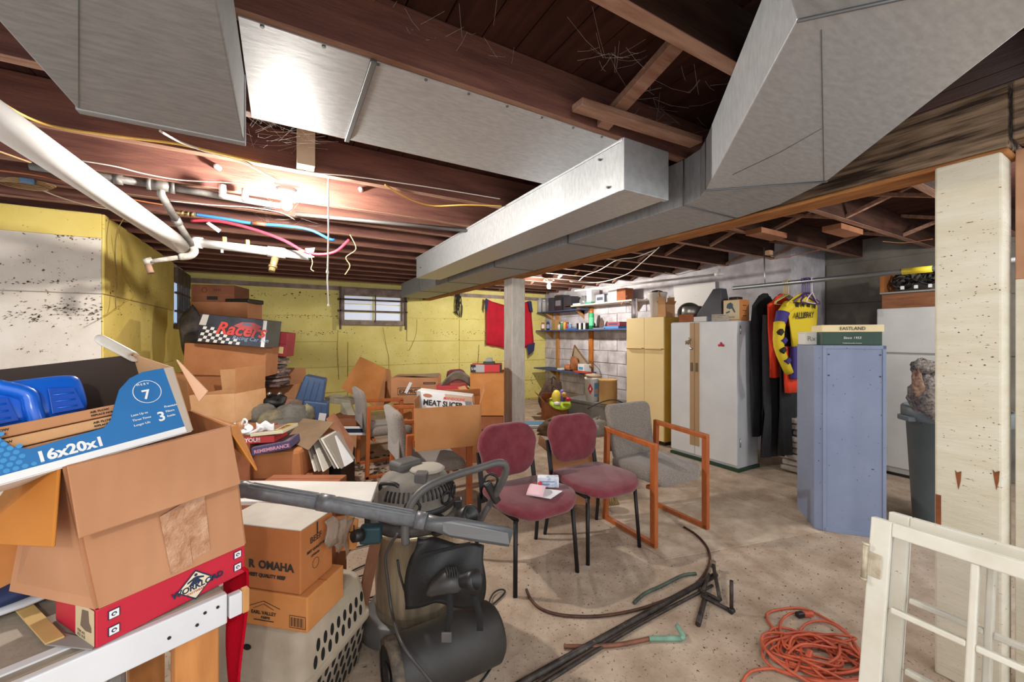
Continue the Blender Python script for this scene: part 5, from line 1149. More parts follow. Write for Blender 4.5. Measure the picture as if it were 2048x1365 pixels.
# ================================================================ BACK WALL HANGINGS
t_ = thing('cord_bundle', 'bundle of dark cord hanging on the yellow back wall', 'cord', PY(915, 640, YB-.06))
for k in range(6):
    q0 = PY(913+k*1.2, 588, YB-.06)
    MB().tube(smooth_path([q0, q0+V((.05*math.sin(k*2), 0, -.12)), q0+V((.06*math.sin(k*1.3+1), -.01, -.26)), q0+V((.015*(k-3), 0, -.38-.02*k)), q0+V((.05*math.sin(k+2), -.02, -.25)), q0+V((.02, -.02, -.05))], 4), .008, 6).obj('loop', mat('dark_olive_cord', '#26261c', .8), t_)
def hang(pts_top, pts_bot, Y, m, name, label, nu=18, nv=14, am=.02):
    t = thing(name, label, 'cloth', PY(*pts_bot[0], Y))
    def f(u, v):
        i = min(len(pts_top)-2, int(u*(len(pts_top)-1))); w_ = u*(len(pts_top)-1)-i
        a = lerp(V((*pts_top[i], 0)), V((*pts_top[i+1], 0)), w_); b_ = lerp(V((*pts_bot[i], 0)), V((*pts_bot[i+1], 0)), w_)
        q = a.lerp(b_, v); p = PY(q.x, q.y, Y); p.y += -am*(1+math.sin(u*26+v*1.5))*(.3+v*.7); return p
    MB().grid(f, nu, nv).obj('cloth', m, t, solid=.008); return t
RDC = mat('red_cloth', '#c0142c', .9, col2='#a91026', scale=5, bump=.4, bscale=40); NVC = mat('navy_trim', '#2c2f55', .9)
t_ = hang([(972, 598), (985, 604), (1010, 611), (1038, 608), (1060, 602)], [(971, 690), (985, 692), (1010, 697), (1040, 700), (1066, 690)], YB-.055, RDC, 'red_garment', 'red garment with navy trim hung on the back wall behind the post')
MB().prism([PY(972, 597, YB-.16), PY(977, 600, YB-.16), PY(974, 625, YB-.16), PY(970, 618, YB-.16)], (0, .01, 0)).obj('navy_edge', NVC, t_)
MB().prism([PY(1054, 690, YB-.16), PY(1070, 686, YB-.16), PY(1068, 702, YB-.16), PY(1057, 712, YB-.16)], (0, .01, 0)).obj('navy_corner', NVC, t_)
MB().prism([PY(1056, 603, YB-.17), PY(1063, 603, YB-.17), PY(1066, 625, YB-.17), PY(1060, 622, YB-.17)], (0, .01, 0)).obj('navy_edge', NVC, t_)
# ================================================================ SHELVES ON THE RIGHT WALL
def shelf(name, label, x0, x1, y0, y1, z, t, m):
    s = thing(name, label, 'shelf', ((x0+x1)/2, (y0+y1)/2, z)); MB().box(x0, x1, y0, y1, z-t, z).obj('board', m, s, .003)
    for yy in (y0+.2, y1-.25): MB().prism([V((x1, yy, z-t)), V((x1-.22, yy, z-t)), V((x1, yy, z-t-.16))], (0, .02, 0)).obj('bracket', WOODP, s, .002)
    return s
shelf('wall_shelf', 'short upper blue wall shelf in the corner by the bright bulb', 4.93, 5.2, 6.0, 7.5, 1.93, .022, BLUEP)
shelf('wall_shelf', 'upper white wall shelf right of the short blue shelf', 4.92, 5.2, 4.6, 6.45, 2.0, .024, mat('cream_shelf', '#ddd2c0', .6))
shelf('wall_shelf', 'long middle blue wall shelf crowded with cans and bottles', 4.9, 5.2, 4.35, 7.5, 1.53, .024, BLUEP)
shelf('wall_shelf', 'lowest blue wall shelf holding papers above the bucket', 4.78, 5.2, 5.85, 7.4, .72, .024, BLUEP)
for k, (yy, m, w_) in enumerate(((7.02, WOODP, .09), (5.93, mat('pine_knotty', '#c0772f', .7, col2='#96571f', scale=6, stretch=(5, 5, 1), detail=8), .11))):
    t_ = thing('shelf_upright', ('slim pine upright near the corner behind the shelves', 'orange knotty pine upright behind the middle of the shelves')[k], 'upright', (5.19, yy, 0)); MB().box(5.165, 5.205, yy, yy+w_, 0, 2.3).obj('board', m, t_, .003)
def onshelf(px, z, X=5.02): r_ = ray(px, 660); s_ = X/r_.x; return V((X, r_.y*s_, z))
def can(px, z, r, h, m, label, cap=None, X=5.02, cat='can', name='spray_can', lab=None):
    q = onshelf(px, z, X); t = thing(name, label, cat, q)
    MB().lathe([(0, .001), (r, .001), (r, h*.82), (r*.75, h*.9), (0, h*.9)], q, n=16).obj('body', m, t)
    if lab: MB().lathe([(r+.0008, h*.2), (r+.0008, h*.65)], q, n=16).obj('label_band', lab, t)
    MB().lathe([(0, h*.9), (r*.6, h*.9), (r*.6, h), (0, h)], q, n=12).obj('cap', cap or m, t); return t
def sbox(px, z, w_, d_, h, m, label, yaw=0, X=5.02, name='small_box', cat='box', pm=None):
    q = onshelf(px, z, X); R3 = Matrix.Rotation(math.radians(yaw), 3, 'Z'); t = thing(name, label, cat, q)
    U, W = R3 @ V((0, -w_, 0)), R3 @ V((d_, 0, 0)); O = q-U/2-W/2
    MB().par(O, U, W, (0, 0, h)).obj('body', m, t, .003)
    if pm: MB().par(O+U*.15-W.normalized()*.001+UP*h*.3, U*.7, W.normalized()*-.001, UP*h*.35).obj('printed_label', pm, t)
    return t
M_ = lambda n, c, r=.6, **k: mat(n, c, r, **k)
zm = 1.531
can(1086, zm, .035, .2, M_('can_orange', '#b5653a'), 'orange white spray can at the left of the middle blue shelf', WHITE, lab=WHITE)
can(1096, zm, .035, .19, M_('can_navy', '#2f3357'), 'navy spray can beside the orange one on the middle shelf', M_('cap_blue', '#3a63b0'), lab=M_('lab_grey', '#8c93b5'))
sbox(1111, zm, .13, .1, .22, M_('tan_carton', '#a98254'), 'upright tan carton on the middle shelf next to the navy can', pm=M_('olive', '#8d8a4a'))
for k, (px, c_h, h, lb_) in enumerate(((1119, '#c9c2b8', .12, 'squat white jar left in the cluster of small jars'), (1124, '#4a7a66', .16, 'green bottle in the cluster of small jars'), (1130, '#c8a13b', .17, 'yellow capped bottle in the cluster of small jars'), (1135, '#9b3a3a', .15, 'red label bottle in the cluster of small jars'), (1140, '#6c88a8', .13, 'pale blue jar at the right of the jar cluster'))):
    can(px, zm, .04, h, M_('jar%d' % k, c_h), lb_, M_('jarcap%d' % k, ('#d9b23b', '#e3e1dc', '#cf5a2a', '#2f2f2f', '#dcdcdc')[k]), X=4.98, cat='bottle', name='bottle')
for k, px in enumerate((1158, 1162.5, 1167, 1171.5, 1176)):
    q = onshelf(px, zm, 5.0); t = thing('booklet', ('black', 'white', 'black', 'white', 'black')[k]+' spined booklet, '+('first', 'second', 'third', 'fourth', 'fifth')[k]+' from left in the short row on middle shelf', 'book', q, group='booklets on the middle shelf')
    MB().box(4.95, 5.1, q.y-.016, q.y+.016, zm, zm+.12).obj('cover', BLACK if k % 2 == 0 else WHITE, t, .002)
can(1183, zm, .047, .33, M_('can_green', '#2e9a62'), 'tall green foam can standing on the middle shelf', M_('cap_orange', '#b57a52'), X=4.96, lab=M_('lab_green', '#5fc08d'))
can(1188, zm, .03, .12, M_('brown_jar', '#5a3a2a'), 'small brown jar just behind the tall green can', BLACK, X=5.1, cat='jar', name='jar')
t_ = thing('metal_scraper', 'dark pointed trowel blade standing on the middle shelf', 'tool', onshelf(1203, zm))
q = onshelf(1203, zm, 5.05); MB().prism([q+V((0, .06, 0)), q+V((0, -.06, 0)), q+V((0, -.055, .14)), q+V((0, 0, .21)), q+V((0, .05, .14))], (.01, 0, 0)).obj('blade', M_('blade_brown', '#5c4740'), t_)
sbox(1230, zm+.0, .36, .2, .045, M_('blue_box', '#4a78b0'), 'flat light blue box on the right of the middle shelf')
sbox(1234, zm+.045, .30, .18, .07, M_('red_box', '#96424a'), 'flat red box stacked on the light blue box', pm=M_('navy', '#33365e'))
sbox(1205, zm, .3, .2, .02, M_('steel_tray', '#777c85', .4), 'thin grey tray lying on the middle shelf', X=5.0)
sbox(1145, zm, .3, .12, .025, M_('blue_tray', '#3a66b5', .5), 'small bright blue tray at the front of the middle shelf', X=4.96)
zu = 1.931
can(1080, zu, .06, .33, M_('silver_bag', '#b9b8bd', .35), 'tall silver tin at left of the short upper blue shelf', X=5.05, cat='tin', name='tin')
can(1088, zu, .05, .27, M_('pale_bottle', '#a7a6a2', .4), 'pale bottle beside the tall silver tin', WHITE, X=5.0, cat='bottle', name='bottle')
can(1096, zu, .06, .3, M_('grey_bottle', '#75757a', .4), 'grey bottle behind the bright bulb on upper blue shelf', X=5.08, cat='bottle', name='bottle')
sbox(1108, zu, .16, .18, .28, M_('dark_box', '#3b3a44'), 'dark upright box behind the bulb glare')
sbox(1124, zu, .26, .2, .31, M_('black_wrapped', '#26252d', .3), 'black plastic wrapped package on the upper blue shelf', pm=M_('grey', '#7a7984'))
sbox(1142, zu, .24, .2, .26, M_('charcoal_box', '#34333a', .4), 'charcoal box at right end of the upper blue shelf')
zw = 2.001
t_ = thing('glass_jar', 'clear glass jar on the white upper shelf', 'jar', onshelf(1168, zw)); MB().lathe([(0, .002), (.08, .002), (.09, .03), (.09, .1), (.05, .15), (.05, .17), (0, .17)], onshelf(1168, zw), n=20).obj('body', mat('jar_glass', '#cfd3d6', .1, trans=.8), t_)
sbox(1158, zw+.0, .2, .15, .03, WHITE, 'flat white box left on the white upper shelf', X=4.98)
sbox(1186, zw, .13, .2, .26, M_('white_panel', '#d9d9d8', .5), 'upright white box on the white upper shelf')
sbox(1180, zw, .16, .1, .035, M_('green_sponge', '#4d9a78', .8), 'small green sponge on the white upper shelf', X=4.96)
sbox(1206, zw, .22, .15, .15, M_('greyblue_box', '#9ea3b0', .5), 'grey blue box in middle of the white upper shelf', pm=M_('lab_dark', '#4b4f5b'))
can(1219, zw, .05, .15, M_('steel_tin', '#8e9096', .35), 'small steel tin on the white upper shelf', X=5.0, cat='tin', name='tin')
sbox(1232, zw, .2, .17, .2, M_('white_box2', '#dfdfe0', .6), 'white box right of the steel tin on the upper shelf', pm=M_('lab_grey2', '#a8a8b5'))
sbox(1250, zw, .2, .18, .2, CARD3, 'brown carton at right end of the white upper shelf')
q = PX(1245, 600, 4.93); t_ = thing('wood_stick', 'short orange wooden stick leaning on the brown shelf carton', 'stick', q); MB().cyl(PX(1243, 609, 4.95), PX(1254, 592, 4.95), .012, n=8).obj('stick', WOODP, t_)
# lowest shelf things
zl = .721
q = PX(1151, 722, 5.0)
t_ = thing('framed_board', 'framed board leaning at an angle on the lowest shelf', 'board', q)
MB().prism([PX(1149, 692, 5.08), PX(1145, 712, 5.08), PX(1163, 741, 5.08), PX(1182, 736, 5.08)], (.012, 0, 0)).obj('panel', M_('panel_tan', '#a3927a', .8), t_)
for a, b_ in (((1149, 691), (1181, 735)), ((1149, 691), (1145, 712)), ((1145, 712), (1163, 741))): MB().cyl(PX(*a, 5.07), PX(*b_, 5.07), .014, n=6).obj('frame', M_('frame_brown', '#7d5a3c', .7), t_)
t_ = thing('brown_bag', 'crumpled brown paper bag on the lowest shelf', 'bag', onshelf(1148, zl))
lump(MB(), onshelf(1150, zl+.13, 4.98), (.09, .1, .13), 11, .4).obj('bag', M_('bag_brown', '#a5683f', .8, col2='#8a5231', scale=14, bump=.4), t_)
lump(MB(), onshelf(1140, zl+.06, 4.98), (.09, .16, .055), 12, .3).obj('fold', M_('bag_orange', '#c07448', .8), t_)
sbox(1169, zl, .18, .18, .15, M_('white_box3', '#e0e0e2', .6), 'white box with blue print on the lowest shelf', pm=M_('print_blue3', '#4a9cc0'))
sbox(1165, zl, .4, .12, .03, M_('red_tray', '#b8432c', .6), 'flat red tray at the front edge of the lowest shelf', X=4.85)
sbox(1124, zl, .12, .16, .03, WHITE, 'small white packet on the lowest shelf', X=4.95)
# trunk, bucket, drum, toy
q = PZ(1160, 835, 0)
fr = (V((4.20, 5.5, 0)), V((.15, -.95, 0)), V((.55, .09, 0)), V((0, 0, .35)))
TRK = M_('grey_trunk', '#77746f', .6, col2='#696661', scale=6)
t_ = thing('footlocker', 'low grey trunk under the shelves, bucket and drum standing on it', 'trunk', fr[0]); MB().par(*fr).obj('body', TRK, t_, .01)
MB().par(fr[0]-V(fr[1])*.01-V(fr[2])*.01+UP*.30, V(fr[1])*1.02, V(fr[2])*1.02, (0, 0, .055)).obj('lid', TRK, t_, .01)
bq = P(1186, 797, 6.55); bq.z = .356
t_ = thing('paint_bucket', 'white plastic bucket with red warning diamond on the grey trunk', 'bucket', bq)
MB().lathe([(0, 0), (.11, 0), (.13, .34), (.137, .345), (.137, .375), (.13, .38), (0, .38)], bq, n=24).obj('body', M_('bucket_white', '#e1e2e4', .4), t_)
nrm = (V((0, 0, 0))-V((bq.x, bq.y, 0))).normalized(); sdw = V((-nrm.y, nrm.x, 0))*-1
c0_ = bq+nrm*.127-sdw*.045+UP*.2
sdn = UP.cross(nrm)
def bp(x, z): a_ = x/.125; return bq+(nrm*math.cos(a_)+sdn*math.sin(a_))*(.112+.055*z*.9+.003)+UP*z
MB().prism([bp(-.09, .2), bp(-.045, .11), bp(.0, .2), bp(-.045, .29)], nrm*.003).obj('warning_diamond', M_('warn_red', '#c02535', .5), t_)
MB().prism([bp(-.06, .18), bp(-.03, .18), bp(-.035, .235), bp(-.055, .21)], nrm*.004).obj('flame_mark', WHITE, t_)
MB().prism([bp(.02, .08), bp(.09, .08), bp(.09, .30), bp(.02, .30)], nrm*.003).obj('printed_label', M_('label_blue', '#5f90b5', .5), t_)
MB().prism([bp(.025, .12), bp(.085, .12), bp(.085, .2), bp(.025, .2)], nrm*.0045).obj('label_picture', M_('label_tan', '#b79a86', .5), t_)
MB().tube(smooth_path([bq+sdn*.137+UP*.36, bq+sdn*.10+UP*.5, bq-sdn*.02+UP*.62, bq-sdn*.06+UP*.62], 5), .004, 6).obj('wire_handle', BLACK, t_)
lump(MB(), bq+UP*.40, (.13, .13, .035), 21, .3).obj('contents', M_('brush_tan', '#b9a58b', .9, bump=.8, bscale=90), t_)
dq = P(1216, 800, 6.3); dq.z = .356
t_ = thing('fibre_drum', 'tan cardboard drum standing on the trunk right of the bucket', 'drum', dq)
MB().lathe([(0, 0), (.135, 0), (.138, .01), (.138, .35), (.142, .352), (.142, .37), (.13, .372), (.125, .36), (0, .36)], dq, n=28).obj('body', M_('drum_tan', '#c9a067', .7, col2='#bd945c', scale=4), t_)
t_ = thing('dark_crate', 'dark grey box on the floor right of the trunk', 'box', P(1232, 815, 6.0)); q = P(1232, 825, 6.0); q.z = 0
MB().par(q, RT*.36, FW*.3, (0, 0, .34)).obj('body', M_('dark_grey_box', '#45423f', .7), t_, .004)
wire3('black_strap', 'black strap strewn over the trunk and dark box', [(1175, 818, 6.05), (1200, 806, 6.0), (1225, 800, 5.9), (1245, 806, 5.85), (1256, 818, 5.85)], .008, BWIRE, 'strap')
fr = frame(1090, 800, 1136, 826, 6.7, .3, 8, h=.32); fr = (V((fr[0].x, fr[0].y, 0)), fr[1], fr[2], V((0, 0, .30)))
carton('cardboard_box', 'open dark brown box on the floor in the corner holding the toy', 'box', fr, CARD3, (150, 40, 60, 130))
t_ = thing('baby_toy', 'round colourful plastic baby toy lying in the corner box', 'toy', P(1122, 815, 6.7))
TG = M_('toy_green', '#b4d437', .4); TY = M_('toy_yellow', '#e0c84a', .4); TR = M_('toy_red', '#d02c4c', .4); TPp = M_('toy_purple', '#5a4a94', .4)
q = P(1120, 806, 6.6); MB().lathe([(0, -.03), (.16, -.03), (.19, 0), (.16, .03), (0, .035)], q, (-.15, -.5, 1), n=24).obj('base', TG, t_)
lump(MB(), P(1113, 795, 6.6), (.09, .07, .12), 31, .05).obj('yellow_arch', TY, t_); lump(MB(), P(1124, 794, 6.62), (.06, .06, .12), 32, .05).obj('purple_arch', TPp, t_)
lump(MB(), P(1128, 790, 6.5), (.04, .04, .045), 33, .02).obj('face', M_('toy_orange', '#d9a04a', .4), t_); lump(MB(), P(1136, 799, 6.5), (.05, .05, .035), 34, .02).obj('red_ball', TR, t_)
MB().lathe([(0, -.03), (.05, -.03), (.07, 0), (0, .02)], P(1114, 806, 6.45), n=12).obj('white_ring', WHITE, t_)
t_ = thing('cloth_bag', 'dark cloth bag slumped behind the toy box in the corner', 'bag', P(1105, 790, 7.1)); q = P(1108, 800, 7.2)
lump(MB(), V((q.x, q.y+.05, .30)), (.26, .13, .30), 41, .2).obj('bag', M_('bag_dark', '#3a2c26', .9, col2='#5e463a', scale=9, bump=.4), t_)
MB().tube(smooth_path([q+V((-.12, -.1, .3)), q+V((-.1, -.1, .42)), q+V((-.04, -.1, .38))], 5), .01, 6).obj('handle', BLACK, t_)
t_ = thing('rag_pile', 'heap of rags and sacking on the floor behind the burgundy chairs', 'cloth', PZ(1150, 850, 0))
for k, (px, py, c_h) in enumerate(((1102, 848, '#6d5843'), (1118, 846, '#8b735a'), (1137, 850, '#5a4b41'), (1160, 846, '#9a8f82'), (1178, 850, '#a9a7a5'), (1196, 848, '#8d877f'))):
    q = PZ(px, py+20, 0); lump(MB(), q+UP*.07, (.17, .15, .12+.03*(k % 2)), 50+k, .3).obj('rag', M_('rag%d' % k, c_h, .95, bump=.6, bscale=50), t_)
t_ = thing('white_tray', 'white and blue flat lid lying on the floor behind the middle burgundy chair', 'lid', PZ(1070, 868, 0)); q = PZ(1035, 858, 0)
MB().par(q+UP*.002, RT*.5, FW*.34, (0, 0, .045)).obj('lid', M_('lid_white', '#d6dadd', .5), t_, .01); MB().par(q+UP*.047+RT*.04+FW*.04, RT*.42, FW*.26, (0, 0, .006)).obj('blue_inset', M_('lid_blue', '#5b8fb5', .5), t_)
# ================================================================ ON TOP OF THE CABINETS
t_ = thing('waste_basket', 'tall tapered white bin on top of the yellow cabinet', 'bin', (4.4, 3.75, 1.65))
q = V((4.36, 3.70, 1.652)); MB().lathe([(0, 0), (.085, 0), (.115, .30), (.125, .31), (.12, .33), (.108, .32), (.08, .02), (0, .02)], q, n=20).obj('body', M_('bin_white', '#cfc9c2', .5), t_)
lump(MB(), q+UP*.32, (.09, .09, .04), 61, .2).obj('black_bag', BLACK, t_)
MB().cyl(q+V((-.05, -.13, 0)), q+V((-.10, -.10, .34)), .01, n=6).obj('stick', WOODP, t_)
t_ = thing('plastic_sheet', 'bent clear plastic sheet standing left on the yellow cabinet', 'plastic', (4.35, 4.0, 1.65))
MB().grid(lambda u, v: V((4.27+.03*math.sin(u*5), 4.08-.14*u, 1.652+.27*v)), 8, 4).obj('sheet', mat('clear_sheet', '#d6d3dd', .15, trans=.6), t_, solid=.002)
fr = (V((4.25, 3.60, 1.652)), V((.02, -.1, 0)), V((.2, .02, 0)), V((0, 0, .16)))
carton('small_carton', 'small open white and tan carton at the right end of the yellow cabinet top', 'box', fr, CARD4, (100, 120, 90, 110))
zt2 = 1.567
q = V((4.22, 3.15, zt2)); t_ = thing('steel_bowl', 'large dull steel bowl tipped on its side on the white cabinet', 'bowl', q)
MB().lathe([(0, .0), (.06, .005), (.11, .04), (.13, .09), (.135, .1), (.127, .1), (.10, .045), (0, .012)], q+V((.10, .03, .14)), (-.75, -.45, -.30), n=28).obj('bowl', M_('dull_steel', '#8d8a84', .35, metal=.7), t_)
MB().lathe([(.10, 0), (.125, .03), (.125, .12), (.11, .13), (0, .13)], q+V((.06, -.03, .06)), (0, 0, 1), n=24).obj('pot', M_('dull_steel', '#8d8a84', .35, metal=.7), t_)
fr = (V((4.10, 3.17, zt2)), V((.03, -.17, 0)), V((.13, .02, 0)), V((0, 0, .09)))
carton('small_carton', 'small brown carton in front of the steel bowl', 'box', fr, CARD3)
t_ = thing('dust_shroud', 'dark grey wedge shaped hood standing on the white cabinet', 'hood', V((4.25, 2.85, zt2)))
b = MB(); q = V((4.14, 3.02, zt2)); b.add([q, q+V((0, -.36, 0)), q+V((.2, -.36, 0)), q+V((.2, 0, 0)), q+V((.03, -.24, .36)), q+V((.03, -.33, .36)), q+V((.14, -.33, .36)), q+V((.14, -.24, .36)), ], [(3, 2, 1, 0), (0, 1, 5, 4), (1, 2, 6, 5), (2, 3, 7, 6), (3, 0, 4, 7), (4, 5, 6, 7)]); b.obj('hood', M_('hood_grey', '#45454a', .5, col2='#515157', scale=4), t_, .006)
MB().par(q+V((-.003, .01, 0)), (.21, 0, 0), (0, -.38, 0), (0, 0, .05)).obj('base', M_('hood_base', '#5a6270', .5), t_, .006)
t_ = thing('paper_bundle', 'bundle of folded papers lying flat on the white cabinet', 'paper', V((4.2, 2.75, zt2)))
for k in range(4): MB().cbox((4.19, 2.66+.006*k, zt2+.009+.018*k+.051*0), (.16, .20-.01*k, .016), Matrix.Rotation(.05*k, 3, 'Z')).obj('paper', M_('paper_beige', '#c3b8a9', .9, col2='#a8998a', scale=20), t_, .003)
fr = (V((4.11, 2.98, zt2+.0)), V((0, -.16, 0)), V((.03, 0, 0)), V((0, 0, .055)))
t_ = thing('flat_box', 'flat white box at the front edge of the white cabinet top', 'box', fr[0]); MB().par(*fr).obj('body', M_('white_box4', '#cbc6c2', .6), t_, .002)
t_ = thing('foil_bag', 'shiny silver pouch standing behind the papers on the white cabinet', 'bag', V((4.3, 2.66, zt2)))
MB().grid(lambda u, v: V((4.32+.02*math.sin(u*6+v*3), 2.74-.15*u, zt2+.24*v-.02*math.sin(u*3))), 8, 8).obj('pouch', M_('foil', '#b7b2ae', .25, metal=.5), t_, solid=.015)
fr = (V((4.14, 2.64, zt2)), V((.0, -.18, 0)), V((.17, 0, 0)), V((0, 0, .22)))
t_ = thing('tool_carton', 'cream and brown carton with a power tool picture on the white cabinet', 'box', fr[0]); CB_ = M_('print_cream', '#c9b896', .7)
MB().par(*fr).obj('body', CARD2, t_, .002); fpatch('printed_front', CB_, t_, fr, rect(.02, .98, .05, .97))
TT = M_('tool_teal', '#3d4f57', .6)
fpatch('tool_picture', TT, t_, fr, [(.2, .62), (.25, .8), (.45, .88), (.6, .78), (.6, .66), (.75, .4), (.68, .36), (.52, .58), (.4, .55)], .002); fpatch('tool_picture', TT, t_, fr, [(.15, .40), (.4, .48), (.42, .40), (.2, .34)], .002)
text('Velocity', 'lettering', .034, front(fr, .08, .12)-V(fr[2]).normalized()*.001, fr[1], UP, M_('brown_text', '#6d4b2c'), t_, shear=.3)
srt = sface(fr, 'R')
for h in (.2, .45, .7): fpatch('side_mark', M_('brown_text', '#6d4b2c'), t_, srt, rect(.3, .7, h, h+.04))
MB().par(fr[0]+V((.06, -.02, .22)), (.1, 0, 0), (0, -.1, 0), (0, 0, .035)).obj('black_case', BLACK, t_, .01)
t_ = thing('wall_panel', 'white flaking panel fixed high on the wall above the white cabinet', 'panel', V((5.2, 3.6, 1.7)))
MB().prism([PX(1347, 572, 5.19), PX(1430, 564, 5.19), PX(1432, 625, 5.19), PX(1350, 628, 5.19)], (.01, 0, 0)).obj('panel', M_('flaking_white', '#e3e0de', .7, spots='#5d5552', sscale=30, sthr=.68), t_)
# ================================================================ WINDOW SASHES, LOWER RIGHT
SP = mat('peeling_white_paint', '#dedacd', .6, col2='#d1ccbb', scale=6, spots='#8a5f3d', sscale=26, sthr=.66, bump=.2, bscale=20)
GL = mat('window_glass', '#ffffff', .0, trans=1, spec=.5); GL.node_tree.nodes['Principled BSDF'].inputs['IOR'].default_value = 1.15
def sash(label, top, bot, y1, ztop, group=None):
    """leaning sash; plane runs along Y; top/bot = X at top and floor"""
    L = math.hypot(top-bot, ztop); Hn = V((top-bot, 0, ztop))/L; Un = V((0, -1, 0)); Nn = Hn.cross(Un).normalized()
    if Nn.x > 0: Nn = -Nn
    O = V((bot, y1, .002)); Wd = .66; th = .035
    t = thing('window_sash', label, 'window sash', O)
    def m(nm, u0, u1, h0, h1, mm=SP, n0=0, n1=th, bv=.004): return MB().par(O+Un*u0+Hn*h0-Nn*n1, Un*(u1-u0), Nn*(n1-n0), Hn*(h1-h0)).obj(nm, mm, t, bv)
    st = .055; tr = .045; brl = .07
    m('stile', 0, st, 0, L); m('stile', Wd-st, Wd, 0, L)
    m('top_rail', st, Wd-st, L-tr, L); m('bottom_rail', st, Wd-st, 0, brl)
    iw = (Wd-2*st); ih = L-tr-brl; nc, nr = 3, 3; mw = .018
    for k in range(1, nc): m('muntin', st+iw*k/nc-mw/2, st+iw*k/nc+mw/2, brl, L-tr, n0=.006, n1=.03)
    for r in range(1, nr):
        for k in range(nc): m('muntin', st+iw*k/nc+mw/2, st+iw*(k+1)/nc-mw/2, brl+ih*r/nr-mw/2, brl+ih*r/nr+mw/2, n0=.006, n1=.03)
    for r in range(nr):
        for k in range(nc): m('pane', st+iw*k/nc, st+iw*(k+1)/nc, brl+ih*r/nr, brl+ih*(r+1)/nr, GL, .016, .019, 0)
    return t, O, Un, Hn, Nn, L
s1, O, Un, Hn, Nn, L = sash('front peeling white window sash with a hinge, leaning at lower right', 1.75, 1.60, .586, .782)
HG = mat('painted_hinge', '#cfc5ae', .5, .3, col2='#a99a80', scale=30)
MB().par(O+Un*.002+Hn*(L-.19)+Nn*.001, Un*.035, Nn*.003, Hn*.075).obj('hinge_leaf', HG, s1, .002)
MB().cyl(O-Un*.005+Hn*(L-.205)+Nn*.006, O-Un*.005+Hn*(L-.095)+Nn*.006, .008, n=12).obj('hinge_barrel', HG, s1)
for h in (.207, .093): MB().cyl(O-Un*.005+Hn*(L-h-.004)+Nn*.006, O-Un*.005+Hn*(L-h+.004)+Nn*.006, .0105, n=12).obj('hinge_tip', HG, s1)
for h in (.172, .135): MB().cyl(O+Un*.02+Hn*(L-h)+Nn*.003, O+Un*.02+Hn*(L-h)+Nn*.006, .004, n=8).obj('screw', HG, s1)
sash('second peeling white window sash leaning behind the hinged one', 1.865, 1.73, .575, .778)
# ================================================================ EXTENSION CORD COIL
EC = mat('orange_extension_cord', '#c95f3f', .5, col2='#b44f33', scale=20)
t_ = thing('extension_cord', 'orange extension cord in a tangled coil on the floor', 'cord', PZ(1630, 1310, 0))
rnd = random.Random(12); cc = PZ(1640, 1325, 0); pts = []
for k in range(15):
    ox, oy = rnd.uniform(-.07, .07), rnd.uniform(-.07, .06); rx, ry = rnd.uniform(.10, .25), rnd.uniform(.07, .16); ph = rnd.uniform(0, 1.2)
    for j in range(9):
        a = ph+2*PI*j/9; pts.append(cc+RT*(ox+rx*math.cos(a))+FW*(oy+ry*math.sin(a))+UP*(.008+.0035*k*(.5+.5*math.sin(a*2+k))+.004*rnd.random()))
lead = [PZ(1480, 1375, .008), PZ(1500, 1345, .008), PZ(1545, 1338, .008), PZ(1590, 1345, .02), PZ(1600, 1290, .03), PZ(1555, 1265, .01), PZ(1533, 1235, .008), PZ(1548, 1222, .008), PZ(1600, 1217, .008), PZ(1640, 1232, .008), PZ(1690, 1262, .008), PZ(1712, 1300, .02)]
out = [PZ(1700, 1275, .03), PZ(1655, 1245, .012), PZ(1610, 1250, .012), PZ(1575, 1300, .03), PZ(1560, 1250, .012), PZ(1580, 1228, .012), PZ(1602, 1226, .012)]
MB().tube(smooth_path(lead+pts+out, 4), .0055, 7).obj('cord', EC, t_)
MB().cbox(PZ(1616, 1229, .018), (.05, .022, .022), Matrix.Rotation(-.5, 3, 'Z')).obj('orange_plug', EC, t_, .006)
MB().cbox(PZ(1600, 1230, .018), (.04, .024, .024), Matrix.Rotation(-.3, 3, 'Z')).obj('black_socket', BLACK, t_, .005)
MB().cbox(PZ(1618, 1310, .05), (.05, .022, .022), Matrix.Rotation(.2, 3, 'Z')).obj('orange_plug', EC, t_, .006)
# ================================================================ SCRAP PIPES ON THE FLOOR
IR = mat('dark_iron', '#2b2624', .55, .4, col2='#4b423c', scale=25, detail=8, spots='#8d7258', sscale=50, sthr=.66)
CUO = mat('oxidised_copper', '#5f4030', .6, .4, col2='#43302a', scale=18); VERD = mat('verdigris', '#7fa892', .7, col2='#6c8f7c', scale=20)
def rod(label, pts, r, m, name='scrap_pipe', z=None, n=5, smooth=True):
    q = [PZ(x, y, (zz[0] if zz else r+.001)) for (x, y, *zz) in pts]
    t = thing(name, label, 'pipe', q[0]); MB().tube(smooth_path(q, n) if smooth else q, r, 9).obj('pipe', m, t); return t
rod('long dark iron pipe lying diagonally on the floor, thickest of the scrap pile', [(1030, 1375), (1432, 1150)], .0145, IR, smooth=False)
rod('thin long dark rod lying just below the thick iron pipe', [(1085, 1370), (1270, 1255), (1425, 1172)], .008, IR)
rod('second thin dark rod between the long pipes on the floor', [(1062, 1375), (1250, 1262), (1400, 1185)], .007, mat('rusty_iron', '#4a3a30', .7, .2))
rod('thin brown copper tube bent in a big hook, ends near the armchair', [(1053, 1180), (1062, 1200), (1085, 1220), (1130, 1232), (1200, 1233), (1275, 1220), (1340, 1197), (1390, 1170), (1414, 1140), (1420, 1115), (1412, 1092), (1392, 1070), (1368, 1055)], .0075, CUO, 'copper_tube')
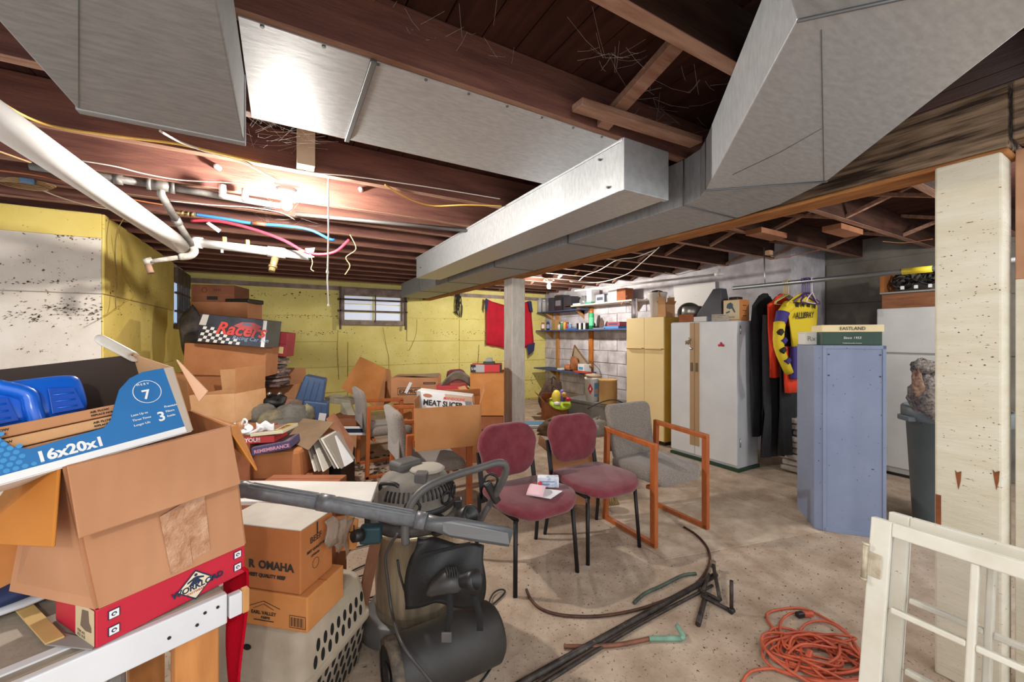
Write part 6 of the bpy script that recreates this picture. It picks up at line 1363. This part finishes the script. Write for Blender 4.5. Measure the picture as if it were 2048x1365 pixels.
rod('short green stained pipe above the long pipes, bent at its end', [(1268, 1207), (1290, 1188), (1325, 1172), (1365, 1152), (1392, 1148)], .009, mat('green_black_pipe', '#3a4038', .6, .3, col2='#5a6a5c', scale=12))
t_ = rod('copper tube with green verdigris elbow lying across the pipes', [(1128, 1294), (1180, 1294), (1240, 1290), (1300, 1278)], .0095, mat('old_copper', '#96604a', .6, .4, col2='#6f4a3b', scale=10), 'copper_tube')
MB().cyl(PZ(1298, 1278, .012), PZ(1362, 1278, .012), .011, n=12).obj('green_end', VERD, t_)
MB().tube(smooth_path([PZ(1362, 1278, .012), PZ(1366, 1272, .02), PZ(1354, 1252, .03)], 4), .011, 10).obj('elbow', VERD, t_)
t_ = thing('pipe_assembly', 'dark branched pipe piece with upright ends on the scrap pile', 'pipe', PZ(1430, 1180, 0))
q1 = PZ(1426, 1128, .05)
MB().cyl(q1, PZ(1440, 1200, .02), .010).obj('arm', IR, t_); MB().cyl(q1-V((.0, 0, .02)), q1+V((0, 0, .015)), .016).obj('flange', mat('rusty_flange', '#7b6a5c', .7, .3), t_)
MB().cyl(PZ(1405, 1185, .018), PZ(1418, 1150, .03), .009).obj('arm', IR, t_); MB().cyl(PZ(1398, 1180, .018), PZ(1440, 1202, .018), .010).obj('arm', IR, t_)
MB().cyl(PZ(1396, 1250, .012), PZ(1412, 1190, .016), .0125).obj('arm', IR, t_)
t_ = thing('pipe_assembly', 'dark pipe with a tall upright end standing right of the scrap pile', 'pipe', PZ(1465, 1222, 0))
eb = PZ(1463, 1223, .012); MB().cyl(PZ(1402, 1192, .03), eb, .010).obj('foot', IR, t_); MB().cyl(eb, V((eb.x, eb.y, .165)), .009).obj('upright', IR, t_); MB().cyl(eb-V((.012, 0, .0)), eb+V((.012, 0, .004)), .014).obj('elbow', IR, t_)
t_ = thing('debris', 'white splash of spilled plaster on the floor under the armchair', 'debris', PZ(1238, 1022, 0))
rnd = random.Random(3); MB().prism([PZ(1238, 1022, .001)+RT*(.075*(1+.25*rnd.random())*math.cos(a))+FW*(.06*(1+.3*rnd.random())*math.sin(a)) for a in [k*PI/9 for k in range(18)]], (0, 0, .003)).obj('plaster', mat('plaster_white', '#cfd2d6', .9), t_)
t_ = thing('brush_head', 'tan bristle brush head standing behind the middle burgundy chair', 'brush', PZ(1225, 1015, 0))
for k in range(14): MB().cyl(PZ(1222, 1012, 0)+V((.01*k-.05, .02*math.sin(k*3), 0)), PZ(1222, 1012, 0)+V((.006*k-.04, .01*math.sin(k), .10)), .006, n=5).obj('bristle_tuft', mat('bristle_tan', '#a08555', .9), t_)
# grit on the floor
g = MB(); rnd = random.Random(9)
for k in range(700):
    x = rnd.uniform(.2, 3.4); y = rnd.uniform(.9, 4.6); s = rnd.uniform(.001, .0035)
    g.cbox((x, y, s*.5+.0005), (s*2, s*1.4, s), Matrix.Rotation(rnd.random()*3, 3, 'Z'))
tag(g.obj('floor_grit', mat('grit', '#54412f', .95)), 'fine dark grit scattered over the concrete floor', 'grit', None, 'stuff')
# ================================================================ BOX PILE, BACK LEFT
def cart(x0, y0, x1, y1, d, D, label, m, yaw=0, roll=0, flaps=None, floor=False, name='cardboard_box', pitch=0, **k):
    fr = frame(x0, y0, x1, y1, d, D, yaw, roll, pitch)
    if floor: O = V(fr[0]); H = UP*(O.z+V(fr[3]).z); fr = (V((O.x, O.y, 0)), fr[1], fr[2], H)
    return carton(name, label, 'box', fr, m, flaps, **k), fr
B1 = mat('brown_banker_box', '#7d4c36', .85, col2='#8c5842', scale=5)
cart(380, 800, 492, 1000, 4.25, .36, 'tall brown carton at the foot of the box stack by the left window', CARD3, 8, floor=True)
cart(356, 748, 492, 806, 4.15, .36, 'sagging brown carton with ripped front below the racing box', cb('carton_a', '#a06a46', '#ad7550'), 10, -2)
_, f_ = cart(376, 690, 522, 752, 4.15, .36, 'brown carton directly beneath the racing box', cb('carton_b', '#a8704a', '#b57c56'), 12, -3)
c_ = thing('racing_box', 'black box with red lettering and a white chequered flag pattern', 'box', P(460, 690, 4.1))
rf = frame(400, 634, 526, 690, 4.05, .32, 8, -6); MB().par(*rf).obj('body', mat('racing_black', '#22252e', .35, col2='#3a4050', scale=4), c_, .003)
fpatch('white_strip', WHITE, c_, rf, rect(.93, .985, .02, .98)); 
for i in range(11):
    for j in range(5):
        if (i+j) % 2 == 0 and i*.055 < .60-.10*j+.02:
            x = .01+i*.055; fpatch('check', WHITE, c_, rf, [(x+j*.012, .02+j*.11), (x+.05+j*.012, .02+j*.11), (x+.062+j*.012, .12+j*.11), (x+.012+j*.012, .12+j*.11)], .0012)
fpatch('white_field', mat('racing_pale', '#c9c6c4', .5), c_, rf, [(.0, .6), (.10, .6), (.13, .98), (.04, .98)]); fpatch('car_picture', mat('car_red', '#b8545a', .5), c_, rf, [(.5, .68), (.62, .60), (.85, .62), (.92, .74), (.8, .86), (.62, .84), (.55, .76)], .0014)
fpatch('car_picture', mat('car_window', '#5d6c80', .4), c_, rf, [(.62, .74), (.78, .74), (.74, .83), (.64, .83)], .002)
text('Racers', 'lettering', .17, front(rf, .24, .36)-V(rf[2]).normalized()*.002, rf[1], rf[3], mat('racing_red', '#d8473f', .4), c_, bold=.025, shear=.35)
text('Racing Car Fun', 'lettering', .055, front(rf, .50, .20)-V(rf[2]).normalized()*.002, rf[1], rf[3], mat('pale_blue_print', '#9db2d0', .5), c_, shear=.3)
_, f_ = cart(387, 636, 488, 698, 4.75, .3, 'brown carton with clear film window behind the racing box', CARD, 10)
_, f2 = cart(387, 604, 490, 641, 4.75, .4, 'brown carton with taped plastic film under the topmost box', cb('carton_c', '#a5704f', '#b27c5a'), 10)
_k = _
pl_ = thing('plastic_film', 'strip of shiny wrinkled plastic film along the brown carton front', 'plastic', front(f2, .5, .1))
FILM = mat('shiny_film', '#d9d5d6', .12, col2='#8f8682', scale=25, bump=1, bscale=60, spec=.9)
n_ = -V(f2[2]).normalized()
MB().grid(lambda u, v: front(f_, .18+.55*u, .98-.30*v)+n_*(.012+.008*math.sin(u*40)), 40, 4).obj('film', FILM, pl_, solid=.002)
tb, f3 = cart(388, 570, 464, 604, 4.8, .42, 'topmost brown box of the stack with a hand slot', B1, 12)
MB().par(front(f3, .36, .12), V(f3[1])*.25, -V(f3[2]).normalized()*.002, V(f3[3])*.2).obj('hand_slot', INK, tb)
MB().par(front(f3, .0, .38), V(f3[1])*1.0, -V(f3[2]).normalized()*.004, V(f3[3])*.04).obj('lid_edge', CARD3, tb)
MB().tube([front(f3, .30+.06*math.cos(a), .68+.14*math.sin(a)) for a in [k*PI/8 for k in range(16)]], .002, 5, closed=True).obj('round_mark', INK, tb)
text('FILES', 'lettering', .035, front(f3, .52, .64), f3[1], f3[3], INK, tb)
q = thing('black_tray', 'black tray jutting out between the top two boxes of the stack', 'tray', P(475, 603, 4.9)); MB().par(P(450, 606, 4.8), RT*.28, FW*.3, UP*.05).obj('tray', BLACK, q, .01)
cl_ = thing('blue_bag', 'blue plastic bag stuffed on the sill below the left window', 'bag', P(380, 632, 5.4)); lump(MB(), P(378, 636, 5.8), (.08, .09, .09), 71, .3).obj('bag', mat('bag_blue', '#2f68a8', .4), cl_)
dk = thing('dark_cloth', 'grey dusty cloth hanging between the left wall and the racing box', 'cloth', P(385, 680, 4.4)); 
lump(MB(), P(384, 668, 4.6), (.11, .12, .30), 72, .15).obj('cloth', mat('dusty_slate', '#625b58', .95, col2='#423e40', scale=12, bump=.5), dk)
# column 2
cart(506, 770, 588, 990, 4.9, .36, 'open brown carton with papers in it right of the racing box stack', CARD, 6, floor=True, flaps=(175, None, 85, None))
rb_ = thing('red_case', 'red box with grey duct tape band leaning above the paper stack', 'box', P(548, 715, 4.7)); rf2 = frame(527, 664, 569, 712, 4.6, .22, 5, -6)
MB().par(*rf2).obj('body', mat('dull_red', '#9b2f3a', .6, col2='#8a2832', scale=6), rb_, .004)
fpatch('tape_band', mat('duct_tape', '#7f7d7c', .5), rb_, rf2, [(.15, 1.0), (.42, 1.0), (.55, 0), (.30, 0)]); fpatch('yellow_label', mat('old_label', '#c3b477', .7), rb_, rf2, rect(.55, .9, .12, .4), .0014); fpatch('lid_line', INK, rb_, rf2, rect(0, 1, .50, .52), .0012)
ps = thing('paper_stack', 'leaning stack of old newspapers beneath the red box', 'paper', P(545, 770, 4.7))
for k in range(11):
    y = 770-5.4*k; q = P(543-1.0*k*.2+3*math.sin(k*1.7), y, 4.72)
    MB().cbox(q, (.30, .24, .028), Matrix.Rotation(-YAW+.25*math.sin(k*2.1), 3, 'Z') @ Matrix.Rotation(.08*math.sin(k*1.3), 3, 'Y')).obj('paper', mat('old_paper%d' % (k % 3), ('#8a6f63', '#6d5a57', '#a39086')[k % 3], .9, col2='#5a4a48', scale=25), ps, .004)
# blue totes
BT = mat('blue_tote', '#3f5c86', .45, col2='#35507a', scale=5)
for k, (x0, y0, x1, y1, d, roll, lb_) in enumerate(((588, 755, 640, 815, 4.7, -14, 'upper blue plastic tote tipped over against the wall'), (590, 805, 650, 862, 4.6, -10, 'lower blue plastic tote with a small label beneath the tipped tote'))):
    t = thing('storage_tote', lb_, 'tote', P((x0+x1)/2, y1, d)); O, U, W, H = frame(x0, y0, x1, y1, d, .3, 20, roll)
    b = MB(); b.hexa([O, O+U, O+U+W, O+W, O+H+U*.12+W*.1, O+H+U*.88+W*.1, O+H+U*.88+W*.9, O+H+U*.12+W*.9]); b.obj('body', BT, t, .015)
    MB().par(O-U*.04-W*.04, U*1.08, W*1.08, H*.10).obj('rim', BT, t, .006)
    for a in (.3, .5, .7): MB().par(O+U*a+H*.12-W*.0, U*.02, -W*.02+H*.0, H*.75+W*.08).obj('rib', BT, t, .003)
    if k: MB().par(O+U*.68+H*.3+W*.0, U*.22, -W*.03, H*.35).obj('label', WHITE, t)
# dark clutter
dt = thing('black_power_tool', 'black boxy tool with a handle on the pile left of open carton', 'tool', P(505, 790, 4.1))
MB().cbox(P(505, 792, 4.1), (.14, .12, .18), Matrix.Rotation(.3, 3, 'Y')).obj('body', mat('navy_black_plastic', '#1c2430', .4), dt, .02, 3); MB().tube(smooth_path([P(497, 790, 4.05), P(495, 762, 4.05), P(505, 752, 4.05), P(516, 765, 4.05), P(512, 780, 4.05)], 4), .014, 8).obj('handle', mat('navy_black_plastic', '#1c2430', .4), dt)
MB().cyl(P(512, 760, 4.0), P(530, 762, 4.0), .012).obj('lever', CHROME, dt)
tb_ = thing('teal_bin', 'dark teal plastic bin behind the grey cloth bags', 'bin', P(492, 835, 3.95)); O, U, W, H = frame(478, 800, 508, 845, 3.95, .2, 0, -8); MB().par(O, U, W, H).obj('body', mat('teal_plastic', '#2f5566', .5), tb_, .012); MB().par(O-U*.06+H*.8, U*1.12, W*1.1, H*.1).obj('rim', mat('teal_plastic', '#2f5566', .5), tb_, .006)
bgp = thing('black_bag', 'black vinyl bag with silver clasps on the pile in front of open carton', 'bag', P(545, 808, 4.0)); lump(MB(), P(545, 805, 4.0), (.13, .1, .075), 81, .2).obj('bag', mat('black_vinyl', '#131313', .35), bgp)
for x in (536, 556): MB().cyl(P(x, 790, 3.9), P(x+5, 786, 3.9), .015, n=8).obj('clasp', CHROME, bgp)
for k, (px, py, d, r, c_h, lb_) in enumerate(((520, 828, 3.85, (.17, .14, .09), '#7b756c', 'grey cloth bag at left of the heap of cloth bags'), (552, 838, 3.8, (.15, .12, .08), '#8d8466', 'khaki cloth bundle in the middle of the heap of cloth bags'), (585, 832, 3.9, (.18, .14, .11), '#77736d', 'large grey canvas bag in the heap beside blue totes'), (612, 830, 3.95, (.08, .08, .10), '#9a9065', 'olive cloth tuft at the right of the canvas bag'), (566, 858, 3.7, (.25, .16, .09), '#6d6962', 'flat grey canvas bag lowest in the cloth heap'), (578, 812, 4.1, (.12, .1, .07), '#a5694a', 'rust orange cloth on top of the cloth heap'))):
    t = thing('cloth_bag', lb_, 'bag', P(px, py, d)); lump(MB(), P(px, py, d), r, 90+k, .18).obj('bag', mat('sack%d' % k, c_h, .95, col2='#5c574f', scale=9, bump=.6, bscale=30), t)
# supporting hidden cartons
for k, (x0, y0, x1, d, lb_) in enumerate(((480, 862, 640, 3.95, 'brown carton beneath the heap of cloth bags'), (596, 862, 660, 4.75, 'brown carton under the blue totes'))):
    cart(x0, y0, x1, y0+60, d, .4, lb_, CARD3, 0, floor=True)
# open carton front left of pile
cart(372, 790, 474, 850, 3.55, .4, 'tan carton with its front panel facing us, left of the candle holder', CARD4, -4, 3, flaps=(None, 95, 85, None), floor=False)
cart(372, 866, 500, 1010, 2.95, .35, 'brown carton low behind the big open carton', CARD3, 0, floor=True)
# low carton with games on top
cart(488, 905, 602, 966, 3.0, .45, 'low rounded brown carton carrying the boxed games', cb('carton_d', '#aa6c42', '#b6774c'), 5, 4, bev=.03)
cart(500, 962, 608, 1000, 2.95, .45, 'squashed brown carton under the rounded game carton', CARD3, 3, floor=True)
def game(label, x0, y0, x1, y1, d, D, yaw, roll, mt, mtop, txt, tm, pitch=0):
    fr = frame(x0, y0, x1, y1, d, D, yaw, roll, pitch); t = thing('game_box', label, 'game box', fr[0]); MB().par(*fr).obj('body', mt, t, .002)
    MB().par(V(fr[0])+V(fr[3])+V(fr[1])*.01+V(fr[2])*.01, V(fr[1])*.98, V(fr[2])*.98, V(fr[3]).normalized()*.0015).obj('lid_art', mtop, t)
    if txt: text(txt, 'lettering', (y1-y0)*d/FPX*(.85 if len(txt) < 7 else .62), front(fr, .06, .25), fr[1], fr[3], tm, t, bold=.03)
    return t, fr
game('purple boxed game lowest of the three game boxes', 508, 890, 578, 905, 2.92, .24, 12, 9, mat('game_purple', '#4a3f6d', .5), mat('game_purple_top', '#7d6e78', .6, col2='#5a5064', scale=12), 'REMEMBRANCE', mat('game_pink_text', '#d79aa8', .6))
game('red boxed game in the middle of the three game boxes', 488, 874, 547, 887, 2.94, .22, 6, 2, mat('game_red', '#cf3032', .5), mat('game_red_top', '#b06f66', .6, col2='#8a5a50', scale=12), 'YOU!!', WHITE)
g_, gf = game('puzzle box with a card game picture on top of the game boxes', 502, 864, 565, 871, 2.93, .25, 5, 5, mat('game_cream', '#d8cfae', .5), mat('game_picture', '#9a6a50', .6, col2='#6f6a6e', scale=9), None, None)
T_ = V(gf[0])+V(gf[3])+V(gf[3]).normalized()*.002
MB().par(T_+V(gf[1])*.70+V(gf[2])*.05, V(gf[1])*.27, V(gf[2])*.9, V(gf[3]).normalized()*.001).obj('title_band', mat('band_yellow', '#c9b06a', .6), g_)
text('PUZZLE', 'lettering', .05, T_+V(gf[1])*.93+V(gf[2])*.15+V(gf[3]).normalized()*.002, gf[2], -V(gf[1]), mat('brown_text', '#6d4b2c'), g_, bold=.02, wide=.8)
# white candle holder
ch = thing('candle_holder', 'white curly metal candle holder just behind the corner of the big carton', 'candle holder', P(480, 862, 2.95))
WM = mat('white_glossy_metal', '#e9e8e8', .3)
cq = P(480, 855, 2.95)
MB().lathe([(0, 0), (.0640, .0038), (.0794, .0256), (.0742, .0256), (.0384, .0102), (0, .0102)], cq+V((0, 0, -.0256)), (.1920, -.3200, 1), n=20).obj('dish', WM, ch)
MB().lathe([(0, 0), (.0256, 0), (.0307, .0384), (.0230, .0384), (.0205, .0128), (0, .0128)], cq+V((0, 0, -.0064)), (.1280, -.3, 1), n=16).obj('cup', mat('brown_wax', '#a9794f', .5), ch)
MB().tube(smooth_path([cq+RT*.01+UP*.0128, cq+RT*.03+UP*.0576, cq+RT*.05+UP*.0448, cq+RT*.045+UP*.0192, cq+RT*.03+UP*.02], 5), .0077, 8).obj('curl', WM, ch)
MB().tube(smooth_path([cq-UP*.0128, cq+RT*.06-UP*.0448, cq+RT*.12-UP*.0256, cq+RT*.16+UP*.005], 5), .0128, 8).obj('tail', WM, ch)
MB().grid(lambda u, v: cq+RT*(.12+.1280*u)+UP*(.035-.0640*v-.0128*math.sin(u*9)), 10, 3).obj('plate', WM, ch, solid=.0051)
# brown board tilted + leaning records
BR = mat('grey_brown_board', '#8b735a', .85, col2='#7d6750', scale=8, bump=.2)
t_ = thing('cardboard_sheet', 'grey brown cardboard sheet lying tilted over the leaning record sleeves', 'cardboard', P(620, 880, 3.3))
a, b_, c2, d2 = P(571, 880, 3.2), P(617, 902, 3.05), P(668, 846, 3.45), P(606, 838, 3.6); MB().prism([a, b_, c2, d2], (0, 0, .006)).obj('sheet', BR, t_, .002)
t_ = thing('cardboard_sheet', 'brown carton flap standing behind the tilted sheet at its right end', 'cardboard', P(680, 880, 3.5))
MB().prism([P(652, 838, 3.6), P(668, 826, 3.7), P(708, 885, 3.55), P(704, 915, 3.4), P(668, 880, 3.4)], FW*.006).obj('sheet', mat('glossy_brown_card', '#9c6b50', .35, col2='#86583f', scale=6), t_, .002)
lbx = ['record sleeve leaning leftmost under the tilted cardboard sheet', 'second record sleeve from left under the tilted cardboard sheet', 'third record sleeve from left under the tilted cardboard sheet', 'fourth record sleeve, in the middle of the leaning row', 'fifth record sleeve from left in the leaning row', 'sixth record sleeve in the leaning row, next to the white panel']
for k, (xt, xb) in enumerate(((612, 628), (618, 636), (626, 645), (636, 668), (641, 675), (647, 681))):
    t = thing('record_sleeve', lbx[k], 'record', P(xb, 945, 3.1), group='record sleeves leaning on the pile')
    yb_ = 944 if k < 3 else 938; A_, B_ = P(xb, yb_, 3.05), P(xt, 878 if k > 2 else 888, 3.2)
    MB().par(A_, RT*.010, FW*.26, B_-A_).obj('sleeve', mat('sleeve%d' % (k % 2), ('#d8d3c8', '#8a8278')[k % 2], .7), t, .001)
t_ = thing('painted_board', 'white panel leaning at the right end of the record sleeves', 'panel', P(690, 925, 3.2)); MB().prism([P(660, 878, 3.3), P(671, 872, 3.35), P(706, 924, 3.2), P(690, 934, 3.1), P(684, 930, 3.1)], FW*.02).obj('panel', WPB, t_, .002)
t_ = thing('dark_bin', 'dark open box behind the record sleeves', 'box', P(620, 930, 3.5)); q = P(600, 940, 3.5); MB().par(V((q.x, q.y, 0)), RT*.36, FW*.3, UP*.36).obj('body', BLACK, t_, .005)
# white foam pieces and flat things behind
t_ = thing('foam_block', 'white polystyrene packing piece behind the farther armchair', 'packing', P(685, 820, 5.2)); WF = mat('dirty_foam', '#c5c0ae', .9, col2='#aba68f', scale=8)
MB().prism([P(648, 795, 5.3), P(700, 801, 5.2), P(703, 812, 5.2), P(652, 806, 5.3)], FW*.3).obj('bar', WF, t_, .006); MB().prism([P(682, 806, 5.2), P(700, 806, 5.2), P(712, 835, 5.1), P(700, 838, 5.1), P(680, 826, 5.2)], FW*.05).obj('leg', WF, t_, .006)
_, f_ = cart(650, 838, 712, 862, 4.9, .5, 'brown flat carton on the floor under the white foam', cb('carton_e', '#9c6447', '#a96f50'), 0, floor=True)
t_ = thing('picture_frame', 'white framed flat picture with dark blue glass beside the armchair', 'picture', P(700, 858, 4.1)); a = P(684, 854, 4.2); MB().par(a, RT*.32, FW*.02+UP*.0, UP*-.09).obj('frame', WHITE, t_, .003); MB().par(a+RT*.03-FW*.003-UP*.02, RT*.27, FW*.004, UP*-.04).obj('glass', mat('blue_glass', '#28384a', .2), t_)
q = P(700, 880, 4.1); cart(680, 868, 716, 930, 4.5, .3, 'pale carton below the picture frame by the armchair', CARD4, 0, floor=True)
dd_ = thing('floor_debris', 'dark dirt and shredded scraps on the floor behind the vacuum', 'debris', PZ(720, 960, 0), group=None)
g = MB(); rnd = random.Random(17)
for k in range(420):
    px, py = rnd.uniform(560, 860), rnd.uniform(905, 985); s = rnd.uniform(.008, .03)
    q = PZ(px, py, s*.3+.002); g.cbox(q, (s*2, s, s*.5), Matrix.Rotation(rnd.random()*3, 3, 'Z') @ Matrix.Rotation(rnd.uniform(-.3, .3), 3, 'X'))
bpy.data.objects.remove(dd_); o = g.obj('floor_debris', mat('dirt_scraps', '#6e5846', .95, col2='#4d3c2e', scale=14)); tag(o, 'dark dirt and shredded scraps on the floor behind the vacuum', 'debris', None, 'stuff')
# ================================================================ BOXES IN THE MIDDLE BACK
ez, ef = cart(783, 756, 876, 808, 4.95, .5, 'closed brown carton with black printed EZ panel and barcode sticker', CARD, 6)
fpatch('print_frame', INK, ez, ef, rect(.14, .62, .34, .62)); fpatch('print_fill', CARD, ez, ef, rect(.15, .61, .365, .595), .0014)
text('EZ PRO', 'lettering', .068, front(ef, .17, .40)-V(ef[2]).normalized()*.001, ef[1], ef[3], INK, ez, bold=.03)
fpatch('print_bar', INK, ez, ef, rect(.68, .94, .74, .82)); fpatch('print_bar', mat('print_gap', '#b9835a', .8), ez, ef, rect(.70, .92, .77, .79), .0014)
fpatch('white_sticker', WHITE, ez, ef, [(.28, .44), (.34, .40), (.45, .80), (.39, .84)], .003)
for h in (.1, .16, .22): fpatch('small_print', INK, ez, ef, rect(.03, .15, h, h+.02))
sl = (ef[0]+V(ef[2]), -V(ef[2]), V(ef[1]), V(ef[3]))
for h in (.2, .35, .6, .7): fpatch('side_print', INK, ez, sl, rect(.35, .75, h, h+.06))
MB().prism([ef[0]+V(ef[3])+V(ef[2])*.5, ef[0]+V(ef[3])+V(ef[1])*.5+UP*.02, ef[0]+V(ef[3])+V(ef[1]), ef[0]+V(ef[3])+V(ef[1])+V(ef[2])*.5+UP*.03], UP*.004).obj('top_flap', DUSTC, ez, .001)
cart(786, 810, 872, 960, 4.93, .5, 'tan carton hidden under the EZ carton', CARD2, 6, floor=True)
t_ = thing('cardboard_flap_box', 'large opened carton panel standing on its corner against the wall', 'cardboard', P(745, 775, 4.9))
MB().prism([P(682, 777, 5.2), P(720, 714, 5.4), P(772, 738, 5.3), P(768, 812, 5.1), P(752, 815, 5.05)], FW*.012).obj('panel', CARD2, t_, .002)
MB().prism([P(752, 815, 5.05), P(768, 812, 5.1), P(790, 800, 5.5), P(780, 740, 5.6), P(772, 738, 5.3)], FW*.012).obj('side_panel', CARDIN, t_, .002)
# slicer carton on the left armchair
sc_y = .478
fr = (V((.86, 2.80, .50)), V((.50, -.02, 0)), V((.02, .36, 0)), V((0, 0, .29)))
q_ = P(957, 880, 2.98)-P(818, 905, 2.83); fr = (P(818, 905, 2.83), V((q_.x, q_.y, 0)), FW*.40-RT*.03, V((0, 0, .29)))
q0_ = P(829, 905, 2.70); q1_ = P(960, 880, 2.86)-q0_; fr = (V((q0_.x, q0_.y, .70)), V((q1_.x, q1_.y, 0)), FW*.46-RT*.03, UP*.215)
SC = cb('carton_slicer', '#bd8250', '#c88d5b')
scb = carton('cardboard_box', 'open carton on the left armchair with its front flap folded down', 'box', fr, SC, (266, 110, 75, 95), fl=(.285, .10, .06, .06))
q = thing('slicer_box', 'white kitchen appliance box reading MEAT SLICER standing in the open carton', 'box', fr[0]+UP*.2)
O_ = P(838, 838, 2.86); U1 = P(951, 838, 3.0)-P(838, 828, 2.86); H1_ = P(833, 773, 2.92)-P(838, 826, 2.86)
O_ = P(838, 838, 2.86); sfz = (O_, U1, FW*.16, H1_*1.05)
MB().par(*sfz).obj('body', mat('slicer_white', '#e2e1e0', .5), q, .003)
O_ = O_; ftext('MEAT SLICER', q, sfz, .09, .52, .056, bold=.03, wide=.90); ftext('MANDOLINE', q, sfz, .46, .79, .028, mat('racing_red', '#d8473f', .4), bold=.02, shear=.2)
fpatch('grey_edge', mat('slicer_grey', '#9c9690', .5), q, sfz, rect(0, .07, 0, 1)); fpatch('food_picture', mat('slicer_brown', '#b07050', .5), q, sfz, [(.19+.08*math.cos(a), .87+.07*math.sin(a)) for a in [k*PI/6 for k in range(12)]])
fpatch('photo', mat('slicer_photo', '#7d8a98', .4), q, sfz, rect(.86, .98, .50, .80)); fpatch('tan_band', mat('slicer_tan', '#c3a890', .5), q, sfz, [(.5, .86), (1, .80), (1, 1), (.5, 1)])
# items between
t_ = thing('magazine_pile', 'pile of magazines and a grey cushion cover right of the EZ carton', 'magazines', P(905, 780, 4.6)); 
for k, (c_h, rr) in enumerate((('#5a4038', 0), ('#7a5a48', .2), ('#c8c6c0', -.1), ('#b53038', .1))):
    MB().cbox(P(905, 800-9*k, 4.6), (.34, .26, .045), Matrix.Rotation(-YAW+rr, 3, 'Z')).obj('magazine', mat('mag%d' % k, c_h, .5), t_, .004)
MB().grid(lambda u, v: P(880+60*u, 772-30*math.sin(u*2.6)+18*v, 4.5+.1*v)+FW*.02*math.sin(u*8), 12, 5).obj('grey_cover', mat('grey_green_cloth', '#8f8b78', .9, col2='#6f6d60', scale=9), t_, solid=.01)
MB().prism([P(915, 775, 4.4), P(930, 772, 4.4), P(941, 790, 4.4), P(934, 796, 4.4)], FW*.004).obj('flap', CARD4, t_)
q = P(905, 806, 4.55); cart(880, 806, 936, 960, 4.55, .35, 'brown carton under the magazine pile', CARD3, 0, floor=True)
bp_, bf = cart(940, 745, 1008, 832, 4.45, .36, 'plain brown carton beside the white middle post', CARD2, 0)
cart(938, 834, 1006, 960, 4.45, .36, 'dark carton under the plain brown carton by the post', CARD3, 0, floor=True)
rd, rf3 = cart(941, 730, 1003, 745, 4.42, .3, 'flat red and black box on top of the plain brown carton', mat('red_box_glossy', '#c72a2f', .4), 0, name='flat_box')
fpatch('black_end', BLACK, rd, rf3, rect(0, .17, 0, 1)); fpatch('grey_field', mat('grey_print2', '#a9a6a6', .5), rd, rf3, rect(.17, .45, 0, 1)); fpatch('black_dots', BLACK, rd, rf3, rect(.94, 1, 0, 1)); ftext('5/8', rd, rf3, .02, .3, .04, WHITE)
t_ = thing('grey_box', 'small grey and dark green box on the red and black box', 'box', P(975, 728, 4.5)); MB().par(P(966, 730, 4.5), RT*.13, FW*.12, UP*.03).obj('base', mat('dark_green_plastic', '#2d3a30', .5), t_, .004); MB().prism([P(970, 724, 4.55), P(985, 724, 4.55), P(984, 717, 4.55), P(972, 717, 4.55)], FW*.1).obj('top', mat('grey_top', '#9a9b98', .5), t_, .003)
# carton under the burgundy chairs (behind)
cart(1098, 908, 1190, 1000, 3.35, .30, 'open carton on the floor behind the burgundy chairs', CARD, -6, floor=True, flaps=(150, 30, 100, 140), fl=(.10, .12, .12, .12))
t_ = thing('newspaper', 'folded newspaper sheet across the carton behind the burgundy chairs', 'paper', P(1150, 905, 3.3)); MB().cbox(P(1160, 917, 3.42), (.24, .12, .006), Matrix.Rotation(-.5, 3, 'Z') @ Matrix.Rotation(-.35, 3, 'X')).obj('sheet', mat('newsprint', '#cfcdc8', .8, col2='#a9a7a4', scale=60), t_)
